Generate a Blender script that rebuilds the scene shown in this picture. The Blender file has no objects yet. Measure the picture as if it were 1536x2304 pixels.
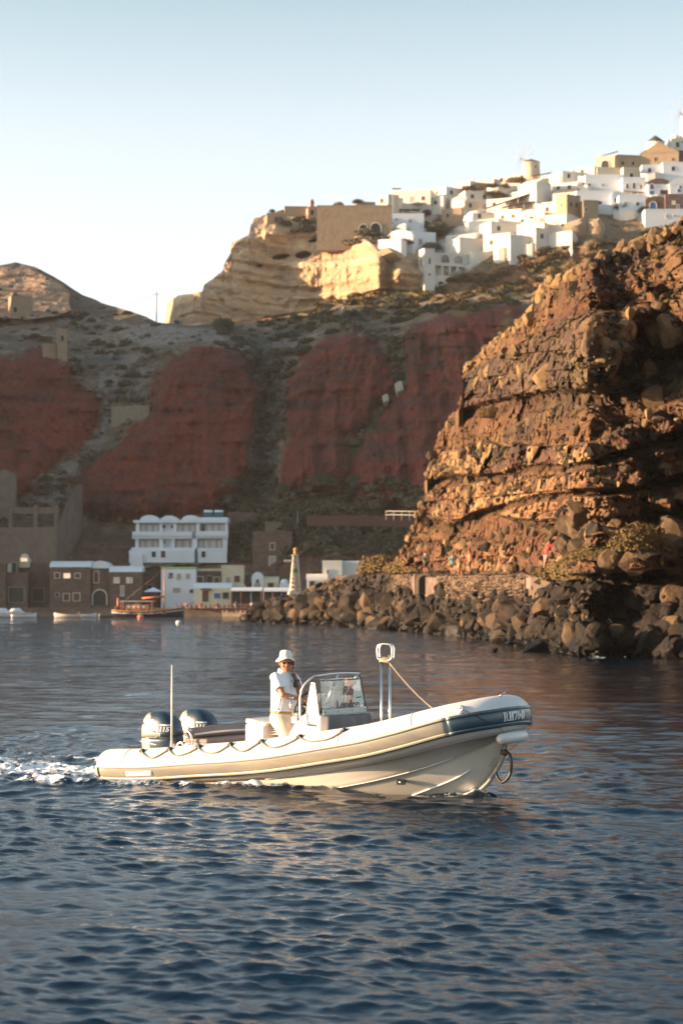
import bpy, bmesh, math, random
import numpy as np
from mathutils import Vector, Matrix, Euler
R = math.radians
random.seed(7)
SC = bpy.context.scene
COL = SC.collection

# ------------------------------------------------------------------ camera frame
F = 4480.0            # focal length in photo pixels (photo is 1536 x 2304)
HZ = 1353.0           # horizon row
H = 2.55              # lens height above the water
PITCH = math.atan((HZ - 1152) / F)
CP, SP = math.cos(PITCH), math.sin(PITCH)

def at(px, py, Y):
    """world point seen at photo pixel px,py when it stands Y metres out (numpy friendly)"""
    u = (px - 768) / F
    v = (1152 - py) / F
    dy = CP - v * SP
    dz = SP + v * CP
    return u / dy * Y, Y + 0 * u, H + dz / dy * Y

def A(px, py, Y):
    return Vector([float(c) for c in at(px, py, Y)])

# ------------------------------------------------------------------ numpy noise
def _h(ix, iy, iz, s):
    n = (ix.astype(np.int64) * 374761393 + iy.astype(np.int64) * 668265263 + iz.astype(np.int64) * 2147483647 + s * 1274126177) & 0xffffffff
    n = ((n ^ (n >> 13)) * 1274126177) & 0xffffffff
    n = ((n ^ (n >> 16)) * 2246822519) & 0xffffffff
    n = n ^ (n >> 15)
    return (n & 0xffffff) / float(0xffffff)

def vnoise(x, y, z, s=0):
    ix, iy, iz = np.floor(x), np.floor(y), np.floor(z)
    fx, fy, fz = x - ix, y - iy, z - iz
    fx = fx * fx * fx * (fx * (fx * 6 - 15) + 10); fy = fy * fy * fy * (fy * (fy * 6 - 15) + 10); fz = fz * fz * fz * (fz * (fz * 6 - 15) + 10)
    r = 0
    for a in (0, 1):
        for b in (0, 1):
            for c in (0, 1):
                r = r + _h(ix + a, iy + b, iz + c, s) * (fx if a else 1 - fx) * (fy if b else 1 - fy) * (fz if c else 1 - fz)
    return r * 2 - 1

def fbm(x, y, z, o=4, s=0, g=.5):
    r, a, t = 0, 1, 0
    for i in range(o):
        r = r + a * vnoise(x, y, z, s + i * 17); t += a
        a *= g; x = x * 2.03 + 5.2; y = y * 2.03 + 1.7; z = z * 2.03 + 9.1
    return r / t

def ridge(x, y, z, o=4, s=0):
    r, a, t = 0, 1, 0
    for i in range(o):
        r = r + a * (1 - np.abs(vnoise(x, y, z, s + i * 13)) * 2); t += a
        a *= .5; x = x * 2.07 + 3.1; y = y * 2.07 + 7.7; z = z * 2.07 + 1.3
    return r / t

def worley2(x, y, s=0):
    """2D cells: distance to the nearest seed, to the border, and two random numbers of the cell"""
    ix, iy = np.floor(x), np.floor(y)
    d1 = np.full(x.shape, 9.0); d2 = np.full(x.shape, 9.0); r1 = np.zeros(x.shape); r2 = np.zeros(x.shape); cx = np.zeros(x.shape); cy = np.zeros(x.shape)
    z0 = np.zeros(x.shape)
    for a in (-1, 0, 1):
        for b in (-1, 0, 1):
            gx, gy = ix + a, iy + b
            px = gx + _h(gx, gy, z0, s); py = gy + _h(gx, gy, z0, s + 1)
            d = np.hypot(px - x, py - y)
            n = d < d1
            d2 = np.where(n, d1, np.minimum(d2, d))
            r1 = np.where(n, _h(gx, gy, z0, s + 2), r1); r2 = np.where(n, _h(gx, gy, z0, s + 3), r2)
            cx = np.where(n, x - px, cx); cy = np.where(n, y - py, cy)
            d1 = np.where(n, d, d1)
    return d1, d2 - d1, r1, r2, cx, cy

def sdf(px, py, poly):
    """signed distance to a polygon, positive inside"""
    P = np.array(poly, float)
    d = np.full(px.shape, 1e9); ins = np.zeros(px.shape, bool)
    for i in range(len(P)):
        ax, ay = P[i - 1]; bx, by = P[i]
        ex, ey = bx - ax, by - ay
        wx, wy = px - ax, py - ay
        t = np.clip((wx * ex + wy * ey) / (ex * ex + ey * ey + 1e-9), 0, 1)
        d = np.minimum(d, (wx - t * ex) ** 2 + (wy - t * ey) ** 2)
        c = ((ay > py) != (by > py)) & (px < (bx - ax) * (py - ay) / (by - ay + 1e-12) + ax)
        ins ^= c
    d = np.sqrt(d)
    return np.where(ins, d, -d)

def sst(a, b, x):
    t = np.clip((x - a) / (b - a), 0, 1)
    return t * t * (3 - 2 * t)

def pl(pts):
    X = [p[0] for p in pts]; Y = [p[1] for p in pts]
    return lambda x: np.interp(x, X, Y)

def pls(pts, wd=60):
    f = pl(pts)
    return lambda x: sum(f(x + o * wd) * g for o, g in ((-1, .1), (-.66, .14), (-.33, .17), (0, .18), (.33, .17), (.66, .14), (1, .1)))

# ------------------------------------------------------------------ tagging and linking
def tag(o, label=None, cat=None, group=None, kind=None):
    if label: o['label'] = label
    if cat: o['category'] = cat
    if group: o['group'] = group
    if kind: o['kind'] = kind
    return o

def link(name, me, m=None, parent=None):
    o = bpy.data.objects.new(name, me)
    COL.objects.link(o)
    if m:
        for q in (m if isinstance(m, (list, tuple)) else [m]): me.materials.append(q)
    if parent: o.parent = parent
    return o

def empty(name, loc=(0, 0, 0), rz=0, label=None, cat=None, group=None):
    o = bpy.data.objects.new(name, None); COL.objects.link(o)
    o.location = loc; o.rotation_euler = (0, 0, rz); o.empty_display_size = .2
    return tag(o, label, cat, group)

def copy_tree(o, parent=None):
    c = o.copy(); COL.objects.link(c); c.parent = parent
    for ch in list(o.children): copy_tree(ch, c)
    return c

def np_mesh(name, V, Fq, col=None, smooth=False):
    """mesh from numpy vertex (n,3) and quad (m,4) arrays"""
    me = bpy.data.meshes.new(name)
    V = np.ascontiguousarray(V, dtype=np.float32); Fq = np.ascontiguousarray(Fq, dtype=np.int32)
    k = Fq.shape[1]
    me.vertices.add(len(V)); me.vertices.foreach_set('co', V.ravel())
    me.loops.add(Fq.size); me.loops.foreach_set('vertex_index', Fq.ravel())
    me.polygons.add(len(Fq)); me.polygons.foreach_set('loop_start', np.arange(0, Fq.size, k, dtype=np.int32))
    me.polygons.foreach_set('loop_total', np.full(len(Fq), k, dtype=np.int32))
    me.polygons.foreach_set('use_smooth', np.full(len(Fq), smooth, dtype=bool))
    me.update(calc_edges=True)
    if col is not None:
        a = me.color_attributes.new('Col', 'FLOAT_COLOR', 'POINT')
        c = np.ones((len(V), 4), np.float32); c[:, :3] = col
        a.data.foreach_set('color', c.ravel())
    return me

def grid_faces(nr, nc):
    i = np.arange(nr - 1)[:, None] * nc + np.arange(nc - 1)[None, :]
    i = i.ravel()
    return np.stack([i, i + 1, i + nc + 1, i + nc], 1)

# ------------------------------------------------------------------ mesh builder
class MB:
    def __init__(s): s.v = []; s.f = []; s.sm = []; s.mi = []; s.m = 0
    def add(s, vs, fs, smooth=False):
        n = len(s.v); s.v += [tuple(v) for v in vs]
        for f in fs: s.f.append([n + i for i in f]); s.sm.append(smooth); s.mi.append(s.m)
        return s
    def box(s, c, d, rz=0, rot=None, taper=1.0):
        x, y, z = d[0] / 2, d[1] / 2, d[2] / 2
        vs = [Vector((sx * x * (taper if sz > 0 else 1), sy * y * (taper if sz > 0 else 1), sz * z)) for sz in (-1, 1) for sy in (-1, 1) for sx in (-1, 1)]
        M = (rot or Matrix.Rotation(rz, 3, 'Z'))
        vs = [M @ v + Vector(c) for v in vs]
        return s.add(vs, [(0, 2, 3, 1), (4, 5, 7, 6), (0, 1, 5, 4), (2, 6, 7, 3), (0, 4, 6, 2), (1, 3, 7, 5)])
    def ring(s, pts, rad, n=8, smooth=True, cap=True, closed=False, flat=1.0):
        """tube through pts; rad a number or a list"""
        pts = [Vector(p) for p in pts]; N = len(pts)
        rads = rad if isinstance(rad, (list, tuple)) else [rad] * N
        vs = []; up = None
        for i in range(N):
            if closed: t = (pts[(i + 1) % N] - pts[i - 1])
            else: t = pts[min(i + 1, N - 1)] - pts[max(i - 1, 0)]
            t.normalize()
            if up is None:
                up = Vector((0, 0, 1)) if abs(t.z) < .9 else Vector((1, 0, 0))
            up = (up - t * up.dot(t)).normalized(); sd = t.cross(up)
            for k in range(n):
                a = 2 * math.pi * k / n
                vs.append(pts[i] + (sd * math.cos(a) + up * math.sin(a) * flat) * rads[i])
        fs = []
        for i in range(N if closed else N - 1):
            a, b = i * n, ((i + 1) % N) * n
            for k in range(n): fs.append((a + k, a + (k + 1) % n, b + (k + 1) % n, b + k))
        if cap and not closed:
            fs.append(tuple(range(n - 1, -1, -1))); fs.append(tuple((N - 1) * n + k for k in range(n)))
        return s.add(vs, fs, smooth)
    def cyl(s, a, b, r, r2=None, n=12, smooth=True):
        return s.ring([a, b], [r, r if r2 is None else r2], n, smooth)
    def lathe(s, prof, c=(0, 0, 0), n=24, smooth=True, rot=None, sx=1, sy=1):
        M = rot or Matrix.Identity(3); vs = []; fs = []
        for (r, z) in prof:
            for k in range(n):
                a = 2 * math.pi * k / n
                vs.append(M @ Vector((r * math.cos(a) * sx, r * math.sin(a) * sy, z)) + Vector(c))
        for i in range(len(prof) - 1):
            for k in range(n): fs.append((i * n + k, i * n + (k + 1) % n, (i + 1) * n + (k + 1) % n, (i + 1) * n + k))
        fs.append(tuple(range(n - 1, -1, -1))); fs.append(tuple((len(prof) - 1) * n + k for k in range(n)))
        return s.add(vs, fs, smooth)
    def sweep(s, secs, smooth=True, cap=True, closed_sec=True):
        """loft through equal-length sections"""
        n = len(secs[0]); vs = [p for q in secs for p in q]; fs = []
        for i in range(len(secs) - 1):
            for k in range(n if closed_sec else n - 1):
                fs.append((i * n + k, i * n + (k + 1) % n, (i + 1) * n + (k + 1) % n, (i + 1) * n + k))
        if cap and closed_sec:
            fs.append(tuple(range(n - 1, -1, -1))); fs.append(tuple((len(secs) - 1) * n + k for k in range(n)))
        return s.add(vs, fs, smooth)
    def prism(s, poly, ax, t0, t1, M=None):
        """extrude a 2D polygon: ax 'y' -> poly in (x,z) from y=t0 to t1; 'x' -> (y,z); 'z' -> (x,y)"""
        def P(a, b, t): return {'y': (a, t, b), 'x': (t, a, b), 'z': (a, b, t)}[ax]
        vs = [P(a, b, t0) for a, b in poly] + [P(a, b, t1) for a, b in poly]
        if M: vs = [M @ Vector(v) for v in vs]
        n = len(poly)
        fs = [tuple(range(n)), tuple(range(2 * n - 1, n - 1, -1))] + [(k, n + k, n + (k + 1) % n, (k + 1) % n) for k in range(n)]
        return s.add(vs, fs)
    def build(s, name, m=None, parent=None, bevel=0, seg=2, sub=0, fix=True):
        me = bpy.data.meshes.new(name)
        me.from_pydata(s.v, [], s.f)
        me.polygons.foreach_set('use_smooth', s.sm)
        me.polygons.foreach_set('material_index', s.mi)
        if fix:
            b = bmesh.new(); b.from_mesh(me); bmesh.ops.recalc_face_normals(b, faces=b.faces); b.to_mesh(me); b.free()
        me.update()
        o = link(name, me, m, parent)
        if bevel:
            md = o.modifiers.new('bevel', 'BEVEL'); md.width = bevel; md.segments = seg; md.limit_method = 'ANGLE'; md.angle_limit = R(40)
        if sub:
            md = o.modifiers.new('sub', 'SUBSURF'); md.levels = sub; md.render_levels = sub
        return o

# ------------------------------------------------------------------ materials
def mat(name, col=(.5, .5, .5), rough=.7, metal=0, var=.12, vs=3, bump=0, bs=20, attr=False, tint=None, ts=1.0, coat=0, spec=.5, tstr=.5, alpha=1, trans=0, tdet=6, stretch=None, tint2=None):
    m = bpy.data.materials.new(name); m.use_nodes = True
    N = m.node_tree.nodes; L = m.node_tree.links; b = N['Principled BSDF']
    b.inputs['Roughness'].default_value = rough; b.inputs['Metallic'].default_value = metal
    b.inputs['Coat Weight'].default_value = coat; b.inputs['Coat Roughness'].default_value = .08
    b.inputs['Specular IOR Level'].default_value = spec
    b.inputs['Transmission Weight'].default_value = trans
    tc = N.new('ShaderNodeTexCoord'); src = tc.outputs['Object']
    if stretch:
        mp = N.new('ShaderNodeMapping'); mp.inputs['Scale'].default_value = stretch
        L.new(src, mp.inputs['Vector']); src = mp.outputs['Vector']
    if attr:
        a = N.new('ShaderNodeAttribute'); a.attribute_name = 'Col'; base = a.outputs['Color']
    else:
        rgb = N.new('ShaderNodeRGB'); rgb.outputs[0].default_value = (*col, 1); base = rgb.outputs[0]
    if tint:
        for q, (tt, seed) in enumerate(((tint, 0), (tint2, 13.3))):
            if not tt: continue
            n2 = N.new('ShaderNodeTexNoise'); n2.inputs['Scale'].default_value = ts * (1 + q * .6); n2.inputs['Detail'].default_value = tdet; n2.inputs['Roughness'].default_value = .65
            if seed:
                mp2 = N.new('ShaderNodeMapping'); mp2.inputs['Location'].default_value = (seed, seed, seed); L.new(src, mp2.inputs['Vector']); L.new(mp2.outputs['Vector'], n2.inputs['Vector'])
            else: L.new(src, n2.inputs['Vector'])
            rp = N.new('ShaderNodeValToRGB'); rp.color_ramp.elements[0].position = .45; rp.color_ramp.elements[1].position = .62
            L.new(n2.outputs['Fac'], rp.inputs['Fac'])
            mm = N.new('ShaderNodeMath'); mm.operation = 'MULTIPLY'; mm.inputs[1].default_value = tstr; L.new(rp.outputs['Color'], mm.inputs[0])
            mx0 = N.new('ShaderNodeMixRGB'); L.new(mm.outputs[0], mx0.inputs['Fac']); L.new(base, mx0.inputs['Color1']); mx0.inputs['Color2'].default_value = (*tt, 1)
            base = mx0.outputs['Color']
    if var:
        n = N.new('ShaderNodeTexNoise'); n.inputs['Scale'].default_value = vs; n.inputs['Detail'].default_value = 8; n.inputs['Roughness'].default_value = .7
        L.new(src, n.inputs['Vector'])
        mr = N.new('ShaderNodeMapRange'); mr.inputs['From Min'].default_value = .25; mr.inputs['From Max'].default_value = .75
        mr.inputs['To Min'].default_value = 1 - var; mr.inputs['To Max'].default_value = 1 + var
        L.new(n.outputs['Fac'], mr.inputs['Value'])
        mx = N.new('ShaderNodeVectorMath'); mx.operation = 'SCALE'
        L.new(base, mx.inputs[0]); L.new(mr.outputs['Result'], mx.inputs['Scale'])
        base = mx.outputs['Vector']
    L.new(base, b.inputs['Base Color'])
    if bump:
        n3 = N.new('ShaderNodeTexNoise'); n3.inputs['Scale'].default_value = bs; n3.inputs['Detail'].default_value = 7; n3.inputs['Roughness'].default_value = .7
        L.new(src, n3.inputs['Vector'])
        bp = N.new('ShaderNodeBump'); bp.inputs['Strength'].default_value = 1; bp.inputs['Distance'].default_value = bump
        L.new(n3.outputs['Fac'], bp.inputs['Height']); L.new(bp.outputs['Normal'], b.inputs['Normal'])
    return m
# ------------------------------------------------------------------ world, sun, camera
SUN_EL, SUN_AZ = 8.0, 266.0      # azimuth clockwise from +Y; 270 is straight from the left
w = bpy.data.worlds.new('World'); SC.world = w; w.use_nodes = True
wn = w.node_tree.nodes; wl = w.node_tree.links
sky = wn.new('ShaderNodeTexSky'); sky.sky_type = 'NISHITA'; sky.sun_disc = False
sky.sun_elevation = R(SUN_EL); sky.sun_rotation = R(SUN_AZ)
sky.altitude = 0; sky.air_density = 1.0; sky.dust_density = 1.6; sky.ozone_density = 2.5
hs = wn.new('ShaderNodeHueSaturation'); hs.inputs['Saturation'].default_value = .42; wl.new(sky.outputs[0], hs.inputs['Color']); mu = wn.new('ShaderNodeVectorMath'); mu.operation = 'MULTIPLY'; 
tcw = wn.new('ShaderNodeTexCoord'); sep = wn.new('ShaderNodeSeparateXYZ'); wl.new(tcw.outputs['Generated'], sep.inputs[0])
rpw = wn.new('ShaderNodeValToRGB'); wl.new(sep.outputs['Z'], rpw.inputs['Fac']); er = rpw.color_ramp
er.elements[0].position = 0; er.elements[0].color = (.92, .83, .73, 1); er.elements[1].position = 1; er.elements[1].color = (.42, .56, .66, 1)
for ps, cc_ in ((.15, (.96, .92, .84, 1)), (.235, (.80, .80, .77, 1)), (.30, (.52, .635, .62, 1)), (.6, (.48, .60, .67, 1))):
    el_ = er.elements.new(ps); el_.color = cc_
wl.new(rpw.outputs['Color'], mu.inputs[1]); wl.new(hs.outputs[0], mu.inputs[0]); wl.new(mu.outputs[0], wn['Background'].inputs['Color']); wn['Background'].inputs['Strength'].default_value = .15
sd = bpy.data.lights.new('sun', 'SUN'); sd.energy = 4.6; sd.angle = R(.5); sd.color = (1, .65, .37)
so = bpy.data.objects.new('sun', sd); COL.objects.link(so)
a_, e_ = R(SUN_AZ), R(SUN_EL)
S = Vector((math.sin(a_) * math.cos(e_), math.cos(a_) * math.cos(e_), math.sin(e_)))
so.rotation_euler = S.to_track_quat('Z', 'Y').to_euler(); so.location = S * 300
cd = bpy.data.cameras.new('camera'); cam = bpy.data.objects.new('camera', cd); COL.objects.link(cam)
cd.sensor_fit = 'HORIZONTAL'; cd.sensor_width = 24; cd.lens = F / 1536 * 24
cam.location = (0, 0, H); cam.rotation_euler = (R(90) + PITCH, 0, 0)
cd.clip_start = .5; cd.clip_end = 20000
cd.dof.use_dof = True; cd.dof.focus_distance = 27.0; cd.dof.aperture_fstop = 2.5
SC.camera = cam
SC.view_settings.view_transform = 'Standard'; SC.view_settings.look = 'None'
SC.view_settings.exposure = 1.95; SC.view_settings.gamma = 1
SC.render.engine = 'CYCLES'; SC.cycles.max_bounces = 8; SC.cycles.use_denoising = True
try: SC.cycles.denoiser = 'OPENIMAGEDENOISE'
except Exception: pass

# ------------------------------------------------------------------ sea: one sheet, finer near the lens
def ground_y(py): return F * H / (py - HZ)
rows = np.concatenate([np.linspace(-60, 6, 12), ground_y(np.linspace(3400, 2330, 120)), ground_y(np.linspace(2329, 1500, 1000)), ground_y(np.linspace(1499, 1372, 260)), [700, 800, 900, 1000, 1100]])
cu = np.concatenate([-np.geomspace(40, .33, 26), np.linspace(-.31, .31, 700), np.geomspace(.33, 40, 26)])
# spacing must not depend on the picture: x spread grows with distance, evenly on both sides
YY = np.repeat(rows[:, None], len(cu), 1)
YC = np.maximum(YY, 11.0); AC = np.abs(cu)[None, :]
XX = np.where(AC <= .32, cu[None, :] * YC, np.sign(cu)[None, :] * (.32 * YC + (AC - .32) / (40 - .32) * (900 - .32 * YC)))
rng = np.random.default_rng(5)
Zw = np.zeros_like(YY); DX = np.zeros_like(YY); DY = np.zeros_like(YY)
cell = np.maximum(np.gradient(rows)[:, None] * np.ones_like(cu)[None, :], np.gradient(cu)[None, :] * np.maximum(YY, 11.0))
patch = np.clip(.8 + 1.25 * fbm(XX * .10, YY * .05, YY * 0, 4, 5), .2, 1.7)                    # calmer and rougher patches
wavelens = np.concatenate([np.geomspace(.10, .48, 46), np.geomspace(.5, 1.6, 30), np.geomspace(1.7, 7, 16)])
PHN = [vnoise(XX / q, YY / q, YY * 0, int(q * 31)) for q in (.9, 1.6, 3.2, 7, 16)]
PTN = [np.clip(fbm(XX * .35 + q * 9, YY * .3, YY * 0, 2, 90 + q) * 1.3 + .9, .15, 2) for q in range(4)]
for wi, lam in enumerate(wavelens):
    k = 2 * math.pi / lam
    ang = rng.normal(R(254), R(30 if lam < 1.6 else 22)); ph = rng.uniform(0, 6.283)
    slope = .027 if lam < .5 else (.015 if lam < 1.6 else .010)
    amp = slope / k * rng.uniform(.6, 1.3)
    kx, ky = k * math.cos(ang), k * math.sin(ang)
    fade = np.clip((lam / cell - 2.2) / 2.0, 0, 1) * (patch if lam < 1.6 else 1)
    if lam < .5: fade = fade * PTN[wi % 4]
    th = kx * XX + ky * YY + ph + 1.3 * PHN[int(np.argmin(np.abs(np.array([.9, 1.6, 3.2, 7, 16]) - lam * 5)))]
    Zw += fade * amp * np.cos(th); DX -= fade * amp * .8 * math.cos(ang) * np.sin(th); DY -= fade * amp * .8 * math.sin(ang) * np.sin(th)
# boat frame (used for the wake too)
BX, BY, BTH = -2.85, 29.19, R(34.3)
def to_boat(X, Y):
    dx, dy = X - BX, Y - BY
    return dx * math.cos(BTH) - dy * math.sin(BTH), dx * math.sin(BTH) + dy * math.cos(BTH)
bl, bp_ = to_boat(XX, YY)
n1 = fbm(XX * 2.2, YY * 2.2, YY * 0, 4, 50)
# churn behind the engines, widening aft
wid = .95 + np.clip(-bl, 0, 12) * .2
churn = sst(.4, -.25, bl) * sst(1.0, .35, np.abs(bp_) / wid + .25 * n1) * sst(-14, -3, bl)
edge = np.exp(-((np.abs(bp_) - wid) / .22) ** 2) * sst(.4, -.3, bl) * sst(-9, -.5, bl)
# sheet of foam thrown off the starboard and port hull
line = -.42 - (5.0 - bl) * .39
side = np.exp(-((-np.abs(bp_) - line) / (.10 + .035 * np.clip(5 - bl, 0, 9))) ** 2) * sst(5.3, 4.0, bl) * sst(-5.0, .5, bl)
side2 = sst(.36, .05, np.abs(np.abs(bp_) - .25 - .14 * np.clip(5.6 - bl, 0, 6))) * sst(5.8, 5.4, bl) * sst(2.6, 4.6, bl) * .62
stemf = np.exp(-(((bl - 5.5) / .42) ** 2 + (bp_ / .26) ** 2)) * .95
foam = np.clip(np.maximum.reduce([churn * (.74 + .2 * sst(-3, 0, bl) + .25 * n1), edge * .72, side * (.72 + .4 * n1), side2 * .8, stemf]), 0, 1)
hp = fbm(XX * 7, YY * 7, YY * 0, 4, 70)
Zw += foam * (.05 + .09 * hp) + side * .06 + edge * .06 + stemf * .05
# ridge of the bow wave, swinging away from the hull
Zw += .07 * np.exp(-((-np.abs(bp_) - line + .28) / .22) ** 2) * sst(5.4, 4, bl) * sst(-6, 0, bl)
# divergent wake ripples
arm = -np.abs(bp_) - line
Zw += .03 * np.sin(arm * 7.5) * np.exp(-(arm / 1.5) ** 2) * sst(5.0, 3, bl) * sst(-12, -2, bl)
calm = (np.abs(bp_) < .9) & (bl > .1) & (bl < 5.0)
Zw = np.where(calm, np.minimum(Zw, .02), Zw)
farf = sst(22, 130, YY)
# white water where the swell meets the rocks
foam = np.maximum(foam, 0)
wm = np_mesh('water', np.stack([XX + DX, YY + DY, Zw], -1).reshape(-1, 3), grid_faces(len(rows), len(cu)), None, True)
at_ = wm.attributes.new('foam', 'FLOAT', 'POINT'); at_.data.foreach_set('value', foam.ravel().astype(np.float32))
at_ = wm.attributes.new('rip', 'FLOAT', 'POINT'); at_.data.foreach_set('value', farf.ravel().astype(np.float32))
def water_mat():
    m = bpy.data.materials.new('sea_water'); m.use_nodes = True
    N = m.node_tree.nodes; L = m.node_tree.links; b = N['Principled BSDF']
    b.inputs['IOR'].default_value = 1.34
    tc = N.new('ShaderNodeTexCoord')
    fa = N.new('ShaderNodeAttribute'); fa.attribute_name = 'foam'
    ra = N.new('ShaderNodeAttribute'); ra.attribute_name = 'rip'
    def noise(sc, det, stretch, rough=.6):
        mp = N.new('ShaderNodeMapping'); mp.inputs['Scale'].default_value = stretch
        L.new(tc.outputs['Object'], mp.inputs['Vector'])
        n = N.new('ShaderNodeTexNoise'); n.inputs['Scale'].default_value = sc; n.inputs['Detail'].default_value = det; n.inputs['Roughness'].default_value = rough
        L.new(mp.outputs['Vector'], n.inputs['Vector']); return n
    na = noise(15, 5, (.5, 1, 1)); nb = noise(1.0, 4, (.5, 1, 1))
    def mul(a, k):
        q = N.new('ShaderNodeMath'); q.operation = 'MULTIPLY'; L.new(a, q.inputs[0])
        if isinstance(k, float): q.inputs[1].default_value = k
        else: L.new(k, q.inputs[1])
        return q.outputs[0]
    def add(a, c):
        q = N.new('ShaderNodeMath'); q.operation = 'ADD'; L.new(a, q.inputs[0]); L.new(c, q.inputs[1]); return q.outputs[0]
    h = add(mul(na.outputs['Fac'], .0075), mul(mul(nb.outputs['Fac'], .36), ra.outputs['Fac']))
    bp = N.new('ShaderNodeBump'); bp.inputs['Strength'].default_value = 1; bp.inputs['Distance'].default_value = 1
    L.new(h, bp.inputs['Height']); L.new(bp.outputs['Normal'], b.inputs['Normal'])
    # foam: lacy threshold
    nf = noise(5.5, 10, (1, 1, 1), .78)
    th = N.new('ShaderNodeMath'); th.operation = 'SUBTRACT'; th.inputs[0].default_value = 1.03
    L.new(fa.outputs['Fac'], th.inputs[1])
    mr = N.new('ShaderNodeMapRange'); mr.interpolation_type = 'SMOOTHSTEP'
    sub = N.new('ShaderNodeMath'); sub.operation = 'SUBTRACT'
    mm = N.new('ShaderNodeMapRange'); mm.inputs['From Min'].default_value = .3; mm.inputs['From Max'].default_value = .7
    L.new(nf.outputs['Fac'], mm.inputs['Value'])
    L.new(mm.outputs['Result'], sub.inputs[0]); L.new(th.outputs[0], sub.inputs[1])
    mr.inputs['From Min'].default_value = .0; mr.inputs['From Max'].default_value = .28
    L.new(sub.outputs[0], mr.inputs['Value'])
    mx = N.new('ShaderNodeMixRGB'); mx.inputs['Color1'].default_value = (.001, .010, .024, 1); mx.inputs['Color2'].default_value = (.78, .80, .80, 1)
    L.new(mr.outputs['Result'], mx.inputs['Fac']); L.new(mx.outputs['Color'], b.inputs['Base Color'])
    rr = N.new('ShaderNodeMapRange'); rr.inputs['To Min'].default_value = .03; rr.inputs['To Max'].default_value = .8
    L.new(mr.outputs['Result'], rr.inputs['Value']); L.new(rr.outputs['Result'], b.inputs['Roughness'])
    return m
water = link('water', wm, water_mat()); tag(water, kind='structure')

# ------------------------------------------------------------------ the evening air
mb = MB(); mb.box((0, 510, 112), (1840, 1200, 236)); hz = mb.build('haze'); tag(hz, kind='stuff')
hm = bpy.data.materials.new('haze_air'); hm.use_nodes = True; hN = hm.node_tree.nodes; hN.remove(hN['Principled BSDF'])
hv = hN.new('ShaderNodeVolumePrincipled'); hv.inputs['Color'].default_value = (.93, .93, .95, 1); hv.inputs['Density'].default_value = .00006; hv.inputs['Anisotropy'].default_value = .1
hm.node_tree.links.new(hv.outputs[0], hN['Material Output'].inputs['Volume']); hz.data.materials.append(hm)
SC.cycles.volume_bounces = 0
# ------------------------------------------------------------------ terrain
def C3(r, g, b): return np.array([r, g, b], float)
def mixc(col, c, m):
    m = np.clip(m, 0, 1)[..., None]
    return col * (1 - m) + np.asarray(c) * m

RED = [
 [(-400, 790), (0, 812), (60, 798), (110, 796), (150, 812), (178, 852), (205, 885), (228, 925), (215, 962), (180, 1010), (120, 1062), (80, 1092), (40, 1130), (20, 1150), (-400, 1220)],
 [(445, 768), (380, 790), (342, 830), (330, 880), (338, 915), (322, 942), (280, 962), (268, 1000), (215, 1040), (168, 1080), (180, 1150), (220, 1168), (330, 1168), (480, 1155), (530, 1100), (562, 1050), (563, 960), (578, 900), (583, 850), (555, 800), (500, 790), (470, 775)],
 [(772, 753), (700, 780), (660, 830), (647, 900), (640, 1000), (622, 1070), (645, 1108), (760, 1110), (782, 1080), (790, 1000), (830, 950), (880, 892), (888, 830), (870, 790), (822, 760)],
 [(932, 742), (1000, 712), (1100, 698), (1200, 684), (1330, 700), (1330, 1200), (940, 1165), (900, 1150), (782, 1122), (790, 1012), (850, 930), (912, 862), (916, 780)],
]
btop = pl([(-1300, 700), (-900, 640), (-620, 600), (-400, 585), (-60, 590), (0, 596), (35, 589), (80, 600), (120, 622), (150, 640), (185, 664), (230, 681), (290, 700), (330, 712), (352, 724), (400, 731), (440, 733), (480, 728), (560, 722), (640, 712), (700, 700), (740, 688), (800, 672), (860, 664), (940, 655), (1000, 662), (1100, 650), (1240, 640), (1500, 640)])
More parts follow.
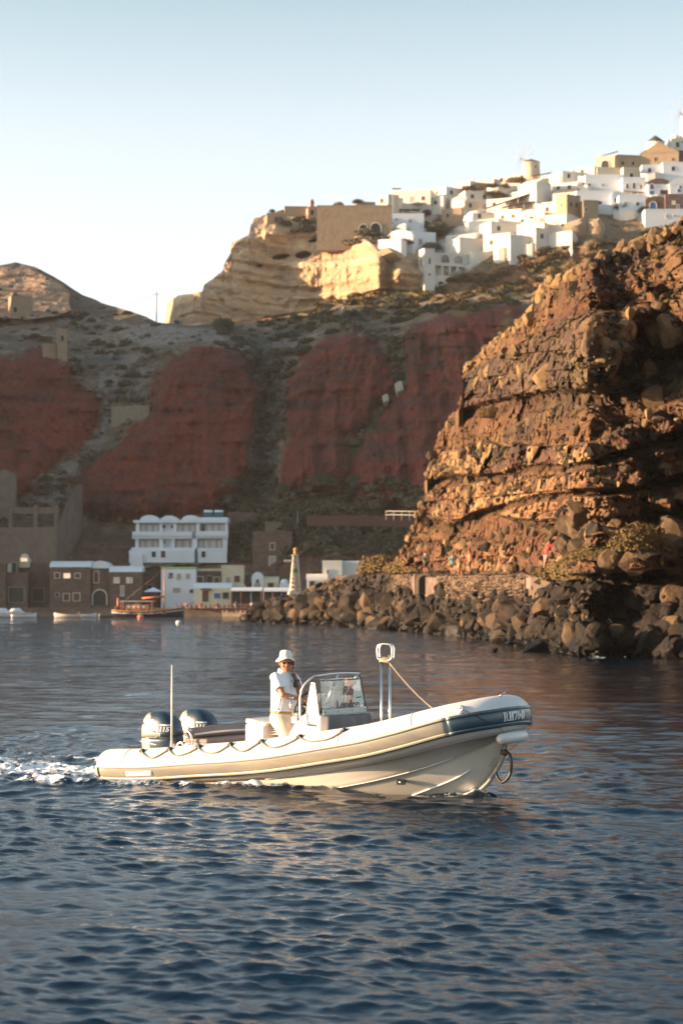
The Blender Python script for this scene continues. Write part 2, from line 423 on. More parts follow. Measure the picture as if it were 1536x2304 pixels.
def build_bay():
    """the shaded bay: left hill, saddle, red scoria bluffs with gullies between them and the slope down to the harbour"""
    pxs = np.concatenate([np.arange(-1300, -420, 7), np.arange(-420, 1340, 1.6)]); nt = 520
    PX = np.repeat(pxs[None, :], nt, 0)
    top = btop(pxs) + (3.0 + np.clip(-pxs, 0, 300) * .08) * fbm(pxs * .02 + 40, pxs * 0, pxs * 0, 5, 3)
    t = np.linspace(0, 1, nt)[:, None]
    PY = 1386 + (top[None, :] - 1386) * t
    el = (HZ - PY) / F
    # depth: quay terraces, then bluffs at a steep angle, then an easier slope above
    cuty = pls([(-400, 1150), (0, 1120), (200, 1155), (480, 1150), (560, 1110), (700, 1100), (900, 1140), (1300, 1140)])(PX)
    upy = pls([(-400, 800), (0, 805), (150, 815), (230, 830), (440, 770), (560, 800), (640, 800), (770, 755), (900, 770), (930, 742), (1100, 700), (1300, 690)])(PX)
    Y0 = pls([(-420, 352), (150, 352), (560, 350), (800, 338), (1000, 332), (1340, 332)])(PX)
    low = np.clip((1386 - PY) / (1386 - cuty), 0, 1); mid = np.clip((cuty - PY) / (cuty - upy), 0, 1); hi = np.clip((upy - PY) / 110, 0, 2)
    Y = Y0 + 28 * low + 30 * mid ** 1.1 + 44 * hi
    X, _, Z = at(PX, PY, Y)
    bul = np.zeros_like(PX); inred = np.zeros_like(PX); dmax = np.full_like(PX, -1e9)
    wx = PX + 26 * fbm(X * .09, Z * .07, Y * 0, 5, 21, .62); wy = PY + 28 * fbm(X * .09, Z * .09, Y * 0, 5, 22, .62)
    for p in RED:
        d = sdf(wx, wy, p); dmax = np.maximum(dmax, d)
        inred = np.maximum(inred, sst(-9, 7, d + 14 * fbm(X * .5, Z * .5, Y * 0, 4, 23))); bul = np.maximum(bul, (1 - (1 - np.clip(d + 8, 0, 60) / 60) ** 2) * 6.5)
    Y = Y - bul
    # gullies run downhill; flutes on the bluffs
    fl = ridge(X * .10 + .6 * fbm(X * .03, Z * .03, Y * 0, 2, 8), Z * .018, Y * 0, 4, 31)
    Y += inred * (-3.8 * fl - 1.6 * fbm(X * .5, Z * .35, Y * 0, 5, 35) - .7 * ridge(X * .35, Z * .10, Y * 0, 3, 36) - .8 * vnoise(X * .1, Z * .7, Y * 0, 38))
    gx = pl([(740, 560), (900, 600), (1100, 590)])(PY)
    Y += 5.0 * np.exp(-((PX - gx) / 26) ** 2) * sst(760, 850, PY) * sst(1150, 1050, PY)
    Y += -3.0 * ridge(X * .05, Z * .05, Y * .05, 5, 40) * (1 - inred * .5) * sst(0, .2, low) - 1.1 * fbm(X * .35, Z * .35, Y * .3, 4, 44) * sst(0, .2, low)
    # strata of the tan cliff on the left hill
    tan = [(-400, 600), (0, 600), (70, 604), (140, 640), (158, 660), (158, 700), (130, 712), (60, 720), (0, 715), (-400, 720)]
    dt = sdf(PX + 4 * fbm(Z * .3, X * .05, Y * 0, 3, 2), PY, tan); tn = sst(-2, 2, dt)
    Y -= tn * 7 + tn * 1.0 * fbm(X * .04, Z * .9, Y * 0, 3, 12)
    X, Yw, Z = at(PX, PY, Y)
    # ---- colours of the ground itself
    n_a = fbm(X * .12, Z * .16, Y * .1, 5, 60); n_b = fbm(X * .5, Z * .7, Y * .4, 4, 61); n_c = fbm(X * .05, Z * .3, Y * 0, 4, 62)
    scrub = C3(.115, .095, .072); earth = C3(.16, .122, .095); scree = C3(.16, .145, .13); green = C3(.070, .072, .048); dark = C3(.048, .05, .042)
    col = np.ones(PX.shape + (3,)) * scrub
    col = mixc(col, earth, sst(-.15, .35, n_c + .3 * n_b)); col = mixc(col, green, sst(.02, .25, n_a + .35 * n_b) * .8)
    col = mixc(col, C3(.21, .17, .13), sst(.18, .4, -n_a + .5 * n_b) * .75)
    # pale grey dust spread and path on the saddle
    dust = sdf(PX, PY + 6 * n_b, [(270, 745), (320, 728), (380, 733), (470, 738), (530, 760), (480, 772), (430, 766), (380, 780), (300, 775)])
    col = mixc(col, C3(.19, .17, .155), sst(-3, 4, dust) * .85)
    # left gully and its scree
    gl = sdf(PX + 14 * n_b, PY + 10 * n_a, [(205, 790), (300, 800), (345, 830), (325, 900), (260, 960), (215, 1010), (160, 1070), (170, 1140), (30, 1150), (90, 1090), (190, 1005), (235, 925)])
    col = mixc(col, mixc(np.ones(PX.shape + (3,)) * scree, dark, sst(-.1, .3, n_a * 1.3 + n_b * .6) * .75), sst(-6, 6, gl))
    gr = sdf(PX + 18 * n_b, PY, [(560, 760), (700, 740), (660, 830), (640, 930), (620, 1080), (660, 1120), (520, 1120), (565, 1050), (572, 920), (590, 850)])
    col = mixc(col, mixc(np.ones(PX.shape + (3,)) * C3(.12, .108, .095), C3(.052, .058, .048), sst(-.2, .25, n_a + n_b * .7 + .5 * np.sin((PX - gx) / 16))), sst(-8, 8, gr))
    # green seam between the third and fourth bluff
    seam = pl([(760, 885), (860, 905), (900, 880), (960, 830), (1020, 785), (1110, 780)])(PY)
    col = mixc(col, C3(.055, .070, .036), np.exp(-((PX - seam) / 20) ** 2) * sst(740, 780, PY) * sst(1120, 1080, PY))
    ns = fbm(X * .03, Z * .42, Y * 0, 5, 66)
    redc = C3(.110, .032, .025)
    rc = np.ones(PX.shape + (3,)) * redc
    rc = mixc(rc, C3(.066, .030, .027), sst(-.1, .4, ns * .8 + n_a * .7)); rc = mixc(rc, C3(.150, .036, .023), sst(.0, .4, n_b + fbm(X * .04, Z * .06, Y * 0, 3, 90)) * .7)
    rc = mixc(rc, C3(.115, .066, .050), sst(.25, .5, fbm(X * .25, Z * .02, Y * 0, 4, 67)) * .45)
    col = mixc(col, rc, inred)
    # reddish terrace above the quay at the right
    lowr = sst(1140, 1160, PY) * sst(500, 560, PX)
    col = mixc(col, C3(.085, .046, .036), lowr * sst(-.1, .15, n_a + .3) * .75)
    col = mixc(col, C3(.10, .062, .048), sst(1190, 1215, PY) * sst(560, 480, PX) * .6)
    col = mixc(col, mixc(np.ones(PX.shape + (3,)) * C3(.31, .225, .155), C3(.24, .165, .11), sst(-.2, .3, fbm(X * .03, Z * 1.1, Y * 0, 4, 71))), tn)
    # orange rubble line under the pale cliff
    orr = sdf(PX, PY + 5 * n_b, [(480, 716), (560, 704), (640, 700), (640, 712), (560, 726), (490, 732)])
    col = mixc(col, C3(.30, .13, .05), sst(-4, 3, orr) * .8)
    yg = sst(.05, .3, n_a + .4 * n_b) * sst(650, 700, PX) * sst(760, 720, PY)
    col = mixc(col, C3(.13, .105, .035), yg * .8)
    nb = 7   # the ground carries on behind the skyline
    Xb = np.repeat(X[-1:], nb, 0); Yb = np.repeat(Yw[-1:], nb, 0); Zb = np.repeat(Z[-1:], nb, 0)
    k = np.array([1, 3, 6, 12, 22, 40, 70])[:, None]
    Yb = Yb + k; Zb = Zb - k * .18 - .004 * k * k
    V = np.stack([np.vstack([X, Xb * (Yb / Yw[-1:])]), np.vstack([Yw, Yb]), np.vstack([Z, Zb])], -1)
    cc = np.concatenate([col, np.repeat(col[-1:], nb, 0)], 0)
    me = np_mesh('bay_slope', V.reshape(-1, 3), grid_faces(nt + nb, len(pxs)), cc.reshape(-1, 3) * np.array([1.3, 1.22, 1.15]), False)
    o = link('bay_hillside', me, mat('hill_ground', attr=True, rough=.95, var=.28, vs=.9, bump=.25, bs=1.2, tint=(.05, .045, .035), ts=.55, tstr=.35, spec=.1))
    tag(o, kind='structure')
    def f(px, py):
        c = int(np.clip(np.searchsorted(pxs, px), 0, len(pxs) - 1)); r = int(np.clip(np.searchsorted(-PY[:, c], -py), 0, nt - 1)); return float(Yw[r, c])
    return f
Ybay = build_bay()

ctop = pl([(372, 700), (375, 682), (382, 676), (404, 664), (430, 660), (455, 655), (459, 640), (478, 628), (500, 610), (505, 592), (518, 570), (521, 546), (545, 535), (560, 529), (563, 510), (573, 489), (600, 482), (640, 470), (700, 467), (800, 462), (880, 470), (940, 455), (1000, 440), (1060, 425), (1130, 418), (1200, 405), (1260, 400), (1330, 385), (1400, 372), (1460, 352), (1536, 335), (1700, 320), (1900, 330)])
def village_Y(PX, PY):
    base = pls([(372, 520), (405, 478), (500, 486), (620, 494), (680, 497), (760, 486), (850, 474), (950, 470), (1100, 470), (1300, 465), (1900, 465)], 45)(PX) + 22 * sst(400, 374, PX)
    brk = pls([(372, 600), (560, 535), (700, 505), (850, 545), (950, 640), (1050, 600), (1240, 560), (1400, 550), (1900, 500)])(PX)
    lowp = np.clip((760 - PY) / (760 - brk), 0, 1); up = np.clip((brk - PY) / 150, 0, 3)
    return base + 8 * lowp + 36 * up * sst(640, 860, PX) + 22 * up * sst(860, 640, PX)
def build_village_hill():
    pxs = np.arange(372, 1900, 1.7); nt = 330
    PX = np.repeat(pxs[None, :], nt, 0)
    jag = np.where(pxs < 620, 2.0, 1.0)
    top = ctop(pxs) + jag * fbm(pxs * .11, pxs * 0, pxs * 0, 4, 3)
    bot = pl([(372, 770), (1240, 770), (1900, 640)])(pxs)
    t = np.linspace(0, 1, nt)[:, None]
    PY = bot[None, :] + (top - bot)[None, :] * t
    Y = village_Y(PX, PY)
    X, _, Z = at(PX, PY, Y)
    cliff = sst(960, 900, PX) * sst(560, 640, PY + (900 - PX) * .15)
    cl = sst(-4, 4, sdf(PX + 6 * fbm(X * .1, Z * .1, Y * 0, 3, 9), PY + 6 * fbm(X * .1, Z * .1, Y * 0, 3, 19), [(300, 780), (300, 640), (480, 600), (540, 520), (600, 470), (720, 505), (830, 540), (850, 560), (900, 545), (950, 560), (955, 650), (860, 645), (780, 670), (720, 700), (600, 715), (480, 735)]))
    rg = ridge(X * .06, Z * .035, Y * 0, 5, 140)
    Y += -4.0 * rg * cl - 1.5 * fbm(X * .3, Z * .5, Y * .2, 5, 141) - 1.1 * vnoise(X * .05, Z * .6 + X * .04, Y * 0, 143) * cl
    # rounded buttresses that catch the evening sun
    for (cx, cy, sx, sy, am) in ((780, 615, 80, 60, 5), (700, 610, 50, 50, 3.5), (905, 600, 55, 45, 6), (850, 580, 24, 24, 5), (620, 520, 40, 25, 4), (1330, 520, 40, 30, 6)):
        Y -= am * np.exp(-((PX - cx) / sx) ** 2 - ((PY - cy) / sy) ** 2)
    Y += 4 * np.exp(-((PX - 872) / 14) ** 2) * sst(560, 600, PY)
    # caves
    for (cx, cy, sx, sy, am) in ((682, 573, 17, 8, 7), (632, 577, 20, 6, 5), (705, 541, 10, 4, 3), (583, 598, 7, 4, 3), (757, 548, 10, 6, 3)):
        r = ((PX - cx) / sx) ** 2 + ((PY - cy - .12 * (cx - PX)) / sy) ** 2
        Y += am * sst(1.15, .7, r)
    X, Yw, Z = at(PX, PY, Y)
    n_a = fbm(X * .12, Z * .16, Y * .1, 5, 160); n_b = fbm(X * .5, Z * .7, Y * .4, 4, 161)
    col = np.ones(PX.shape + (3,)) * C3(.19, .14, .085)
    col = mixc(col, C3(.10, .09, .05), sst(-.1, .3, n_a + .3 * n_b) * .8); col = mixc(col, C3(.07, .06, .032), sst(.1, .35, n_b + .4 * n_a) * .7)
    cc = np.ones(PX.shape + (3,)) * C3(.36, .255, .155)
    st = fbm(X * .03, Z * .55 + X * .06, Y * 0, 5, 162)
    cc = mixc(cc, C3(.27, .185, .115), sst(-.1, .35, st)); cc = mixc(cc, C3(.43, .33, .21), sst(.05, .4, -st + .5 * n_a) * .6); cc = mixc(cc, C3(.20, .145, .10), sst(.25, .45, n_b) * .6)
    col = mixc(col, cc * np.array([1.34, 1.34, 1.36]), cl)
    # brown shoulder below the white houses on the right
    br = sst(-4, 6, sdf(PX, PY + 8 * n_a, [(955, 655), (1040, 625), (1110, 600), (1240, 560), (1400, 560), (1536, 500), (1900, 420), (1900, 800), (950, 800), (900, 700)]))
    bc = np.ones(PX.shape + (3,)) * C3(.17, .095, .055); bc = mixc(bc, C3(.12, .10, .04), sst(.0, .3, n_a) * .7); bc = mixc(bc, C3(.23, .17, .12), sst(.1, .35, n_b) * .7)
    col = mixc(col, bc, br)
    paved = sst(-6, 8, sdf(PX, PY + 5 * n_a, [(850, 560), (870, 440), (960, 425), (1120, 405), (1260, 395), (1460, 345), (1900, 330), (1900, 495), (1450, 500), (1400, 470), (1330, 480), (1230, 556), (1100, 570), (1060, 605), (975, 640), (960, 560), (1040, 500), (1060, 460), (990, 470), (940, 560)]))
    col = mixc(col, mixc(np.ones(PX.shape + (3,)) * C3(.55, .53, .48), C3(.34, .28, .21), sst(.05, .3, n_b + .4 * n_a)), paved * .9)
    nb = 7
    k = np.array([1, 3, 6, 12, 22, 40, 90])[:, None]
    Yb = Yw[-1:] + k; Zb = Z[-1:] - k * .12 - .002 * k * k
    V = np.stack([np.vstack([X, X[-1:] * (Yb / Yw[-1:])]), np.vstack([Yw, Yb]), np.vstack([Z, Zb])], -1)
    me = np_mesh('village_hill', V.reshape(-1, 3), grid_faces(nt + nb, len(pxs)), np.concatenate([col, np.repeat(col[-1:], nb, 0)], 0).reshape(-1, 3), False)
    o = link('village_hillside', me, mat('tuff_ground', attr=True, rough=.95, var=.18, vs=.6, bump=.3, bs=.9, spec=.1))
    tag(o, kind='structure')
    def f(px, py):
        c = int(np.clip((px - 372) / 1.7, 0, len(pxs) - 1)); r = int(np.clip(np.searchsorted(-PY[:, c], -py), 0, nt - 1)); return float(Yw[r, c])
    return f
Yvil = build_village_hill()

# ---- the near headland
HTOP = pl([(536, 1394), (545, 1388), (570, 1362), (600, 1350), (640, 1338), (668, 1338), (700, 1318), (730, 1306), (760, 1297), (800, 1292), (824, 1284), (862, 1282), (884, 1262), (905, 1235), (926, 1196), (936, 1165), (948, 1130), (953, 1092), (966, 1062), (964, 1040), (978, 1004), (1000, 962), (1020, 935), (1036, 908), (1041, 880), (1044, 836), (1062, 808), (1110, 770), (1152, 738), (1200, 700), (1212, 662), (1222, 640), (1262, 620), (1330, 590), (1400, 561), (1480, 530), (1536, 494), (1640, 450), (1800, 420), (2200, 420)])
HBOT = pls([(536, 1398), (620, 1400), (700, 1403), (850, 1412), (960, 1421), (1060, 1430), (1130, 1440), (1240, 1460), (1300, 1472), (1400, 1470), (1536, 1474), (1700, 1490), (2200, 1560)])
# ledges of lava: (upper edge, lower edge, how far they stand out)
LEDGE = [
 (pl([(1040, 835), (1160, 765), (1260, 705), (1400, 690), (1536, 640), (2200, 560)]), pl([(1030, 925), (1150, 885), (1300, 868), (1400, 868), (1460, 850), (1536, 800), (2200, 700)]), 5.0),
 (pl([(960, 1015), (1100, 992), (1250, 1000), (1340, 992), (1400, 962), (1536, 880), (2200, 760)]), pl([(960, 1076), (1100, 1064), (1180, 1042), (1300, 1042), (1380, 1020), (1536, 955), (2200, 860)]), 3.6),
 (pl([(940, 1105), (1050, 1082), (1180, 1072), (1300, 1062), (1400, 1040), (1536, 1000), (2200, 930)]), pl([(940, 1160), (1020, 1178), (1120, 1132), (1200, 1112), (1290, 1104), (1400, 1100), (1536, 1064), (2200, 1000)]), 3.2),
 (pl([(1100, 1150), (1200, 1126), (1300, 1120), (1400, 1112), (1536, 1092), (2200, 1050)]), pl([(1100, 1150), (1200, 1168), (1300, 1162), (1400, 1160), (1536, 1140), (2200, 1120)]), 2.2),
 (pl([(900, 1245), (960, 1216), (1100, 1206), (1250, 1200), (1330, 1190), (1536, 1170), (2200, 1150)]), pl([(880, 1270), (960, 1284), (1200, 1286), (1330, 1285), (1536, 1270), (2200, 1250)]), 3.4),
]
def build_headland():
    pxs = np.concatenate([np.arange(536, 1600, 1.15), np.arange(1602, 2200, 5)]); nt = 900
    PX = np.repeat(pxs[None, :], nt, 0)
    top = HTOP(pxs) + np.clip(pxs - 900, 0, 80) / 80 * 11 * fbm(pxs * .055, pxs * 0, pxs * 0, 5, 3) + 2.5 * fbm(pxs * .2, pxs * 0, pxs * 0, 3, 4)
    bot = HBOT(pxs) + 5
    t = np.linspace(0, 1, nt)[:, None]
    PY = bot[None, :] + (top - bot)[None, :] * t
    Yb = ground_y(HBOT(PX))
    el = (HZ - PY) / F
    kk = .75
    Y = (Yb + kk * H) / (1 - kk * el)
    pathy = pl([(536, 1380), (700, 1330), (820, 1291), (900, 1289), (1180, 1290), (1260, 1318), (1320, 1345), (2200, 1500)])(PX)
    Y += 6.5 * sst(4, -6, PY - pathy) * sst(1330, 1240, PX) * sst(680, 760, PX)
    X, _, Z = at(PX, PY, Y)
    led = np.zeros_like(PX); cut = np.zeros_like(PX)
    wob = 16 * fbm(X * .12, Z * .12, Y * .05, 4, 201) + 9 * fbm(X * .5, Z * .4, Y * .05, 3, 202)
    gate = sst(-.45, -.05, fbm(X * .16, Z * .1, Y * 0, 3, 203) + .08)
    for (u, l, amp) in LEDGE:
        uu = u(PX) + wob; ll = np.maximum(l(PX) + wob * .6 + 6 * fbm(X * .4, Z * .2, Y * 0, 3, 205), uu + .5)
        tt = (PY - uu) / (ll - uu)
        prof = np.where((tt > 0) & (tt < 1), .75 + .25 * tt, 0) * sst(0, .16, tt) + 0
        prof = np.where(tt >= 1, sst(1.12, 1.0, tt) * .8, prof)
        on = sst(4, 14, ll - uu) * (.12 + .88 * gate)
        Y -= amp * prof * on; led = np.maximum(led, prof * on)
        # undercut just below the ledge
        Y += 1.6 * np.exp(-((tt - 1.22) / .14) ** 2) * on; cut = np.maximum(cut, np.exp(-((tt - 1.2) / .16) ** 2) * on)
    # big dark overhang high on the right
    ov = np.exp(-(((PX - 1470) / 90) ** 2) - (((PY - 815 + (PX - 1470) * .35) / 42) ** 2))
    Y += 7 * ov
    X, _, Z = at(PX, PY, Y)
    xw = X + 1.6 * fbm(X * .35, Z * .35, Y * .1, 4, 211, .6); zw = Z + 1.6 * fbm(X * .35, Z * .35, Y * .1, 4, 212, .6)
    sc = np.interp(PX, [900, 1536], [1.0, .8])
    lay = np.floor(PY / 45.0 + .02 * (PX - 1000) / 10)
    ph = xw / (3.6 * sc) + .35 * zw / 3.6 + _h(lay, lay * 0, lay * 0, 71) * 3 + .5 * fbm(X * .2, Z * .2, Y * 0, 3, 247)
    fr_ = ph - np.floor(ph); ra = _h(np.floor(ph), lay, lay * 0, 72)
    tri = np.where(fr_ < .66, 1 - fr_ / .66, (fr_ - .66) / .34)
    Y += (tri - .5) * (1.2 + 3.6 * ra) * (.35 + .85 * np.clip(led * 1.25, 0, 1))
    d, e, r1, r2, cx, cy = worley2(xw / 2.3 / sc, (zw + .25 * xw) / 3.4 / sc, 220)
    blk = (r1 - .5) * 2.4 - 2.1 * np.sqrt(np.clip(1 - 1.5 * d * d, 0, 1)) + (r2 - .5) * 3.0 * cx + (r1 - r2) * 1.6 * cy
    d2, e2, r3, r4, cx2, cy2 = worley2(xw / .95 + .5 * fbm(X * 1.5, Z * 1.5, Y * 0, 2, 213), (zw + .2 * xw) / .95, 230)
    blk2 = (r3 - .5) * .9 - .9 * np.sqrt(np.clip(1 - 1.5 * d2 * d2, 0, 1)) + (r4 - .5) * 1.5 * cx2 + (r3 - r4) * .9 * cy2
    rock = np.clip(led * 1.25, 0, 1)
    lowz = sst(5.5, 2.0, Z)           # rubble near the water
    rock2 = np.maximum(rock, lowz)
    Y += blk * (.35 + .85 * rock2) + blk2 * (.6 + .5 * rock2) - 1.5 * ridge(xw * .22, zw * .16, Y * .15, 4, 243)
    Y += -.8 * fbm(X * .8, Z * .8, Y * .5, 5, 240) - 2.4 * ridge(X * .07, Z * .09, Y * .06, 4, 241) * (1 - rock) - 4.2 * ridge(X * .13 + .3 * fbm(X * .1, Z * .1, Y * 0, 2, 245), Z * .07, Y * 0, 3, 244) - 1.5 * ridge(X * .45, Z * .3, Y * .2, 3, 246)
    yslope = sst(740, 640, PY + (1300 - PX) * .4)
    X, Yw, Z = at(PX, PY, Y)
    n_a = fbm(X * .22, Z * .3, Y * .2, 5, 260); n_b = fbm(X * 1.1, Z * 1.4, Y * .8, 4, 261); n_c = fbm(X * .08, Z * .2, Y * 0, 3, 262)
    earth = np.ones(PX.shape + (3,)) * C3(.112, .064, .033)
    earth = mixc(earth, C3(.036, .024, .018), sst(-.12, .15, n_a + .3 * n_b) * .85); earth = mixc(earth, C3(.16, .10, .042), sst(.05, .3, n_b - n_a * .3) * .6)
    earth = mixc(earth, C3(.11, .046, .022), sst(0, .3, n_c) * .5)
    rk = np.ones(PX.shape + (3,)) * C3(.20, .128, .060)
    rk = mixc(rk, C3(.030, .025, .022), sst(.35, .6, r1) * .8); rk = mixc(rk, C3(.30, .20, .095), sst(.5, .8, r2) * .8); rk = mixc(rk, C3(.022, .018, .016), sst(-.02, .2, n_a + .3 * n_b) * .85)
    rk = mixc(rk, C3(.16, .05, .024), sst(.1, .4, n_c + .3 * n_b) * .4)
    col = mixc(earth, rk, rock)
    col = mixc(col, C3(.04, .027, .02), cut * .6); col = mixc(col, C3(.045, .036, .03), sst(.2, .8, led) * sst(980, 860, PY) * .72); col = mixc(col, C3(.035, .026, .02), np.clip(ov * 1.4, 0, 1) * .8)  # shade of undercuts and overhang darkened into the rock colour
    low = mixc(np.ones(PX.shape + (3,)) * C3(.032, .027, .024), C3(.10, .068, .042), sst(.6, .9, r2) * .8)
    col = mixc(col, low, sst(1272, 1300, PY) * sst(7.5, 5.5, Z))
    col = mixc(col, C3(.02, .018, .016), sst(1.1, .3, Z))
    nb = 6; k = np.array([.6, 2, 4, 8, 16, 34])[:, None]
    Yk = Yw[-1:] + k; Zk = Z[-1:] - k * .35
    V = np.stack([np.vstack([X, X[-1:] * (Yk / Yw[-1:])]), np.vstack([Yw, Yk]), np.vstack([Z, Zk])], -1)
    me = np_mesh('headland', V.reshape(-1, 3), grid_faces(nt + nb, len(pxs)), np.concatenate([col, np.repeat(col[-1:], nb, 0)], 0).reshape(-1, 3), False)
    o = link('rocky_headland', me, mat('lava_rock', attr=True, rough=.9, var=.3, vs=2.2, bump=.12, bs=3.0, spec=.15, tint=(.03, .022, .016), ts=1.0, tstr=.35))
    tag(o, kind='structure')
    def f(px, py):
        c = int(np.clip((px - 536) / 1.15, 0, len(pxs) - 1)); r = int(np.clip(np.searchsorted(-PY[:, c], -py), 0, nt - 1)); return float(Yw[r, c])
    return f
Yhead = build_headland()

# ---- the shore carries on left of the picture: a high headland that shades the bay
def build_left_headland():
    n = 120; m = 60
    u = np.linspace(0, 1, n)[None, :] * np.ones((m, 1)); v = np.linspace(-1, 1, m)[:, None] * np.ones((1, n))
    Yc = 325 + u * 260; Xc = -125 - 0 * u - np.clip(u - .0, 0, 1) * 10 - v * 75 - 40
    crest = 90 * sst(0, .06, u) * (1 - .13 * sst(.3, .5, u)) + 7 * fbm(u * 9, v * 3, u * 0, 4, 300)
    Z = np.clip(crest, 0, 200) * np.clip(1 - np.abs(v) ** 2.4, 0, 1) - 3 + 3 * fbm(Xc * .06, Yc * .06, u * 0, 4, 301)
    col = np.ones((m, n, 3)) * C3(.15, .10, .07)
    me = np_mesh('left_headland', np.stack([Xc, Yc, Z], -1).reshape(-1, 3), grid_faces(m, n), mixc(col, C3(.10, .04, .03), sst(-.1, .2, fbm(Xc * .05, Z * .05, Yc * .05, 4, 302))).reshape(-1, 3))
    tag(link('left_headland', me, mat('left_rock', attr=True, rough=.95, var=.2, vs=.5, bump=.3, bs=1)), kind='structure')
build_left_headland()
# ------------------------------------------------------------------ boulders, rubble, scrub
def rock_arrays(seed, sub=2, cuts=9, rough=.13):
    rg = random.Random(seed)
    b = bmesh.new(); bmesh.ops.create_icosphere(b, subdivisions=sub, radius=1)
    V = np.array([v.co[:] for v in b.verts]); Fc = np.array([[v.index for v in f.verts] for f in b.faces]); b.free()
    V *= np.array([rg.uniform(.8, 1.3), rg.uniform(.7, 1.1), rg.uniform(.6, 1.05)])
    for i in range(cuts + 5):
        n = np.array([rg.gauss(0, 1) for _ in range(3)]); n /= np.linalg.norm(n); d = rg.uniform(.38, .72)
        t = V @ n; ex = np.clip(t - d, 0, None); V = V - ex[:, None] * n
    o = seed * 3.1
    r = fbm(V[:, 0] * 2 + o, V[:, 1] * 2, V[:, 2] * 2, 4, seed)
    return V * (1 + rough * r)[:, None], Fc
ROCKS = [rock_arrays(k, 3 if k < 8 else 2) for k in range(14)]
M_boulder = mat('boulder_stone', (.017, .015, .014), rough=.9, var=.35, vs=1.6, bump=.08, bs=4, tint=(.075, .05, .031), ts=.6, tstr=.3, spec=.15)
M_boulder_tan = mat('boulder_tan', (.095, .064, .038), rough=.9, var=.35, vs=1.6, bump=.08, bs=4, tint=(.06, .046, .036), ts=.6, tstr=.8, spec=.15)
def wet(m, z0=.35, z1=1.1):
    """dark wet band that the tide leaves on the stone"""
    N = m.node_tree.nodes; L = m.node_tree.links; b = N['Principled BSDF']; src = b.inputs['Base Color'].links[0].from_socket
    g = N.new('ShaderNodeNewGeometry'); s = N.new('ShaderNodeSeparateXYZ'); L.new(g.outputs['Position'], s.inputs[0])
    mr = N.new('ShaderNodeMapRange'); mr.inputs['From Min'].default_value = z0; mr.inputs['From Max'].default_value = z1; mr.inputs['To Min'].default_value = .28; L.new(s.outputs['Z'], mr.inputs['Value'])
    v = N.new('ShaderNodeVectorMath'); v.operation = 'SCALE'; L.new(src, v.inputs[0]); L.new(mr.outputs['Result'], v.inputs['Scale']); L.new(v.outputs['Vector'], b.inputs['Base Color'])
    r2 = N.new('ShaderNodeMapRange'); r2.inputs['From Min'].default_value = z0; r2.inputs['From Max'].default_value = z1; r2.inputs['To Min'].default_value = .3; r2.inputs['To Max'].default_value = .9; L.new(s.outputs['Z'], r2.inputs['Value']); L.new(r2.outputs['Result'], b.inputs['Roughness'])
wet(M_boulder); wet(M_boulder_tan)
def rock_obj(name, k, loc, s, m, rot=None, flat=.85):
    V, Fc = ROCKS[k % 8]
    key = ('boulder', k % 8, m.name)
    me = RMESH.get(key)
    if me is None:
        me = np_mesh('boulder', V, Fc); me.materials.append(m); RMESH[key] = me
    o = bpy.data.objects.new(name, me); COL.objects.link(o)
    o.location = loc; o.scale = (s, s, s * flat); o.rotation_euler = rot or (random.uniform(-.5, .5), random.uniform(-.5, .5), random.uniform(0, 6.28))
    return o
RMESH = {}
rg = random.Random(11)
def place_surface(px, py, Yf, sink=.3, s=1):
    Y = Yf(px, py); p = A(px, py, Y - s * (1 - sink) * .5); return p
# big ones along the waterline and up the spit, each a stone of its own
for i in range(230):
    t = rg.random()
    px = 548 + t * 1000 if i < 180 else rg.uniform(560, 960)
    hb = float(HBOT(px)); tp = max(float(HTOP(px)) + 8, 1296 + max(0, px - 1180) * .12)
    py = hb - (abs(rg.gauss(0, 1)) * .35) * (hb - tp)
    py = min(max(py, tp + 3), hb + 1)
    if 925 < px < 990 and py < 1352: continue
    Y = Yhead(px, py)
    s = rg.uniform(.5, 1.35) * (1.3 if px < 900 else 1.0) * (.8 if Y < 110 else 1)
    p = A(px, py, Y - s * .35)
    o = rock_obj('boulder', i, p, s, M_boulder if rg.random() < .8 else M_boulder_tan)
    tag(o, 'dark angular lava boulder in the heap along the waterline below the path', 'boulder', 'dark lava boulders heaped along the waterline')
# boulders on the upper slope
for i in range(60):
    px = rg.uniform(1000, 1536)
    lo = 1275; hi_ = float(HTOP(px)) + 30
    py = rg.choice([rg.uniform(1180, 1270), rg.uniform(hi_, 1270), rg.uniform(1150, 1290)])
    if py < hi_: continue
    Y = Yhead(px, py); s = rg.uniform(.3, .75) * (1.5 if (px > 1250 and py > 1150) else 1)
    o = rock_obj('boulder', i + 3, A(px, py, Y - s * .3), s, M_boulder_tan if rg.random() < .75 else M_boulder)
    tag(o, 'sunlit brown boulder lying loose on the headland slope above the path', 'boulder', 'brown boulders on the headland slope')
o = rock_obj('boulder', 4, A(1478, 902, Yhead(1478, 902) - .4), 1.2, M_boulder_tan); tag(o, 'large pale tan boulder perched high on the headland slope at the right edge', 'boulder')
o = rock_obj('boulder', 5, A(1524, 1218, Yhead(1524, 1218) - .6), 1.4, M_boulder_tan); tag(o, 'pale rounded boulder at the right edge beside the round yellow bushes', 'boulder')
# stones standing in the sea
for (px, py, s, lab) in ((1205, 1463, 1.1, 'largest black wet rock standing alone in the sea off the point'), (1110, 1466, .30, 'low brown rock just awash, furthest left off the point'), (1262, 1466, .5, 'small black rock between the lone sea rock and the shore')):
    Y = ground_y(py + 3); o = rock_obj('sea_rock', rg.randrange(8), A(px, py, Y), s, M_boulder, flat=.6); tag(o, lab, 'rock')
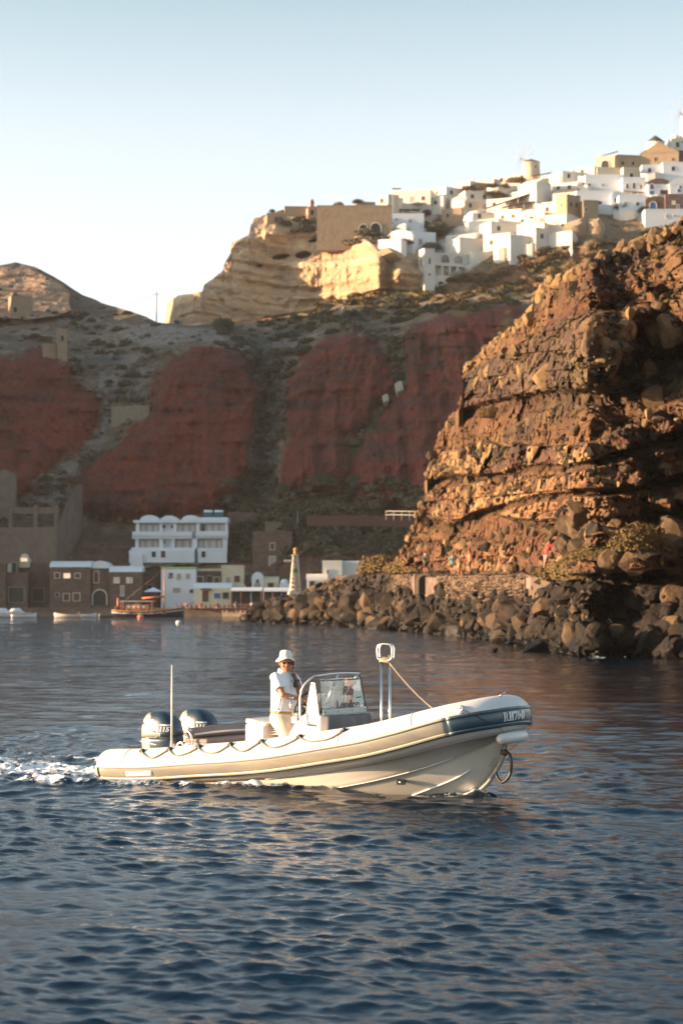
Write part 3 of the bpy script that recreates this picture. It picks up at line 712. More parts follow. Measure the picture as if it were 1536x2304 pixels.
# pale blocks fallen in the seam between the red bluffs
M_pale = mat('pale_block', (.36, .31, .25), rough=.9, var=.15, bump=.1, bs=2)
for (px, py, s, lab) in ((899, 876, 1.7, 'tall pale block fallen at the top of the green seam between red bluffs'), (868, 900, 1.25, 'smaller pale block lower left of the tall one in the green seam')):
    o = rock_obj('fallen_block', 3, A(px, py, Ybay(px, py) - 1.5), s, M_pale, rot=(.2, .3, .4), flat=1.3); tag(o, lab, 'rock')

def merge(items, name, m, sm=False):
    """items: (V, F, scale, loc, rotz)"""
    VV = []; FF = []; n = 0
    for V, Fc, sc, loc, rz in items:
        c, s = math.cos(rz), math.sin(rz)
        W = V * np.asarray(sc); W = np.stack([W[:, 0] * c - W[:, 1] * s, W[:, 0] * s + W[:, 1] * c, W[:, 2]], 1) + np.asarray(loc)
        VV.append(W); FF.append(Fc + n); n += len(V)
    me = np_mesh(name, np.concatenate(VV), np.concatenate(FF), None, sm)
    return link(name, me, m)
def rubble(n, region, Yf, smin, smax, name, m, kinds=range(8, 14), sink=.3):
    it = []
    for i in range(n):
        px, py = region()
        s = smin * (smax / smin) ** (rg.random() ** 2.2)
        p = A(px, py, Yf(px, py) - s * .25)
        V, Fc = ROCKS[rg.choice(list(kinds))]
        it.append((V, Fc, (s * rg.uniform(.8, 1.2), s * rg.uniform(.8, 1.2), s * rg.uniform(.6, 1)), p, rg.uniform(0, 6.28)))
    return tag(merge(it, name, m), kind='stuff')
def reg_shore():
    while True:
        px = rg.uniform(545, 1560); hb = float(HBOT(px)); tp = max(float(HTOP(px)) + 6, 1294 + max(0, px - 1180) * .1)
        py = hb - rg.random() ** 1.2 * (hb - tp)
        if not (932 < px < 982 and py < 1346): return px, py
rubble(2600, reg_shore, Yhead, .2, .85, 'shore_rubble', M_boulder)
def reg_slope():
    px = rg.uniform(930, 1560); return px, rg.uniform(float(HTOP(px)) + 5, 1290)
rubble(2400, reg_slope, Yhead, .1, .42, 'slope_rubble', M_boulder_tan)
rubble(1000, reg_slope, Yhead, .1, .5, 'slope_rubble', M_boulder)
def ledge_blocks(n, name, m):
    """broken blocks of lava standing shoulder to shoulder along the ledges"""
    it = []
    for i in range(n):
        u, l, amp = LEDGE[rg.choice((0, 1, 1, 2, 2, 3, 4, 4))]; px = rg.uniform(935, 1560); a, b = float(u(px)), float(l(px))
        if b - a < 6: continue
        py = a + (b - a) * rg.uniform(.05, 1.0); tp_ = float(HTOP(px))
        if py < tp_ + 4: continue
        Y = Yhead(px, py); h = min((b - a) / F * Y * .5, 2.0) * rg.uniform(.25, .7); V, Fc = ROCKS[rg.randrange(14)]
        it.append((V, Fc, (h * rg.uniform(.45, .95), h * rg.uniform(.5, .9), h * rg.uniform(.8, 1.25)), A(px, py, Y + h * .1), rg.uniform(0, 6.28)))
    for i in range(170):
        px = rg.uniform(900, 1540); py = float(HTOP(px)) + rg.uniform(-3, 16); Y = Yhead(px, py + 4); s = rg.uniform(.2, .7); V, Fc = ROCKS[rg.randrange(14)]
        it.append((V, Fc, (s, s * .9, s * rg.uniform(.7, 1.2)), A(px, py, Y), rg.uniform(0, 6.28)))
    return tag(merge(it, name, m), kind='stuff')
M_block = mat('ledge_stone', (.21, .135, .065), rough=.9, var=.35, vs=1.2, bump=.08, bs=4, tint=(.035, .028, .024), ts=.35, tstr=.9, spec=.15)
ledge_blocks(240, 'ledge_blocks', M_block)
def reg_bay():
    px = rg.uniform(-40, 1000); return px, rg.uniform(max(float(btop(px)) + 15, 730), 1170)
M_bayrock = mat('slope_stone', (.12, .10, .085), rough=.95, var=.3, vs=.7)
def reg_gully():
    while True:
        px = rg.uniform(-20, 960); py = rg.uniform(float(btop(px)) + 10, 1180)
        if not any(inpoly(px, py, p) for p in RED): return px, py
def inpoly(x, y, P):
    c = False
    for i in range(len(P)):
        (ax, ay), (bx, by) = P[i - 1], P[i]
        if (ay > y) != (by > y) and x < (bx - ax) * (y - ay) / (by - ay) + ax: c = not c
    return c
rubble(900, reg_gully, Ybay, .3, 1.5, 'gully_rubble', M_bayrock)

def bush(seed, n=70, leaf=.3, r=1.0, flat=.75, tall=False):
    q = random.Random(seed); vs = []; fs = []
    for i in range(n):
        a = q.uniform(0, 6.283); u = q.uniform(-.15, 1); rr = (1 - u * u) ** .5 if u > 0 else 1
        d = Vector((math.cos(a) * rr, math.sin(a) * rr, max(u, -.1) * flat))
        k = r * q.uniform(.62, 1.05); c = d * k
        t1 = Vector((q.gauss(0, 1), q.gauss(0, 1), q.gauss(0, 1))).normalized(); t2 = t1.cross(d + Vector((.01, .02, .03))).normalized()
        l = leaf * q.uniform(.6, 1.3); b = len(vs)
        vs += [c - t1 * l, c + t2 * l * .6 + d * l * .4, c + t1 * l, c - t2 * l * .6 + d * l * .3]
        fs.append((b, b + 1, b + 2, b + 3))
    # woody core keeps the bush from being see-through
    b = bmesh.new(); bmesh.ops.create_icosphere(b, subdivisions=1, radius=.66 * r); o = len(vs)
    for v in b.verts: vs.append(Vector((v.co.x, v.co.y, max(v.co.z, -.1) * flat)) * q.uniform(.85, 1.15))
    T = [[o + v.index for v in f.verts] for f in b.faces]; b.free()
    return np.array([v[:] for v in vs]), np.array([(f[0], f[1], f[2]) for f in fs] + [(f[0], f[2], f[3]) for f in fs] + T)
BUSH = [bush(k) for k in range(6)]
M_scrub = mat('scrub_leaf', (.080, .080, .055), rough=.9, var=.35, vs=.5, tint=(.125, .105, .068), ts=.12, tstr=.8, tdet=2, spec=.1)
M_scrub_y = mat('dry_scrub_leaf', (.120, .085, .036), rough=.9, var=.35, vs=.8, tint=(.085, .062, .03), ts=.3, tstr=.7, spec=.1)
def scrub(n, region, Yf, smin, smax, name, m):
    it = []
    for i in range(n):
        px, py = region(); s = rg.uniform(smin, smax)
        p = A(px, py, Yf(px, py) + .2)
        V, Fc = BUSH[rg.randrange(6)]
        it.append((V, Fc, (s * rg.uniform(.9, 1.5), s, s * rg.uniform(.7, 1)), p, rg.uniform(0, 6.28)))
    return tag(merge(it, name, m), kind='stuff')
def reg_scrub():
    while True:
        px = rg.uniform(-20, 1240) if rg.random() < .6 else rg.uniform(480, 960)
        py = rg.uniform(float(btop(px)) + 6, 1250)
        if any(inpoly(px, py, p) for p in RED): continue
        if inpoly(px, py, [(-10, 600), (150, 640), (150, 700), (0, 715)]) or inpoly(px, py, [(270, 735), (470, 735), (520, 765), (300, 780)]): continue
        if px < 520 and py > 1150: continue
        return px, py
scrub(620, reg_scrub, Ybay, .5, 1.7, 'hillside_scrub', M_scrub)
def reg_scrub2():
    return (rg.uniform(500, 760) if rg.random() < .5 else rg.uniform(700, 950)), rg.uniform(1080, 1180) if rg.random() < .6 else rg.uniform(1180, 1270)
scrub(200, reg_scrub2, Ybay, .7, 2.0, 'foot_scrub', M_scrub)
def reg_scrub3():
    while True:
        px = rg.uniform(640, 1536); py = rg.uniform(500, 720)
        if inpoly(px, py, [(640, 715), (760, 660), (940, 650), (1100, 605), (1240, 555), (1400, 545), (1536, 480), (1536, 560), (1240, 650), (1100, 690), (900, 720), (700, 735)]): return px, py
def Yhill(px, py):
    return Ybay(px, py) if py > float(btop(px)) else Yvil(px, py)
scrub(230, reg_scrub3, Yhill, .6, 1.8, 'dry_scrub', M_scrub_y)
def reg_scrub4():
    px = rg.uniform(1000, 1536); return px, rg.uniform(float(HTOP(px)) + 8, 1290)
scrub(120, reg_scrub4, Yhead, .15, .4, 'headland_scrub', M_scrub_y)
def reg_scrub5():
    while True:
        px = rg.uniform(600, 960); py = rg.uniform(480, 640)
        if inpoly(px, py, [(620, 500), (700, 495), (880, 530), (960, 480), (1000, 560), (940, 560), (830, 545), (760, 560), (700, 530), (640, 510)]): return px, py
scrub(80, reg_scrub5, Yvil, .7, 2.0, 'cliff_top_scrub', M_scrub)
# individual bushes
DENSE = [bush(20 + k, 1100, .075, 1, .8) for k in range(3)]
def bush_obj(px, py, s, Yf, m, label, wide=1.3):
    V, Fc = DENSE[rg.randrange(3)]
    key = ('bush', id(V), m.name); me = RMESH.get(key)
    if me is None: me = np_mesh('bush', V, Fc); me.materials.append(m); RMESH[key] = me
    o = bpy.data.objects.new('bush', me); COL.objects.link(o); o.location = A(px, py, Yf(px, py) - s * .35); o.scale = (s * wide, s, s)
    o.rotation_euler.z = rg.uniform(0, 6); return tag(o, label, 'bush')
for (px, py, s, wd, lab) in ((1521, 1150, 1.15, 1.1, 'round yellow bush at the right edge, upper of the pair'), (1440, 1232, 1.35, 1.3, 'large round yellow bush on the rocks left of the pale boulder'), (1300, 1300, 1.2, 2.0, 'long low olive bush sprawling beside the end of the path'), (1352, 1258, .9, 1.8, 'dry golden bush wedged between boulders above the path end'),
                              (1106, 936, .9, 1.1, 'small round grey-green bush on the upper ledge of the headland'), (1022, 1070, .8, 1, 'small yellow bush under the block ledge near the cliff edge'), (1240, 1296, .8, 1.6, 'low green bush beside the path right of the climbing person')):
    bush_obj(px, py, s, Yhead, M_scrub_y, lab, wd)
for (px, py, s, wd, lab) in ((848, 1285, 2.0, 2.4, 'golden bush mound on top of the spit right of the people in red'), (912, 1286, 1.4, 2.6, 'golden bush mound between the path people and the arch')):
    bush_obj(px, py, s, Yhead, M_scrub_y, lab, wd)
for (px, py, s, wd, lab) in ((795, 1000, 2.0, 1.3, 'round grey-green bush hanging in the seam between the red bluffs'), (728, 1090, 2.6, 1.2, 'large round bush at the foot of the third red bluff'), (722, 1076, 1.6, 1.1, 'bright green bush behind the large round one below the bluff'), (645, 1108, 2.2, 1.2, 'round dark bush at the mouth of the central gully'), (555, 1110, 2.2, 1.3, 'low round bush on the slope above the solar tanks'), (845, 1142, 2.4, 1.7, 'wide pale bush above the terrace wall behind the spit'),
                              (890, 690, 3.4, 1.0, 'round dark bush with a sunlit rim beside the palm slope'), (500, 735, 2.4, 1.9, 'dark bush at the foot of the pale cliff, left end')):
    bush_obj(px, py, s, Ybay, M_scrub, lab, wd)
# date palm on the shelf
pt = A(795, 742, Ybay(795, 738) - 1)
palm = empty('palm_tree', pt, 0, 'dark green date palm standing alone on the scrub shelf below the pale cliff', 'palm tree')
b = MB(); b.ring([(0, 0, -1), (.1, 0, 1.5), (0, 0, 3.2)], [.5, .42, .36], 8); b.build('trunk', mat('palm_trunk', (.10, .07, .045), bump=.05), palm)
b = MB()
for i in range(70):
    a = rg.uniform(0, 6.28); el_ = rg.uniform(-.5, 1.35); ln = rg.uniform(2.6, 3.6)
    d = Vector((math.cos(a) * math.cos(el_), math.sin(a) * math.cos(el_), math.sin(el_))); side_ = d.cross(Vector((0, 0, 1))).normalized()
    pts = [Vector((0, 0, 3.2)) + d * ln * t - Vector((0, 0, 1.3)) * t * t * ln / 3 for t in (0, .25, .5, .75, 1)]
    for j in range(4):
        for q in range(3):
            p0 = pts[j].lerp(pts[j + 1], q / 3); w_ = .55 * (1 - (j + q / 3) / 5)
            for sg in (-1, 1):
                e1 = p0 + side_ * sg * w_ + (pts[j + 1] - pts[j]) * .5 - Vector((0, 0, .2))
                b.add([p0, p0 + (pts[j + 1] - pts[j]) * .22, e1], [(0, 1, 2)])
b.build('crown', mat('palm_leaf', (.040, .060, .030), rough=.6, var=.3), palm, fix=False)
# ------------------------------------------------------------------ the rigid inflatable boat
M_tube = mat('tube_white', (.62, .61, .59), rough=.38, var=.05, vs=1.2, tint=(.46, .44, .40), ts=1.1, tstr=.35, bump=.002, bs=6)
M_band = mat('band_grey', (.20, .19, .17), rough=.30, var=.12, vs=6, tint=(.30, .27, .2), ts=2, tstr=.6, coat=.3, stretch=(.4, 1, 3))
M_strip = mat('strip_olive', (.36, .36, .29), rough=.35, var=.1, vs=8, coat=.2)
M_blue = mat('band_blue', (.026, .056, .085), rough=.32, var=.08, coat=.4)
M_bstrip = mat('strip_teal', (.06, .09, .105), rough=.35, var=.06, coat=.3)
M_black = mat('rubber_black', (.016, .016, .016), rough=.5, var=.1)
M_hull = mat('hull_gelcoat', (.52, .50, .46), rough=.25, var=.06, vs=1.3, coat=.3, tint=(.44, .40, .33), ts=1.4, tstr=.5)
M_grp = mat('deck_gelcoat', (.66, .65, .62), rough=.3, var=.04, coat=.3, tint=(.55, .52, .46), ts=2, tstr=.3)
M_chrome = mat('stainless', (.55, .55, .54), rough=.18, metal=1, var=.05)
M_seam = mat('seam_grey', (.50, .49, .46), rough=.5, var=.08)
M_rope = mat('rope_beige', (.28, .235, .17), rough=.9, var=.25, vs=40, bump=.004, bs=80)
M_cover = mat('cover_grey', (.13, .13, .135), rough=.85, var=.12, vs=3, bump=.006, bs=8)
M_pad = mat('pad_grey', (.20, .165, .15), rough=.8, var=.1, bump=.003, bs=30)
M_white = mat('white_paint', (.72, .72, .71), rough=.4, var=.04)

RIBO = empty('inflatable_boat', (BX, BY, 0), -BTH, 'white and grey rigid inflatable boat with twin outboards and a blue bow in the foreground', 'inflatable boat')
def P(lx, ly, z):   # boat point -> world
    return RIBO_M @ Vector((lx, ly, z))
RIBO_M = Matrix.Translation((BX, BY, 0)) @ Matrix.Rotation(-BTH, 4, 'Z')

def catmull(pts, n):
    pts = [Vector(p) for p in pts]; out = []
    q = [pts[0] * 2 - pts[1]] + pts + [pts[-1] * 2 - pts[-2]]
    for i in range(len(pts) - 1):
        for j in range(n):
            t = j / n; a, b, c, d = q[i], q[i + 1], q[i + 2], q[i + 3]
            out.append(.5 * ((2 * b) + (-a + c) * t + (2 * a - 5 * b + 4 * c - d) * t * t + (-a + 3 * b - 3 * c + d) * t ** 3))
    out.append(pts[-1]); return out
half = [(.05, -1.0, .225), (.5, -1.0, .235), (1.1, -1.0, .27), (1.8, -1.0, .34), (2.5, -1.0, .405), (3.2, -.985, .49), (3.9, -.95, .60), (4.5, -.90, .70), (5.0, -.835, .82), (5.4, -.74, .93), (5.66, -.63, 1.0), (5.86, -.44, 1.05), (5.96, -.22, 1.08), (5.99, 0, 1.09)]
hp_ = catmull(half, 8)
path = hp_ + [Vector((p.x, -p.y, p.z)) for p in hp_[-2::-1]]
NP_ = len(path)
arc = [0]
for i in range(1, NP_): arc.append(arc[-1] + (path[i] - path[i - 1]).length)
LEN = arc[-1]
def rad_at(s):
    e = min(s, LEN - s)
    return float(np.interp(e, [0, .04, .1, .2, 1.0, 3, 4.6, 6.5], [.15, .195, .225, .243, .25, .262, .258, .25]))
def frame(s):
    i = int(np.clip(np.searchsorted(arc, s), 1, NP_ - 1)); t = (s - arc[i - 1]) / (arc[i] - arc[i - 1])
    p = path[i - 1].lerp(path[i], t)
    a = path[max(i - 2, 0)]; b = path[min(i + 1, NP_ - 1)]
    T = (b - a).normalized(); out = Vector((T.y, -T.x, 0)).normalized(); up = out.cross(T)
    if up.z < 0: up = -up
    return p, out, up
def tp(s, ang, dr=0):
    p, o, u = frame(s); r = rad_at(s) + dr
    return p + o * (r * math.cos(ang)) + u * (r * math.sin(ang))
mb = MB(); secs = []
ss = [i * LEN / 220 for i in range(221)]
ss = [.0, .03, .06, .1, .15] + ss[5:-5] + [LEN - .15, LEN - .1, LEN - .06, LEN - .03, LEN]
for s in ss: secs.append([tp(s, 2 * math.pi * k / 28) for k in range(28)])
mb.sweep(secs)
for e, sg in ((0, -1), (LEN, 1)):
    p, o, u = frame(e)
tubes = mb.build('inflatable_tube', M_tube, RIBO)
def a_top(s): return R(float(np.interp(min(s, LEN - s), [0, 3, 5, 5.9, 7], [6, 8, 18, 27, 27])))
def a_bot(s): return R(float(np.interp(min(s, LEN - s), [0, 3, 5, 5.9, 7], [-44, -42, -34, -26, -26])))
def band(s0, s1, fa, fb, thk, name, m, n=None, parent=None, na=6):
    mb = MB(); secs = []; n = n or max(8, int((s1 - s0) / .055))
    for i in range(n + 1):
        s = s0 + (s1 - s0) * i / n; a, b = fa(s), fb(s)
        outer = [tp(s, a + (b - a) * k / na, thk * (.35 if k in (0, na) else 1)) for k in range(na + 1)]
        inner = [tp(s, a + (b - a) * k / na, -.01) for k in range(na, -1, -1)]
        secs.append(outer + inner)
    mb.sweep(secs)
    return mb.build(name, m, parent or RIBO)
SB = 5.62          # where grey turns to blue
rub = band(.02, SB, a_top, a_bot, .010, 'rub_band', M_band)
band(LEN - SB, LEN - .02, a_top, a_bot, .010, 'rub_band', M_band)
bow_band = band(SB, LEN - SB, a_top, a_bot, .011, 'bow_band', M_blue, 40); bow_band['label'] = 'blue bow band lettered RH 700'
for (s0, s1, m) in ((.015, SB, M_strip), (SB, LEN - SB, M_bstrip), (LEN - SB, LEN - .015, M_strip)):
    band(s0, s1, lambda s: a_top(s), lambda s: a_top(s) - R(9), .024, 'rubbing_strip', m, None, rub)
    band(s0, s1, lambda s: a_bot(s) + R(9), lambda s: a_bot(s), .024, 'rubbing_strip', m, None, rub)
    band(s0, s1, lambda s: a_top(s) - R(9), lambda s: a_top(s) - R(11), .020, 'trim_line', M_black, None, rub, 2)
    band(s0, s1, lambda s: a_bot(s), lambda s: a_bot(s) - R(3.5), .022, 'trim_line', M_black, None, rub, 2)
band(.02, .10, lambda s: a_top(s) - R(1), lambda s: a_bot(s) + R(1), .030, 'end_cap', M_strip)
band(.62, 1.10, lambda s: a_top(s) - R(17), lambda s: a_bot(s) + R(14), .016, 'name_plate', M_white)

# glued seams round the tube, with their wear strips
for s in (.55, 1.75, 2.95, 4.15, 5.2, LEN - 5.2, LEN - 4.15, LEN - 2.95, LEN - 1.75, LEN - .55):
    mb = MB(); sec = []
    for k in range(19):
        a = R(12 + 160 * k / 18); sec.append([tp(s - .016, a, -.002), tp(s - .014, a, .0035), tp(s + .014, a, .0035), tp(s + .016, a, -.002)])
    mb.sweep(sec); mb.build('seam', M_seam, tubes)
for s in (1.15, 3.5, 4.75):
    mb = MB(); c_, o_, u_ = frame(s); q_ = tp(s, R(118), .0); n_ = (q_ - c_).normalized(); mb.cyl(q_ - n_ * .005, q_ + n_ * .012, .032, n=16); mb.build('valve', M_black, tubes)
# ---- lettering helper
def text_mesh(body, size, extr=.0, off=.0, shear=0, sx=1):
    cu = bpy.data.curves.new('t', 'FONT'); cu.body = body; cu.size = size; cu.extrude = extr; cu.offset = off; cu.shear = shear
    cu.align_x = 'CENTER'; cu.align_y = 'CENTER'; cu.resolution_u = 3
    ob = bpy.data.objects.new('t', cu); COL.objects.link(ob)
    dg = bpy.context.evaluated_depsgraph_get(); me = bpy.data.meshes.new_from_object(ob.evaluated_get(dg))
    V = [(v.co.x * sx, v.co.y, v.co.z) for v in me.vertices]; Fc = [list(p.vertices) for p in me.polygons]
    bpy.data.objects.remove(ob); bpy.data.curves.remove(cu); bpy.data.meshes.remove(me)
    return V, Fc
def subdiv(V, Fc, cuts_len):
    b = bmesh.new(); vs = [b.verts.new(v) for v in V]
    for f in Fc:
        try: b.faces.new([vs[i] for i in f])
        except ValueError: pass
    bmesh.ops.triangulate(b, faces=b.faces)
    for it in range(3):
        es = [e for e in b.edges if e.calc_length() > cuts_len]
        if es: bmesh.ops.subdivide_edges(b, edges=es, cuts=1)
        bmesh.ops.triangulate(b, faces=b.faces)
    b.verts.index_update()
    r = [v.co.copy() for v in b.verts], [[v.index for v in f.verts] for f in b.faces]; b.free(); return r
# slab letters built from strokes (the boat's lettering is a heavy condensed serif)
def slab_letters(txt):
    """letters in a 1-high cell, heavy stems, thin joins, small serifs; returns rects/polys"""
    out = []; x = 0
    def rect(a, b, c, d): out.append([(x + a, b), (x + c, b), (x + c, d), (x + a, d)])
    def arcp(cx, cy, rx, ry, a0, a1, w0, w1, n=10):
        for i in range(n):
            t0, t1 = R(a0 + (a1 - a0) * i / n), R(a0 + (a1 - a0) * (i + 1) / n)
            def pt(t, o):
                k = abs(math.cos(t)); ww = w1 + (w0 - w1) * k
                return (x + cx + (rx - o * ww) * math.cos(t), cy + (ry - o * ww * .6) * math.sin(t))
            out.append([pt(t0, 0), pt(t1, 0), pt(t1, 1), pt(t0, 1)])
    for ch in txt:
        if ch == 'R':
            rect(.05, 0, .25, 1); rect(0, 0, .3, .06); rect(0, .94, .3, 1)
            arcp(.26, .74, .26, .26, 90, -90, .18, .06); out.append([(x + .30, .50), (x + .44, .50), (x + .62, 0), (x + .42, 0)]); w = .66
        elif ch == 'H':
            rect(.05, 0, .22, 1); rect(.36, 0, .53, 1); rect(.22, .46, .36, .54); rect(0, 0, .27, .06); rect(0, .94, .27, 1); rect(.31, 0, .58, .06); rect(.31, .94, .58, 1); w = .64
        elif ch == '7':
            rect(0, .82, .5, 1); out.append([(x + .34, .83), (x + .5, .83), (x + .26, 0), (x + .08, 0)]); rect(0, .7, .06, .84); w = .56
        elif ch == '0':
            arcp(.26, .5, .26, .5, 0, 360, .19, .07, 22); w = .58
        elif ch == ' ': w = .12
        x += w
    return out, x
polys, wid_ = slab_letters('RH700')
# RH 700 wrapped on the bow, reading left to right seen from starboard
mb = MB(); hgt = .105; s_mid = LEN / 2 - .12
for pg in polys:
    # split each stroke so it follows the curve
    n = 3
    a, b_, c, d = [Vector((q[0], q[1])) for q in pg]
    for i in range(n):
        l0, l1 = a.lerp(d, i / n), a.lerp(d, (i + 1) / n); r0, r1 = b_.lerp(c, i / n), b_.lerp(c, (i + 1) / n)
        cs = []
        for q in (l0, r0, r1, l1):
            s = s_mid + (q.x - wid_ / 2) * hgt * 1.05
            am = (a_top(s) + a_bot(s)) / 2; cs.append(tp(s, am + (q.y - .5) * hgt / rad_at(s), .020))
        mb.add(cs, [(0, 1, 2, 3)])
o = mb.build('lettering', M_white, bow_band, fix=False)

# ---- hull
keel = catmull([(.75, 0, -.34), (2.5, 0, -.36), (4.2, 0, -.33), (5.0, 0, -.22), (5.4, 0, -.02), (5.68, 0, .16), (5.88, 0, .40), (5.975, 0, .60), (6.01, 0, .80), (6.02, 0, .86)], 6)
chin = catmull([(.75, -.88, -.16), (2.5, -.90, -.08), (3.5, -.86, .03), (4.2, -.76, .15), (4.8, -.60, .30), (5.25, -.42, .45), (5.6, -.24, .60), (5.85, -.10, .72), (5.98, -.03, .80), (6.02, -.01, .87)], 6)
topc = catmull([(.75, -.99, .03), (2.5, -.99, .15), (3.5, -.955, .28), (4.2, -.90, .40), (4.9, -.78, .56), (5.35, -.62, .70), (5.65, -.42, .80), (5.86, -.22, .86), (5.98, -.07, .89), (6.03, -.012, .90)], 6)
mb = MB(); secs = []
for k_, c_, t_ in zip(keel, chin, topc):
    sec = []
    for i in range(9):
        t = i / 8; p = k_.lerp(c_, t); p.z -= .03 * math.sin(math.pi * t) * (1 if abs(c_.y) > .3 else .3); p.y -= .025 * math.sin(math.pi * t); sec.append(p)
    sec.append(c_ + Vector((0, -.018, .004)))
    for i in range(1, 6): sec.append(c_.lerp(t_, i / 5))
    full = [Vector((p.x, -p.y, p.z)) for p in sec[::-1]] + sec[1:]
    secs.append(full)
mb.sweep(secs, closed_sec=False, cap=False)
hull = mb.build('hull', M_hull, RIBO)
# keel, flange and spray strakes
mb = MB()
for sg in (1, -1):
    mb.ring([Vector((p.x + .005, sg * (p.y - .012), p.z - .005)) for p in topc[8:]], .021, 6)
mb.build('flange', M_white, hull)
mb = MB()
for sg in (1, -1):
    pts = []
    for k_, c_ in list(zip(keel, chin))[12:34]:
        p = k_.lerp(c_, .52); pts.append(Vector((p.x, sg * (p.y - .035), p.z - .035)))
    mb.ring(pts, [.004] + [.011] * (len(pts) - 2) + [.004], 6)
    mb.ring([Vector((c_.x, sg * (c_.y - .02), c_.z)) for c_ in chin[6:34]], .006, 6)
mb.build('spray_rail', M_white, hull)
mb = MB(); mb.ring([p + Vector((.012, 0, -.008)) for p in keel[26:46]], .034, 8); st = mb.build('stem_guard', mat('stem_guard_grey', (.30, .28, .25), rough=.5), hull)
mb = MB()
for sg in (1, -1):
    q = [(5.86, .03, .40), (5.95, .014, .52), (5.80, .10, .57), (5.70, .115, .45)]
    mb.add([(a, -sg * (b + .006), c) for a, b, c in q], [(0, 1, 2, 3)])
o = mb.build('patch', mat('patch_grey', (.30, .26, .235), rough=.7), hull); md = o.modifiers.new('s', 'SOLIDIFY'); md.thickness = .012; md.offset = 0
# drain outlet
pk = chin[22].lerp(keel[22], .12)
mb = MB(); mb.box((pk.x + .1, pk.y - .022, pk.z - .005), (.125, .03, .075), rot=Euler((R(-34), 0, R(14))).to_matrix()); dr = mb.build('drain_outlet', M_black, hull, bevel=.01)
mb = MB(); mb.cyl((pk.x + .1, pk.y - .030, pk.z - .01), (pk.x + .098, pk.y - .046, pk.z - .02), .024); mb.build('grille', M_chrome, dr)

# ---- inside
def deckz(x): return .16 + .0 * x
mb = MB()
mb.prism([(.78, -.8), (3.2, -.78), (3.9, -.6), (4.4, -.35), (4.4, .35), (3.9, .6), (3.2, .78), (.78, .8)], 'z', .10, .16); mb.build('deck', M_grp, RIBO)
mb = MB()
mb.sweep([[Vector((x, -y, z)), Vector((x, y, z)), Vector((x, y, z - dz)), Vector((x, -y, z - dz))] for x, y, z, dz in ((4.55, .72, .70, .3), (4.9, .66, .86, .2), (5.4, .56, .95, .15), (5.74, .36, 1.02, .12), (5.88, .12, 1.06, .1))], smooth=False)
mb.build('bow_locker', M_grp, RIBO, bevel=.02)
mb = MB(); mb.box((.96, 0, .24), (.09, 1.62, .50)); mb.build('transom', M_grp, RIBO, bevel=.02)
mb = MB(); mb.box((1.42, 0, .36), (.40, 1.3, .42)); bench = mb.build('bench', M_grp, RIBO, bevel=.03)
mb = MB(); mb.box((1.42, 0, .60), (.42, 1.26, .07)); mb.build('cushion', M_pad, bench, bevel=.025)
# padded backrest on a stainless hoop
mb = MB(); mb.ring([(1.33, -.66, .70), (1.33, -.64, .705), (1.33, 0, .715), (1.33, .72, .705), (1.33, .74, .70)], [.05, .078, .080, .078, .05], 16); br_ = mb.build('backrest', M_pad, RIBO)
mb = MB(); mb.ring([(1.395, -.64, .695), (1.412, 0, .705), (1.395, .72, .695)], .017, 8); mb.build('piping', M_white, br_)
for y in (-.68, .76):
    mb = MB(); mb.ring(catmull([(1.42, y, .42), (1.40, y, .58), (1.37, y, .70), (1.31, y * .99, .735), (1.28, y, .70)], 4), .017, 8); mb.build('backrest_frame', M_chrome, br_)
# leaning seat
mb = MB(); mb.box((2.20, .08, .50), (.34, .78, .70)); ls = mb.build('leaning_seat', M_grp, RIBO, bevel=.035, seg=3)
mb = MB(); mb.prism([(2.03, .855), (2.39, .82), (2.40, .87), (2.04, .925)], 'y', -.30, .46); mb.build('cushion', mat('cushion_cream', (.62, .58, .52), rough=.7), ls, bevel=.02)
# console
mb = MB()
mb.prism([(2.98, .16), (3.46, .16), (3.46, 1.01), (3.30, 1.03), (3.16, 1.02), (3.00, .86), (2.92, .74)], 'y', -.50, .56)
cons = mb.build('console', M_grp, RIBO, bevel=.025, seg=3)
mb = MB(); mb.cyl((3.24, -.502, .68), (3.24, -.512, .68), .062, n=24); mb.cyl((3.24, -.512, .68), (3.24, -.518, .68), .045, n=24); mb.build('hatch', mat('hatch_white', (.55, .54, .5), rough=.4), cons)
mb = MB()   # side wings of the screen
for y in (-.50, .55):
    mb = MB(); mb.prism([(3.20, 1.02), (3.43, 1.02), (3.36, 1.45), (3.30, 1.46)], 'y', y - .008, y + .008); mb.build('screen_bracket', M_grp, cons)
M_glass = bpy.data.materials.new('perspex'); M_glass.use_nodes = True
gb = M_glass.node_tree.nodes['Principled BSDF']
gb.inputs['Base Color'].default_value = (.60, .72, .74, 1); gb.inputs['Roughness'].default_value = .04; gb.inputs['Transmission Weight'].default_value = .92; gb.inputs['IOR'].default_value = 1.25; gb.inputs['Alpha'].default_value = .22
mb = MB()
scr = [(3.475, -.50, 1.03), (3.475, .56, 1.03), (3.41, .52, 1.50), (3.41, -.46, 1.50)]
mb.add(scr + [(a + .006, b, c) for a, b, c in scr], [(0, 1, 2, 3), (7, 6, 5, 4), (0, 4, 5, 1), (1, 5, 6, 2), (2, 6, 7, 3), (3, 7, 4, 0)])
ws = mb.build('windscreen', M_glass, cons)
mb = MB(); mb.box((3.485, .03, 1.055), (.016, 1.04, .075), rot=Euler((0, R(-8), 0)).to_matrix()); bs_ = mb.build('screen_base', mat('base_greygreen', (.33, .38, .37), rough=.4), cons, bevel=.004)
for y in (-.45, -.15, .2, .5):
    mb = MB(); mb.cyl((3.492, y, 1.055), (3.50, y, 1.056), .011, n=10); mb.build('screw', M_chrome, bs_)
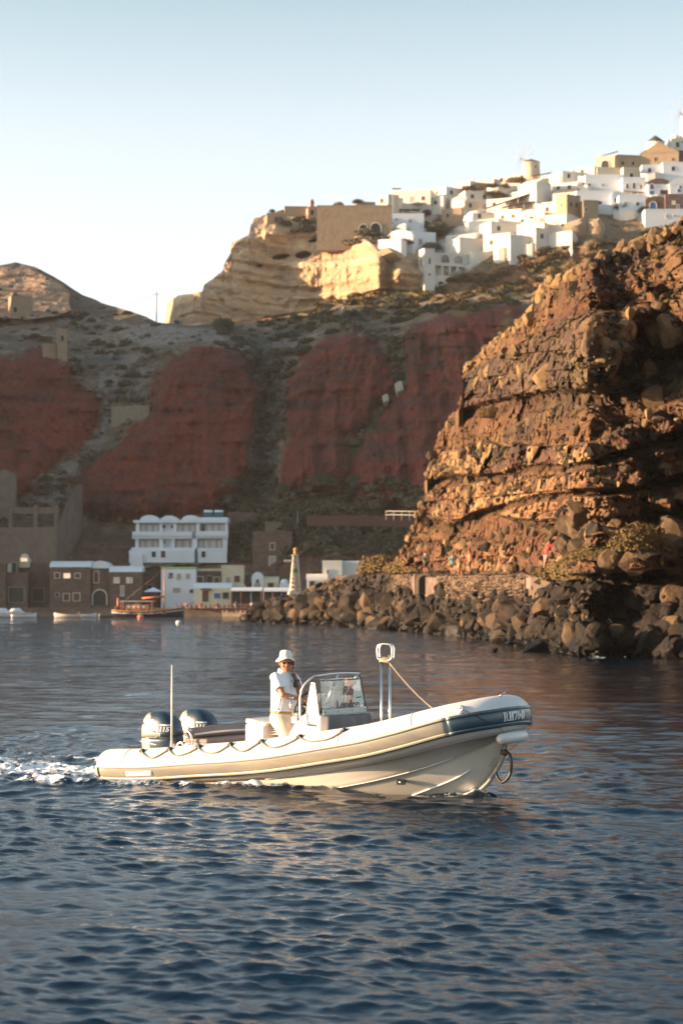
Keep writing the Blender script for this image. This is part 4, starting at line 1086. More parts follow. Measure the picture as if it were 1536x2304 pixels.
mb = MB(); mb.ring([(3.41, .50, 1.475), (3.41, -.44, 1.475)], .008, 6); mb.ring([(3.478, -.505, 1.04), (3.413, -.465, 1.50)], .006, 6); mb.ring([(3.478, .565, 1.04), (3.413, .525, 1.50)], .008, 6); mb.build('screen_edge', M_black, ws)
# sticker and lettering on the screen (seen from ahead)
def on_screen(y, z):
    t = (z - 1.03) / .47; return Vector((3.4835 - .065 * t, y, z))
mb = MB(); mb.add([on_screen(.30, 1.13), on_screen(.53, 1.14), on_screen(.51, 1.31), on_screen(.30, 1.31)], [(0, 1, 2, 3)]); stk = mb.build('sticker', mat('sticker_pale', (.42, .50, .47), rough=.5), ws, fix=False)
mb = MB(); mb.add([on_screen(.34, 1.215) + Vector((.001, 0, 0)), on_screen(.48, 1.22) + Vector((.001, 0, 0)), on_screen(.48, 1.235) + Vector((.001, 0, 0)), on_screen(.34, 1.23) + Vector((.001, 0, 0))], [(0, 1, 2, 3)]); mb.build('sticker_line', M_black, stk, fix=False)
M_letter = mat('letter_dark', (.02, .022, .035), rough=.5)
for body, cy_, cz_, sz, sh in (('London', .14, 1.135, .155, 0), ('Rib', .16, 1.32, .17, .35)):
    V, Fc = text_mesh(body, sz, off=.004, shear=sh)
    mb = MB(); mb.add([on_screen(cy_ + v[0] * 1.15, cz_ + v[1]) + Vector((.0015, 0, 0)) for v in V], Fc); mb.build('lettering', M_letter, ws, fix=False)
# instruments and cups behind the screen
mb = MB(); mb.box((3.27, -.28, 1.16), (.10, .22, .20), rot=Euler((.5, .2, .3)).to_matrix()); pl_ = mb.build('chart_plotter', mat('plotter_grey', (.30, .29, .26), rough=.5), cons, bevel=.015)
mb = MB(); mb.cyl((3.3, -.28, 1.02), (3.29, -.28, 1.10), .03); mb.build('bracket', M_black, pl_)
mb = MB(); mb.cyl((3.33, .36, 1.02), (3.33, .36, 1.46), .055, n=18); sp = mb.build('flask', mat('flask_orange', (.42, .17, .09), rough=.35), cons)
mb = MB(); mb.cyl((3.33, .36, 1.44), (3.33, .36, 1.49), .058, n=18); mb.build('lid', mat('lid_brass', (.5, .33, .14), rough=.3, metal=.7), sp)
mb = MB(); mb.cyl((3.32, -.02, 1.38), (3.32, -.02, 1.46), .04, n=16); mb.cyl((3.32, -.02, 1.34), (3.32, -.02, 1.38), .032, n=16)
hel = [(3.32 + .02 * math.cos(t * .9), -.02 + .02 * math.sin(t * .9) - .004 * t / 4, 1.34 - t * .0042) for t in range(0, 76)]
mb.ring(hel, .006, 5); mb.build('radio_handset', mat('handset_black', (.03, .035, .035), rough=.35), cons)
mb = MB(); mb.box((3.25, -.1, 1.07), (.16, .3, .10), rot=Euler((0, .4, 0)).to_matrix()); mb.build('instrument_pod', mat('pod_dark', (.05, .08, .1), rough=.4), cons, bevel=.02)
# rail
mb = MB()
for sg, y0 in ((-1, -.545), (1, .60)):
    k = 1 if sg > 0 else -1
mb.ring(catmull([(3.36, -.51, .885), (3.30, -.555, .885), (3.19, -.56, .91), (3.16, -.56, 1.0), (3.16, -.555, 1.28), (3.22, -.54, 1.43), (3.34, -.50, 1.535), (3.39, -.42, 1.55), (3.39, 0, 1.565), (3.39, .48, 1.55), (3.34, .56, 1.52), (3.22, .59, 1.43), (3.16, .61, 1.28), (3.16, .61, 1.0), (3.2, .61, .9), (3.36, .57, .885)], 5), .0145, 8)
mb.ring([(3.16, -.05, 1.03), (3.39, .0, 1.55)], .010, 6); mb.ring([(3.40, .40, 1.40), (3.39, .47, 1.55)], .010, 6)
mb.build('grab_rail', M_chrome, cons)
# grey fabric cover in front
mb = MB(); secs = []
for i in range(33):
    y = -.515 + 1.075 * i / 32; q = []
    for j in range(15):
        t = j / 14
        if t < .25: x, z = 3.475 + .14 * t / .25, 1.005 - .008 * t
        else: x, z = 3.615 + .035 * (t - .25), 1.0 - .62 * (t - .25) / .75
        n_ = .012 * math.sin(y * 23 + z * 9) + .010 * math.sin(y * 9 - z * 21 + 1) + .016 * math.sin(y * 5 + z * 3)
        e = max(0, abs(y - .02) - .48) * .6
        q.append(Vector((x + n_ - e * (t > .2), y, z + .35 * n_ - e * .3 * (1 - t))))
    q += [Vector((3.47, y, .38)), Vector((3.468, y, 1.0))]
    secs.append(q)
mb.sweep(secs); cov = mb.build('console_cover', M_cover, RIBO)
mb = MB(); mb.box((3.56, .02, .30), (.18, .9, .3)); mb.build('front_seat', M_grp, RIBO, bevel=.03)
# wheel and throttle
wr = Euler((0, R(-62), 0)).to_matrix(); wc = Vector((2.90, -.12, 1.14))
mb = MB(); ring = [wc + wr @ Vector((.17 * math.cos(a), .17 * math.sin(a), 0)) for a in [i * math.pi / 16 for i in range(32)]]
mb.ring(ring, .015, 8, closed=True)
for k in range(3):
    a = k * 2.094 + .4; mb.ring([wc, wc + wr @ Vector((.165 * math.cos(a), .165 * math.sin(a), 0))], .009, 6)
mb.cyl(wc, (3.02, -.12, 1.04), .028); mb.build('steering_wheel', M_black, cons)
mb = MB(); mb.box((2.96, -.40, .96), (.10, .06, .16)); th_ = mb.build('throttle', M_chrome, cons, bevel=.015)
mb = MB(); mb.ring([(2.96, -.44, .98), (2.92, -.45, 1.12), (2.915, -.45, 1.24)], [.022, .014, .013], 10); mb.ring([(2.91, -.46, 1.235), (2.93, -.36, 1.24)], .016, 8); mb.build('lever', M_chrome, th_)
# tow frame
mb = MB()
for x in (4.10, 4.235):
    mb.cyl((x, 0, .15), (x, 0, 1.76), .016)
for dy in (-.03, .03):
    c = Vector((4.17, dy, 1.865)); pts = []
    for a in range(24):
        t = a * math.pi / 12; cx_, cz_ = math.cos(t), math.sin(t)
        pts.append(c + Vector((.118 * math.copysign(abs(cx_) ** .55, cx_), 0, .112 * math.copysign(abs(cz_) ** .55, cz_))))
    mb.ring(pts, .0115, 8, closed=True)
tf = mb.build('tow_frame', M_chrome, RIBO)
mb = MB()
for k in range(4):
    pts = [Vector((4.1675 + .10 * math.cos(t * .524) , .04 * math.sin(t * .524), 1.735 + k * .016 + .008 * math.sin(t + k))) for t in range(12)]
    mb.ring(pts, .010, 6, closed=True)
mb.ring(catmull([(4.12, -.03, 1.74), (4.14, 0, 1.80), (4.20, .02, 1.76), (4.22, 0, 1.82), (4.235, -.02, 1.76)], 4), .010, 6)
mb.build('rope_lashing', M_rope, tf)
mb = MB(); a, b_ = Vector((4.22, -.01, 1.74)), Vector((5.02, 0, 1.06)); mb.ring([a.lerp(b_, t / 10) - Vector((0, 0, .05 * math.sin(math.pi * t / 10))) for t in range(11)], .010, 6); mb.build('bow_rope', M_rope, RIBO)
# whip aerial and cleats
mb = MB(); mb.cyl((1.13, -.80, .42), (1.13, -.80, .60), .02); mb.ring([(1.13, -.80, .58), (1.13, -.80, 1.66)], [.016, .010], 8); mb.build('aerial', mat('aerial_cream', (.6, .55, .5), rough=.4), RIBO)
mb = MB(); mb.ring(catmull([(1.22, -.80, .46), (1.24, -.80, .56), (1.31, -.79, .58), (1.36, -.79, .46)], 5), .016, 8); mb.build('stern_cleat', M_white, RIBO)
# lifeline
att = [.84, 1.34, 1.86, 2.40, 2.92, 3.54, 4.22]
for sgn in (0, 1):
    def TP(s, a, dr=0):
        return tp(LEN - s if sgn else s, a, dr)
    for i, s in enumerate(att):
        mbl = MB(); mbl.ring([TP(s - .04, R(57), .004), TP(s, R(60), .022), TP(s + .04, R(57), .004)], .018, 8); mbl.ring([TP(s, R(70), .005), TP(s, R(60), .03), TP(s, R(50), .005)], .011, 6); mbl.build('rope_anchor', M_black, RIBO)
    mbr = MB()
    for i in range(len(att) - 1):
        a, b_ = att[i], att[i + 1]; pts = []
        for t in range(17):
            u = t / 16; sag = (4 * u * (1 - u)) ** .8; pts.append(TP(a + (b_ - a) * u, R(57 - 29 * sag + 1.5 * math.sin(i * 2 + u * 9)), .013 + .004 * sag))
        mbr.ring(pts, .0105, 7)
    mbr.build('lifeline', M_rope, RIBO)

# bow ring, eye patch, fender, painter
mb = MB(); c = tp(LEN / 2 - .16, R(68), .012); mb.ring([c + Vector((.035 * math.cos(a * .524), .045 * math.sin(a * .524), .028 + .028 * math.sin(a * .524 + 1.2))) for a in range(12)], .009, 6, closed=True); mb.build('bow_ring', M_chrome, RIBO)
mb = MB(); s_eye = 5.78; c0 = tp(s_eye, R(42), .006); p_, o_, u_ = frame(s_eye); nrm = (o_ * math.cos(R(42)) + u_ * math.sin(R(42)))
mb.cyl(c0 - nrm * .01, c0 + nrm * .006, .065, n=20); ep = mb.build('eye_patch', M_tube, RIBO)
mb = MB(); mb.ring([c0 + nrm * .012 + u_.cross(nrm) * 0 + Vector((.028 * math.cos(a * .63), 0, .028 * math.sin(a * .63))) + nrm * .012 for a in range(10)], .007, 6, closed=True); mb.build('eye', M_chrome, ep)
mb = MB(); q = c0 + nrm * .02; mb.ring([q, tp(5.95, R(5), .035), tp(6.15, R(-30), .04), Vector((6.17, -.22, .74)), Vector((6.03, -.03, .62))], .004, 5); q2 = tp(LEN - 5.95, R(25), .03); mb.ring([q2, tp(LEN - 6.1, R(-25), .04), Vector((6.18, .1, .75)), Vector((6.04, .02, .62))], .004, 5); mb.build('bridle_line', M_black, RIBO)
mb = MB(); mb.ring([(6.13, -.42, .80), (6.14, -.40, .80), (6.17, -.36, .80), (6.20, -.1, .81), (6.20, .12, .815), (6.18, .17, .815), (6.17, .19, .815)], [.03, .055, .072, .078, .076, .05, .02], 16); fe = mb.build('fender', M_tube, RIBO)
mb = MB(); mb.ring(catmull([(6.02, -.02, .62), (6.10, -.03, .56), (6.12, -.04, .44), (6.09, -.05, .30), (6.00, -.06, .22), (5.93, -.06, .27), (5.90, -.06, .34)], 5), .021, 10); mb.build('rubber_loop', M_black, RIBO)
mb = MB(); mb.box((5.99, -.005, .60), (.09, .06, .09)); mb.build('bow_eye', M_black, RIBO, bevel=.02)

# ---- outboards
M_eng_s = mat('cowl_silver', (.31, .285, .25), rough=.38, metal=.15, var=.05, coat=.15)
M_eng_b = mat('cowl_blue', (.016, .034, .055), rough=.35, metal=.1, var=.05, coat=.2)
M_eng_d = mat('engine_dark', (.03, .038, .045), rough=.4, var=.1)
def outboard(lx, ly):
    eng = MB(); zs = [.40, .44, .50, .56, .61, .612, .628, .63, .68, .72, .76, .80, .835, .87, .90, .925, .948, .965, .978, .985]
    def rng_x(z):
        xa = np.interp(z, [.40, .60, .75, .86, .93, .97, .985], [-.30, -.315, -.31, -.28, -.235, -.17, -.10])
        xf = np.interp(z, [.40, .60, .72, .82, .90, .96, .985], [.30, .315, .305, .27, .21, .12, .04])
        w_ = np.interp(z, [.40, .60, .75, .86, .93, .97, .985], [.185, .205, .20, .185, .155, .11, .06])
        return xa, xf, w_
    n = 56; secs = []
    for z in zs:
        xa, xf, w_ = rng_x(z); g = .012 if z in (.612, .628) else 0
        cx_, hx = (xa + xf) / 2, (xf - xa) / 2 - g; w_ -= g; sec = []
        for k in range(n):
            a = 2 * math.pi * k / n; c, s = math.cos(a), math.sin(a)
            sec.append(Vector((lx + cx_ + hx * math.copysign(abs(c) ** .62, c), ly + w_ * math.copysign(abs(s) ** .72, s), z + .05 * (cx_ + hx * c) * (z < .65) )))
        secs.append(sec)
    eng.sweep(secs)
    o = eng.build('outboard', [M_eng_s, M_eng_b, M_eng_d], RIBO)
    for p in o.data.polygons:
        c = p.center; x = c.x - lx; z = c.z
        blue = x > -.17 + (.985 - z) * 1.25 - 1.3 * (.985 - z) ** 2
        if z < .635 and x > -.05: blue = True
        p.material_index = 1 if blue else 0
        if .60 < z < .64: p.material_index = 2
    mb = MB()   # sculpted shoulder line, air vent
    mb.ring([(lx - .305, ly - .12, .84), (lx - .22, ly - .176, .81), (lx - .10, ly - .197, .75), (lx + .02, ly - .2, .70)], .008, 6)
    mb.build('cowl_trim', M_eng_d, o)
    mb = MB(); mb.box((lx + .035, ly - .192, .665), (.06, .02, .12), rot=Euler((0, R(-18), 0)).to_matrix()); mb.build('air_vent', M_black, o, bevel=.012)
    mb = MB(); mb.box((lx - .1, ly - .199, .535), (.30, .006, .016), rot=Euler((0, R(8), 0)).to_matrix()); mb.build('side_flash', M_eng_s, o, bevel=.003)
    # lettering on the starboard flank
    for body, sz, cz_, sh in (('115', .088, .735, .1), ('YAMAHA', .032, .795, .2)):
        V, Fc = text_mesh(body, sz, off=.0022, shear=sh); V, Fc = subdiv(V, Fc, .012)
        out = []
        for v in V:
            x = .175 + v[0] * 1.15; z = cz_ + v[1]; xa, xf, w_ = rng_x(z); cx_, hx = (xa + xf) / 2, (xf - xa) / 2
            c = min(.999, abs((x - cx_) / hx)) ** (1 / .62); s_ = (1 - c * c) ** .5
            out.append((lx + x, ly - w_ * s_ ** .72 - .004, z))
        mb = MB(); mb.add(out, Fc); mb.build('lettering', M_white, o, fix=False)
    mb = MB(); mb.sweep([[Vector((lx + c[0] * k + dx, ly + c[1] * k, z)) for c in ((-.16, -.05), (.12, -.09), (.2, 0), (.12, .09), (-.16, .05))] for z, k, dx in ((.42, 1.1, .02), (.1, .8, .02), (-.35, .6, .0), (-.6, .5, -.02))]); mb.build('leg', M_eng_d, o)
    mb = MB(); mb.box((lx + .26, ly, .42), (.16, .24, .26)); mb.build('mount', M_eng_d, o, bevel=.02)
    return o
e1 = outboard(.62, -.38); e1['label'] = 'near outboard engine, blue and silver, marked 115'
e2 = outboard(.64, .42); e2['label'] = 'far outboard engine, half hidden by the near one'
# ------------------------------------------------------------------ people
M_skin = mat('skin_tan', (.36, .15, .085), rough=.5, var=.1, vs=30, spec=.35)
M_shirt = mat('polo_white', (.68, .70, .74), rough=.85, var=.03, bump=.003, bs=25)
M_trou = mat('trousers_cream', (.56, .48, .40), rough=.85, var=.05, bump=.004, bs=18)
def remesh(o, vox, smooth=2, disp=0, ds=.1):
    md = o.modifiers.new('r', 'REMESH'); md.mode = 'VOXEL'; md.voxel_size = vox; md.use_smooth_shade = True
    md = o.modifiers.new('s', 'SMOOTH'); md.factor = .5; md.iterations = smooth
def ball(mb, c, r, n=14, rot=None):
    c = Vector(c); rx, ry, rz = r if isinstance(r, (tuple, list)) else (r, r, r)
    prof = [(math.sin(math.pi * i / 10), -math.cos(math.pi * i / 10)) for i in range(1, 10)]
    vs = []; fs = []; Mx = rot or Matrix.Identity(3)
    for (q, z) in prof:
        for k in range(n):
            a = 2 * math.pi * k / n; vs.append(Mx @ Vector((q * math.cos(a) * rx, q * math.sin(a) * ry, z * rz)) + c)
    for i in range(8):
        for k in range(n): fs.append((i * n + k, i * n + (k + 1) % n, (i + 1) * n + (k + 1) % n, (i + 1) * n + k))
    fs.append(tuple(range(n - 1, -1, -1))); fs.append(tuple(8 * n + k for k in range(n)))
    mb.add(vs, fs, True)
def oval(c, rx, ry, n=20, tx=0, p=1.0):
    """horizontal oval section, tilted forward by tx"""
    return [Vector((c[0] + rx * math.copysign(abs(math.cos(2 * math.pi * k / n)) ** p, math.cos(2 * math.pi * k / n)), c[1] + ry * math.copysign(abs(math.sin(2 * math.pi * k / n)) ** p, math.sin(2 * math.pi * k / n)), c[2] + tx * math.cos(2 * math.pi * k / n))) for k in range(n)]
def hand(mb, wrist, along, nrm, thumb_side, curl, spread=.12, L=.085):
    """five fingers on a palm; nrm points out of the palm, curl = per-joint bend in radians"""
    w = Vector(wrist); a = Vector(along).normalized(); n = Vector(nrm); n = (n - a * n.dot(a)).normalized(); s = a.cross(n).normalized() * thumb_side
    for t in (-.5, -.17, .17, .5):
        mb.ring([w + s * t * .035, w + a * .045 + s * t * .055, w + a * .088 + s * t * .062], [.017, .0155, .012], 8)
    for i, ln in enumerate((.92, 1.0, .95, .76)):
        p = w + a * .082 + s * (.5 - i / 3) * .060; d = (a + s * (.5 - i / 3) * spread).normalized(); pts = [p]; r = [.0098]
        for seg, sl in enumerate((.042, .027, .021)):
            c_ = curl[min(seg, len(curl) - 1)]; ax = d.cross(n).normalized()
            d = (Matrix.Rotation(c_, 3, ax) @ d).normalized(); p = p + d * sl * ln * L / .085; pts.append(p); r.append((.0092, .0085, .0065)[seg])
            n2 = n
        mb.ring(pts, r, 8)
    p = w + a * .022 + s * .028; d = (a * .75 + s * .75 + n * .35).normalized()
    mb.ring([p, p + d * .035, p + d * .035 + (a + n * .5).normalized() * .028, p + d * .035 + (a + n * .6).normalized() * .05], [.014, .0115, .0098, .007], 8)

def skipper():
    T = RIBO_M @ Matrix.Translation((2.555, -.09, .16))
    o = empty('person', T.translation, -BTH, 'man in white bucket hat, white polo and cream trousers steering while on the phone', 'person')
    yaw = R(-47); HM = Matrix.Translation((.015, .01, 1.535)) @ Matrix.Rotation(yaw, 4, 'Z') @ Matrix.Rotation(R(2), 4, 'Y') @ Matrix.Scale(1.07, 4)
    H3 = HM.to_3x3()
    def hp3(x, y, z): return HM @ Vector((x, y, z))
    mb = MB()
    # trunk, neck, legs
    mb.sweep([oval((-.02, 0, z), rx, ry) for z, rx, ry in ((.72, .10, .15), (.82, .125, .17), (.95, .135, .165), (1.1, .135, .17), (1.25, .12, .185), (1.34, .10, .17), (1.385, .07, .11))])
    mb.ring([(-.02, 0, 1.36), (0, 0, 1.42), (.01, .005, 1.48)], [.066, .058, .056], 14)
    for sy, kx, fx in ((-1, .16, .10), (1, .20, .14)):
        mb.ring([(-.02, sy * .09, .80), (kx * .6, sy * .10, .62), (kx, sy * .11, .44), (kx * .7, sy * .11, .26), (fx, sy * .11, .07)], [.088, .08, .056, .055, .038], 12)
        mb.ring([(fx - .06, sy * .11, .04), (fx + .04, sy * .115, .045), (fx + .17, sy * .125, .025)], [.038, .042, .026], 10)
    # arms
    RS, RE, RW = Vector((-.01, -.205, 1.345)), Vector((.175, -.275, 1.105)), Vector((.345, -.135, 1.055))
    LS, LE, LW = Vector((.01, .20, 1.345)), Vector((.20, .135, 1.095)), Vector((.135, .095, 1.315))
    mb.ring([RS, RS.lerp(RE, .4), RS.lerp(RE, .75), RE, RE.lerp(RW, .3), RE.lerp(RW, .7), RW], [.056, .050, .044, .041, .043, .034, .027], 12)
    mb.ring([LS, LS.lerp(LE, .5), LE, LE.lerp(LW, .3), LE.lerp(LW, .7), LW], [.055, .047, .041, .042, .033, .027], 12)
    hand(mb, RW, (.9, .45, .12), (.2, .1, -1), -1, (.9, 1.1, .7))
    hand(mb, LW, (-.22, -.16, 1), (-.77, -.64, .1), -1, (.25, .45, .3), .1)
    # head
    secs = []
    for z, cx, rx, ry in ((-.118, .035, .030, .028), (-.108, .030, .052, .045), (-.085, .022, .072, .058), (-.055, .012, .086, .066), (-.02, .004, .094, .072), (.02, 0, .098, .075), (.06, -.003, .097, .075), (.095, -.006, .082, .065), (.118, -.008, .05, .04)):
        secs.append([hp3(cx + rx * math.cos(t) * (1 if math.cos(t) < 0 else .97), ry * math.sin(t), z) for t in [2 * math.pi * k / 22 for k in range(22)]])
    mb.sweep(secs)
    mb.ring([hp3(.092, 0, .018), hp3(.108, 0, -.012), hp3(.118, 0, -.030), hp3(.098, 0, -.040)], [.009, .012, .015, .010], 8)
    for s in (-1, 1):
        mb.ring([hp3(.104, s * .012, -.034), hp3(.096, s * .016, -.036)], [.009, .007], 8)
        mb.ring([hp3(.082, s * .052, .022), hp3(.092, s * .03, .026), hp3(.094, s * .01, .022)], [.007, .009, .006], 8)      # brow
        mb.ring([hp3(.070, s * .05, -.025), hp3(.079, s * .04, -.034), hp3(.072, s * .035, -.055)], [.012, .016, .012], 8)       # cheek
        mb.ring([hp3(-.005, s * .074, .015), hp3(.002, s * .083, .012), hp3(-.002, s * .086, -.012), hp3(.004, s * .078, -.036)], [.008, .013, .013, .008], 8)
    mb.ring([hp3(.082, -.024, -.066), hp3(.097, 0, -.062), hp3(.082, .024, -.066)], [.004, .0065, .004], 6)
    mb.ring([hp3(.080, -.022, -.074), hp3(.094, 0, -.074), hp3(.080, .022, -.074)], [.004, .0065, .004], 6)
    mb.ring([hp3(.070, -.02, -.098), hp3(.082, 0, -.100), hp3(.070, .02, -.098)], [.012, .018, .012], 8)
    bd = mb.build('body', M_skin, o, fix=False); remesh(bd, .0042, 2)
    # mouth, moustache shade, hair at the temples
    mb = MB(); mb.ring([hp3(.085, -.021, -.070), hp3(.0995, 0, -.0695), hp3(.085, .021, -.070)], [.002, .003, .002], 6); mb.build('lips', mat('lip_dark', (.16, .05, .04), rough=.5), bd)
    mb = MB()
    for s in (-1, 1):
        for k in range(5): mb.ring([hp3(-.03 - k * .015, s * (.077 - k * .004), .055), hp3(-.032 - k * .016, s * (.079 - k * .005), -.005 - k * .006)], [.008, .006], 6)
    mb.ring([hp3(-.098, -.03, .03), hp3(-.100, .03, .03)], .012, 6); mb.ring([hp3(-.094, -.04, -.02), hp3(-.094, .04, -.02)], .012, 6)
    hr = mb.build('hair', mat('hair_grey', (.20, .18, .16), rough=.8, var=.3, vs=60), bd)
    # glasses
    mb = MB()
    for s in (-1, 1):
        mb.ring([hp3(.103 - abs(t) * .1, s * .033 + t * .9, .004 + u) for t, u in ((-.026, .012), (0, .016), (.026, .013), (.027, -.008), (0, -.016), (-.022, -.010))], .0022, 5, closed=True)
        mb.ring([hp3(.092, s * .060, .012), hp3(.045, s * .078, .014), hp3(-.005, s * .082, .010)], .002, 5)
    mb.ring([hp3(.106, -.009, .010), hp3(.109, 0, .012), hp3(.106, .009, .010)], .002, 5)
    g = mb.build('glasses', mat('frame_dark', (.03, .02, .02), rough=.3), bd)
    mb = MB()
    for s in (-1, 1): mb.add([hp3(.102, s * .010, .015), hp3(.098, s * .055, .015), hp3(.0985, s * .055, -.007), hp3(.102, s * .012, -.011)], [(0, 1, 2, 3)])
    l_ = mb.build('lenses', mat('lens_brown', (.05, .028, .02), rough=.08, coat=.5), g); md = l_.modifiers.new('s', 'SOLIDIFY'); md.thickness = .002
    # bucket hat
    mb = MB(); secs = []
    n = 36
    def hr_(rx, ry, z, wob=0, droop=0):
        out = []
        for k in range(n):
            t = 2 * math.pi * k / n
            out.append(hp3(-.014 + rx * .96 * math.cos(t), ry * .95 * math.sin(t), z + .016 + .10 * rx * math.cos(t) + droop * math.sin(t) ** 2 + wob * math.sin(3 * t + 1)))
        return out
    prof = [(.100, .080, .050, 0, 0), (.126, .118, .036, .006, -.018), (.140, .136, .024, .008, -.030), (.141, .137, .028, .008, -.030), (.126, .118, .043, .006, -.016), (.106, .088, .058, .001, -.002), (.103, .086, .068, 0, 0), (.099, .083, .094, .002, 0), (.092, .078, .122, .002, 0), (.077, .066, .140, .002, 0), (.05, .042, .150, 0, 0), (.01, .01, .153, 0, 0)]
    mb.sweep([hr_(*p) for p in prof])
    ht = mb.build('hat', mat('hat_cream', (.64, .63, .58), rough=.85, var=.06, vs=18, bump=.002, bs=40), o)
    mb = MB(); mb.ring(hr_(.106, .0885, .058), .0035, 6, closed=True); mb.build('hat_band', M_trou, ht)
    for (a, z) in ((-1.9, .11), (-1.6, .115), (-.3, .11)):
        mb = MB(); c = hp3(-.006 + .098 * math.cos(a), .0815 * math.sin(a), z); ball(mb, c, .004, 8); mb.build('eyelet', M_chrome, ht)
    # polo shirt
    mb = MB()
    mb.sweep([oval((cx, 0, z), rx, ry, 26, 0, .9) for z, cx, rx, ry in ((.845, -.005, .172, .198), (.90, .0, .178, .203), (.97, .005, .178, .203), (1.06, 0, .170, .203), (1.16, -.01, .158, .208), (1.25, -.015, .146, .214), (1.32, -.018, .128, .208), (1.365, -.02, .104, .175), (1.395, -.018, .080, .12), (1.42, -.010, .068, .078))])
    mb.ring([RS + Vector((-.02, .03, .01)), RS.lerp(RE, .15), RS.lerp(RE, .45), RS.lerp(RE, .66)], [.078, .078, .078, .080], 14)
    mb.ring([LS + Vector((-.02, -.03, .01)), LS.lerp(LE, .2), LS.lerp(LE, .5), LS.lerp(LE, .68)], [.076, .074, .072, .074], 14)
    q = random.Random(3)
    for i in range(9):   # folds
        z = .88 + i * .045; a = -1.9 + q.uniform(-.5, .9); mb.ring([(.165 * math.cos(a + d) - .003, .198 * math.sin(a + d), z + d * .09) for d in (-.4, -.2, 0, .2, .4)], [.004, .011, .013, .010, .004], 8)
    mb.ring([(.10, -.19, 1.20), (.0, -.205, 1.12), (-.07, -.19, 1.05)], [.006, .014, .006], 8)
    sh = mb.build('shirt', M_shirt, o, fix=False); remesh(sh, .007, 3)
    mb = MB()
    mb.sweep([[Vector((-.008 + (rx) * math.cos(t), ry * math.sin(t), z + .018 * -math.cos(t))) for t in [2 * math.pi * k / 24 for k in range(24)]] for z, rx, ry in ((1.40, .092, .096), (1.445, .074, .078), (1.452, .068, .072), (1.405, .080, .084))]); cl = mb.build('collar', M_shirt, sh)
    mb = MB(); mb.ring([(.078, -.01, 1.40), (.118, -.012, 1.345), (.138, -.012, 1.28)], .006, 6); mb.build('placket', mat('placket_shade', (.55, .56, .60), rough=.8), sh)
    # trousers
    mb = MB()
    mb.sweep([oval((cx, 0, z), rx, ry, 26) for z, cx, rx, ry in ((.86, -.005, .172, .194), (.80, -.015, .186, .205), (.72, -.012, .19, .212), (.64, .02, .15, .19))])
    for sy, kx, fx in ((-1, .16, .10), (1, .20, .14)):
        mb.ring([(-.015, sy * .098, .80), (kx * .35, sy * .102, .68), (kx * .75, sy * .105, .54), (kx, sy * .11, .44), (kx * .8, sy * .11, .28), (fx, sy * .11, .07)], [.115, .120, .112, .102, .09, .08], 16)
    for i in range(7):
        z = .55 + i * .035; mb.ring([(-.10 + i * .01, -.19, z), (.02, -.205, z + .015), (.12, -.16, z - .01)], [.004, .010, .004], 8)
    tr = mb.build('trousers', M_trou, o, fix=False); remesh(tr, .008, 3)
    mb = MB(); bel = oval((-.005, 0, .862), .178, .204, 32, -.012); mb.sweep([[p + Vector((0, 0, dz)) for p in bel] for dz in (-.019, .019)], cap=False)
    be = mb.build('belt', mat('belt_tan', (.38, .22, .10), rough=.6), o); md = be.modifiers.new('s', 'SOLIDIFY'); md.thickness = .006; md.offset = 1
    mb = MB(); mb.ring([(.180, -.03, .865), (.180, .03, .865), (.180, .03, .835), (.180, -.03, .835)], .005, 6, closed=True); mb.build('buckle', M_chrome, be)
    mb = MB(); mb.ring([(.085, -.195, 1.055), (.075, -.205, .98), (.055, -.210, .90)], .0065, 6); ball(mb, (.058, -.214, .905), .013); st = mb.build('strap', M_black, o)
    mb = MB(); mb.ring([(.052, -.212, .90), (.045, -.213, .85)], .006, 6); mb.build('strap_tail', M_white, st)
    mb = MB(); ax = (LW - LE).normalized(); c = LE.lerp(LW, .86); mb.cyl(c - ax * .012, c + ax * .012, .036, n=20); wt = mb.build('watch', M_black, o)
    mb = MB(); sd = Vector((.4, -.9, 0)).normalized(); mb.cyl(c + sd * .034, c + sd * .044, .020, n=16); mb.build('dial', mat('dial', (.08, .08, .07), rough=.2), wt)
    for sy, fx in ((-1, .10), (1, .14)):
        mb = MB(); mb.sweep([oval((fx + .045, sy * .118, z), a, b) for z, a, b in ((0, .13, .045), (.03, .132, .048), (.06, .11, .045), (.085, .07, .04))]); mb.build('shoe', M_black, o)
    # held or hung things, free of the body
    ph = MB(); c = HM @ Vector((.018, .098, -.018)); rt = (H3 @ Euler((0, R(14), 0)).to_matrix()); ph.box(c, (.060, .012, .118), rot=rt); k = ph.build('mobile_phone', M_black, None, bevel=.006)
    k.matrix_world = RIBO_M @ Matrix.Translation((2.555, -.09, .16)); tag(k, 'small dark mobile phone held to the ear of the man in the boat', 'phone')
    mb = MB(); mb.box((.196, -.005, 1.235), (.045, .065, .075), rot=Euler((0, R(-8), 0)).to_matrix()); k = mb.build('handheld_radio', M_black, None, bevel=.010)
    k.matrix_world = RIBO_M @ Matrix.Translation((2.555, -.09, .16)); tag(k, 'black handheld radio hanging on the white shirt of the man in the boat', 'radio')
    mb = MB(); mb.ring([(.185, -.03, 1.265), (.165, -.075, 1.305)], .005, 6); mb.build('antenna', M_black, k)
    mb = MB(); mb.ring([(.19, .01, 1.265), (.155, .03, 1.34), (.10, .06, 1.40)], .004, 5); mb.ring([(.19, -.01, 1.265), (.160, -.02, 1.34), (.10, -.05, 1.40)], .004, 5); mb.build('neck_cord', M_black, k)
skipper()

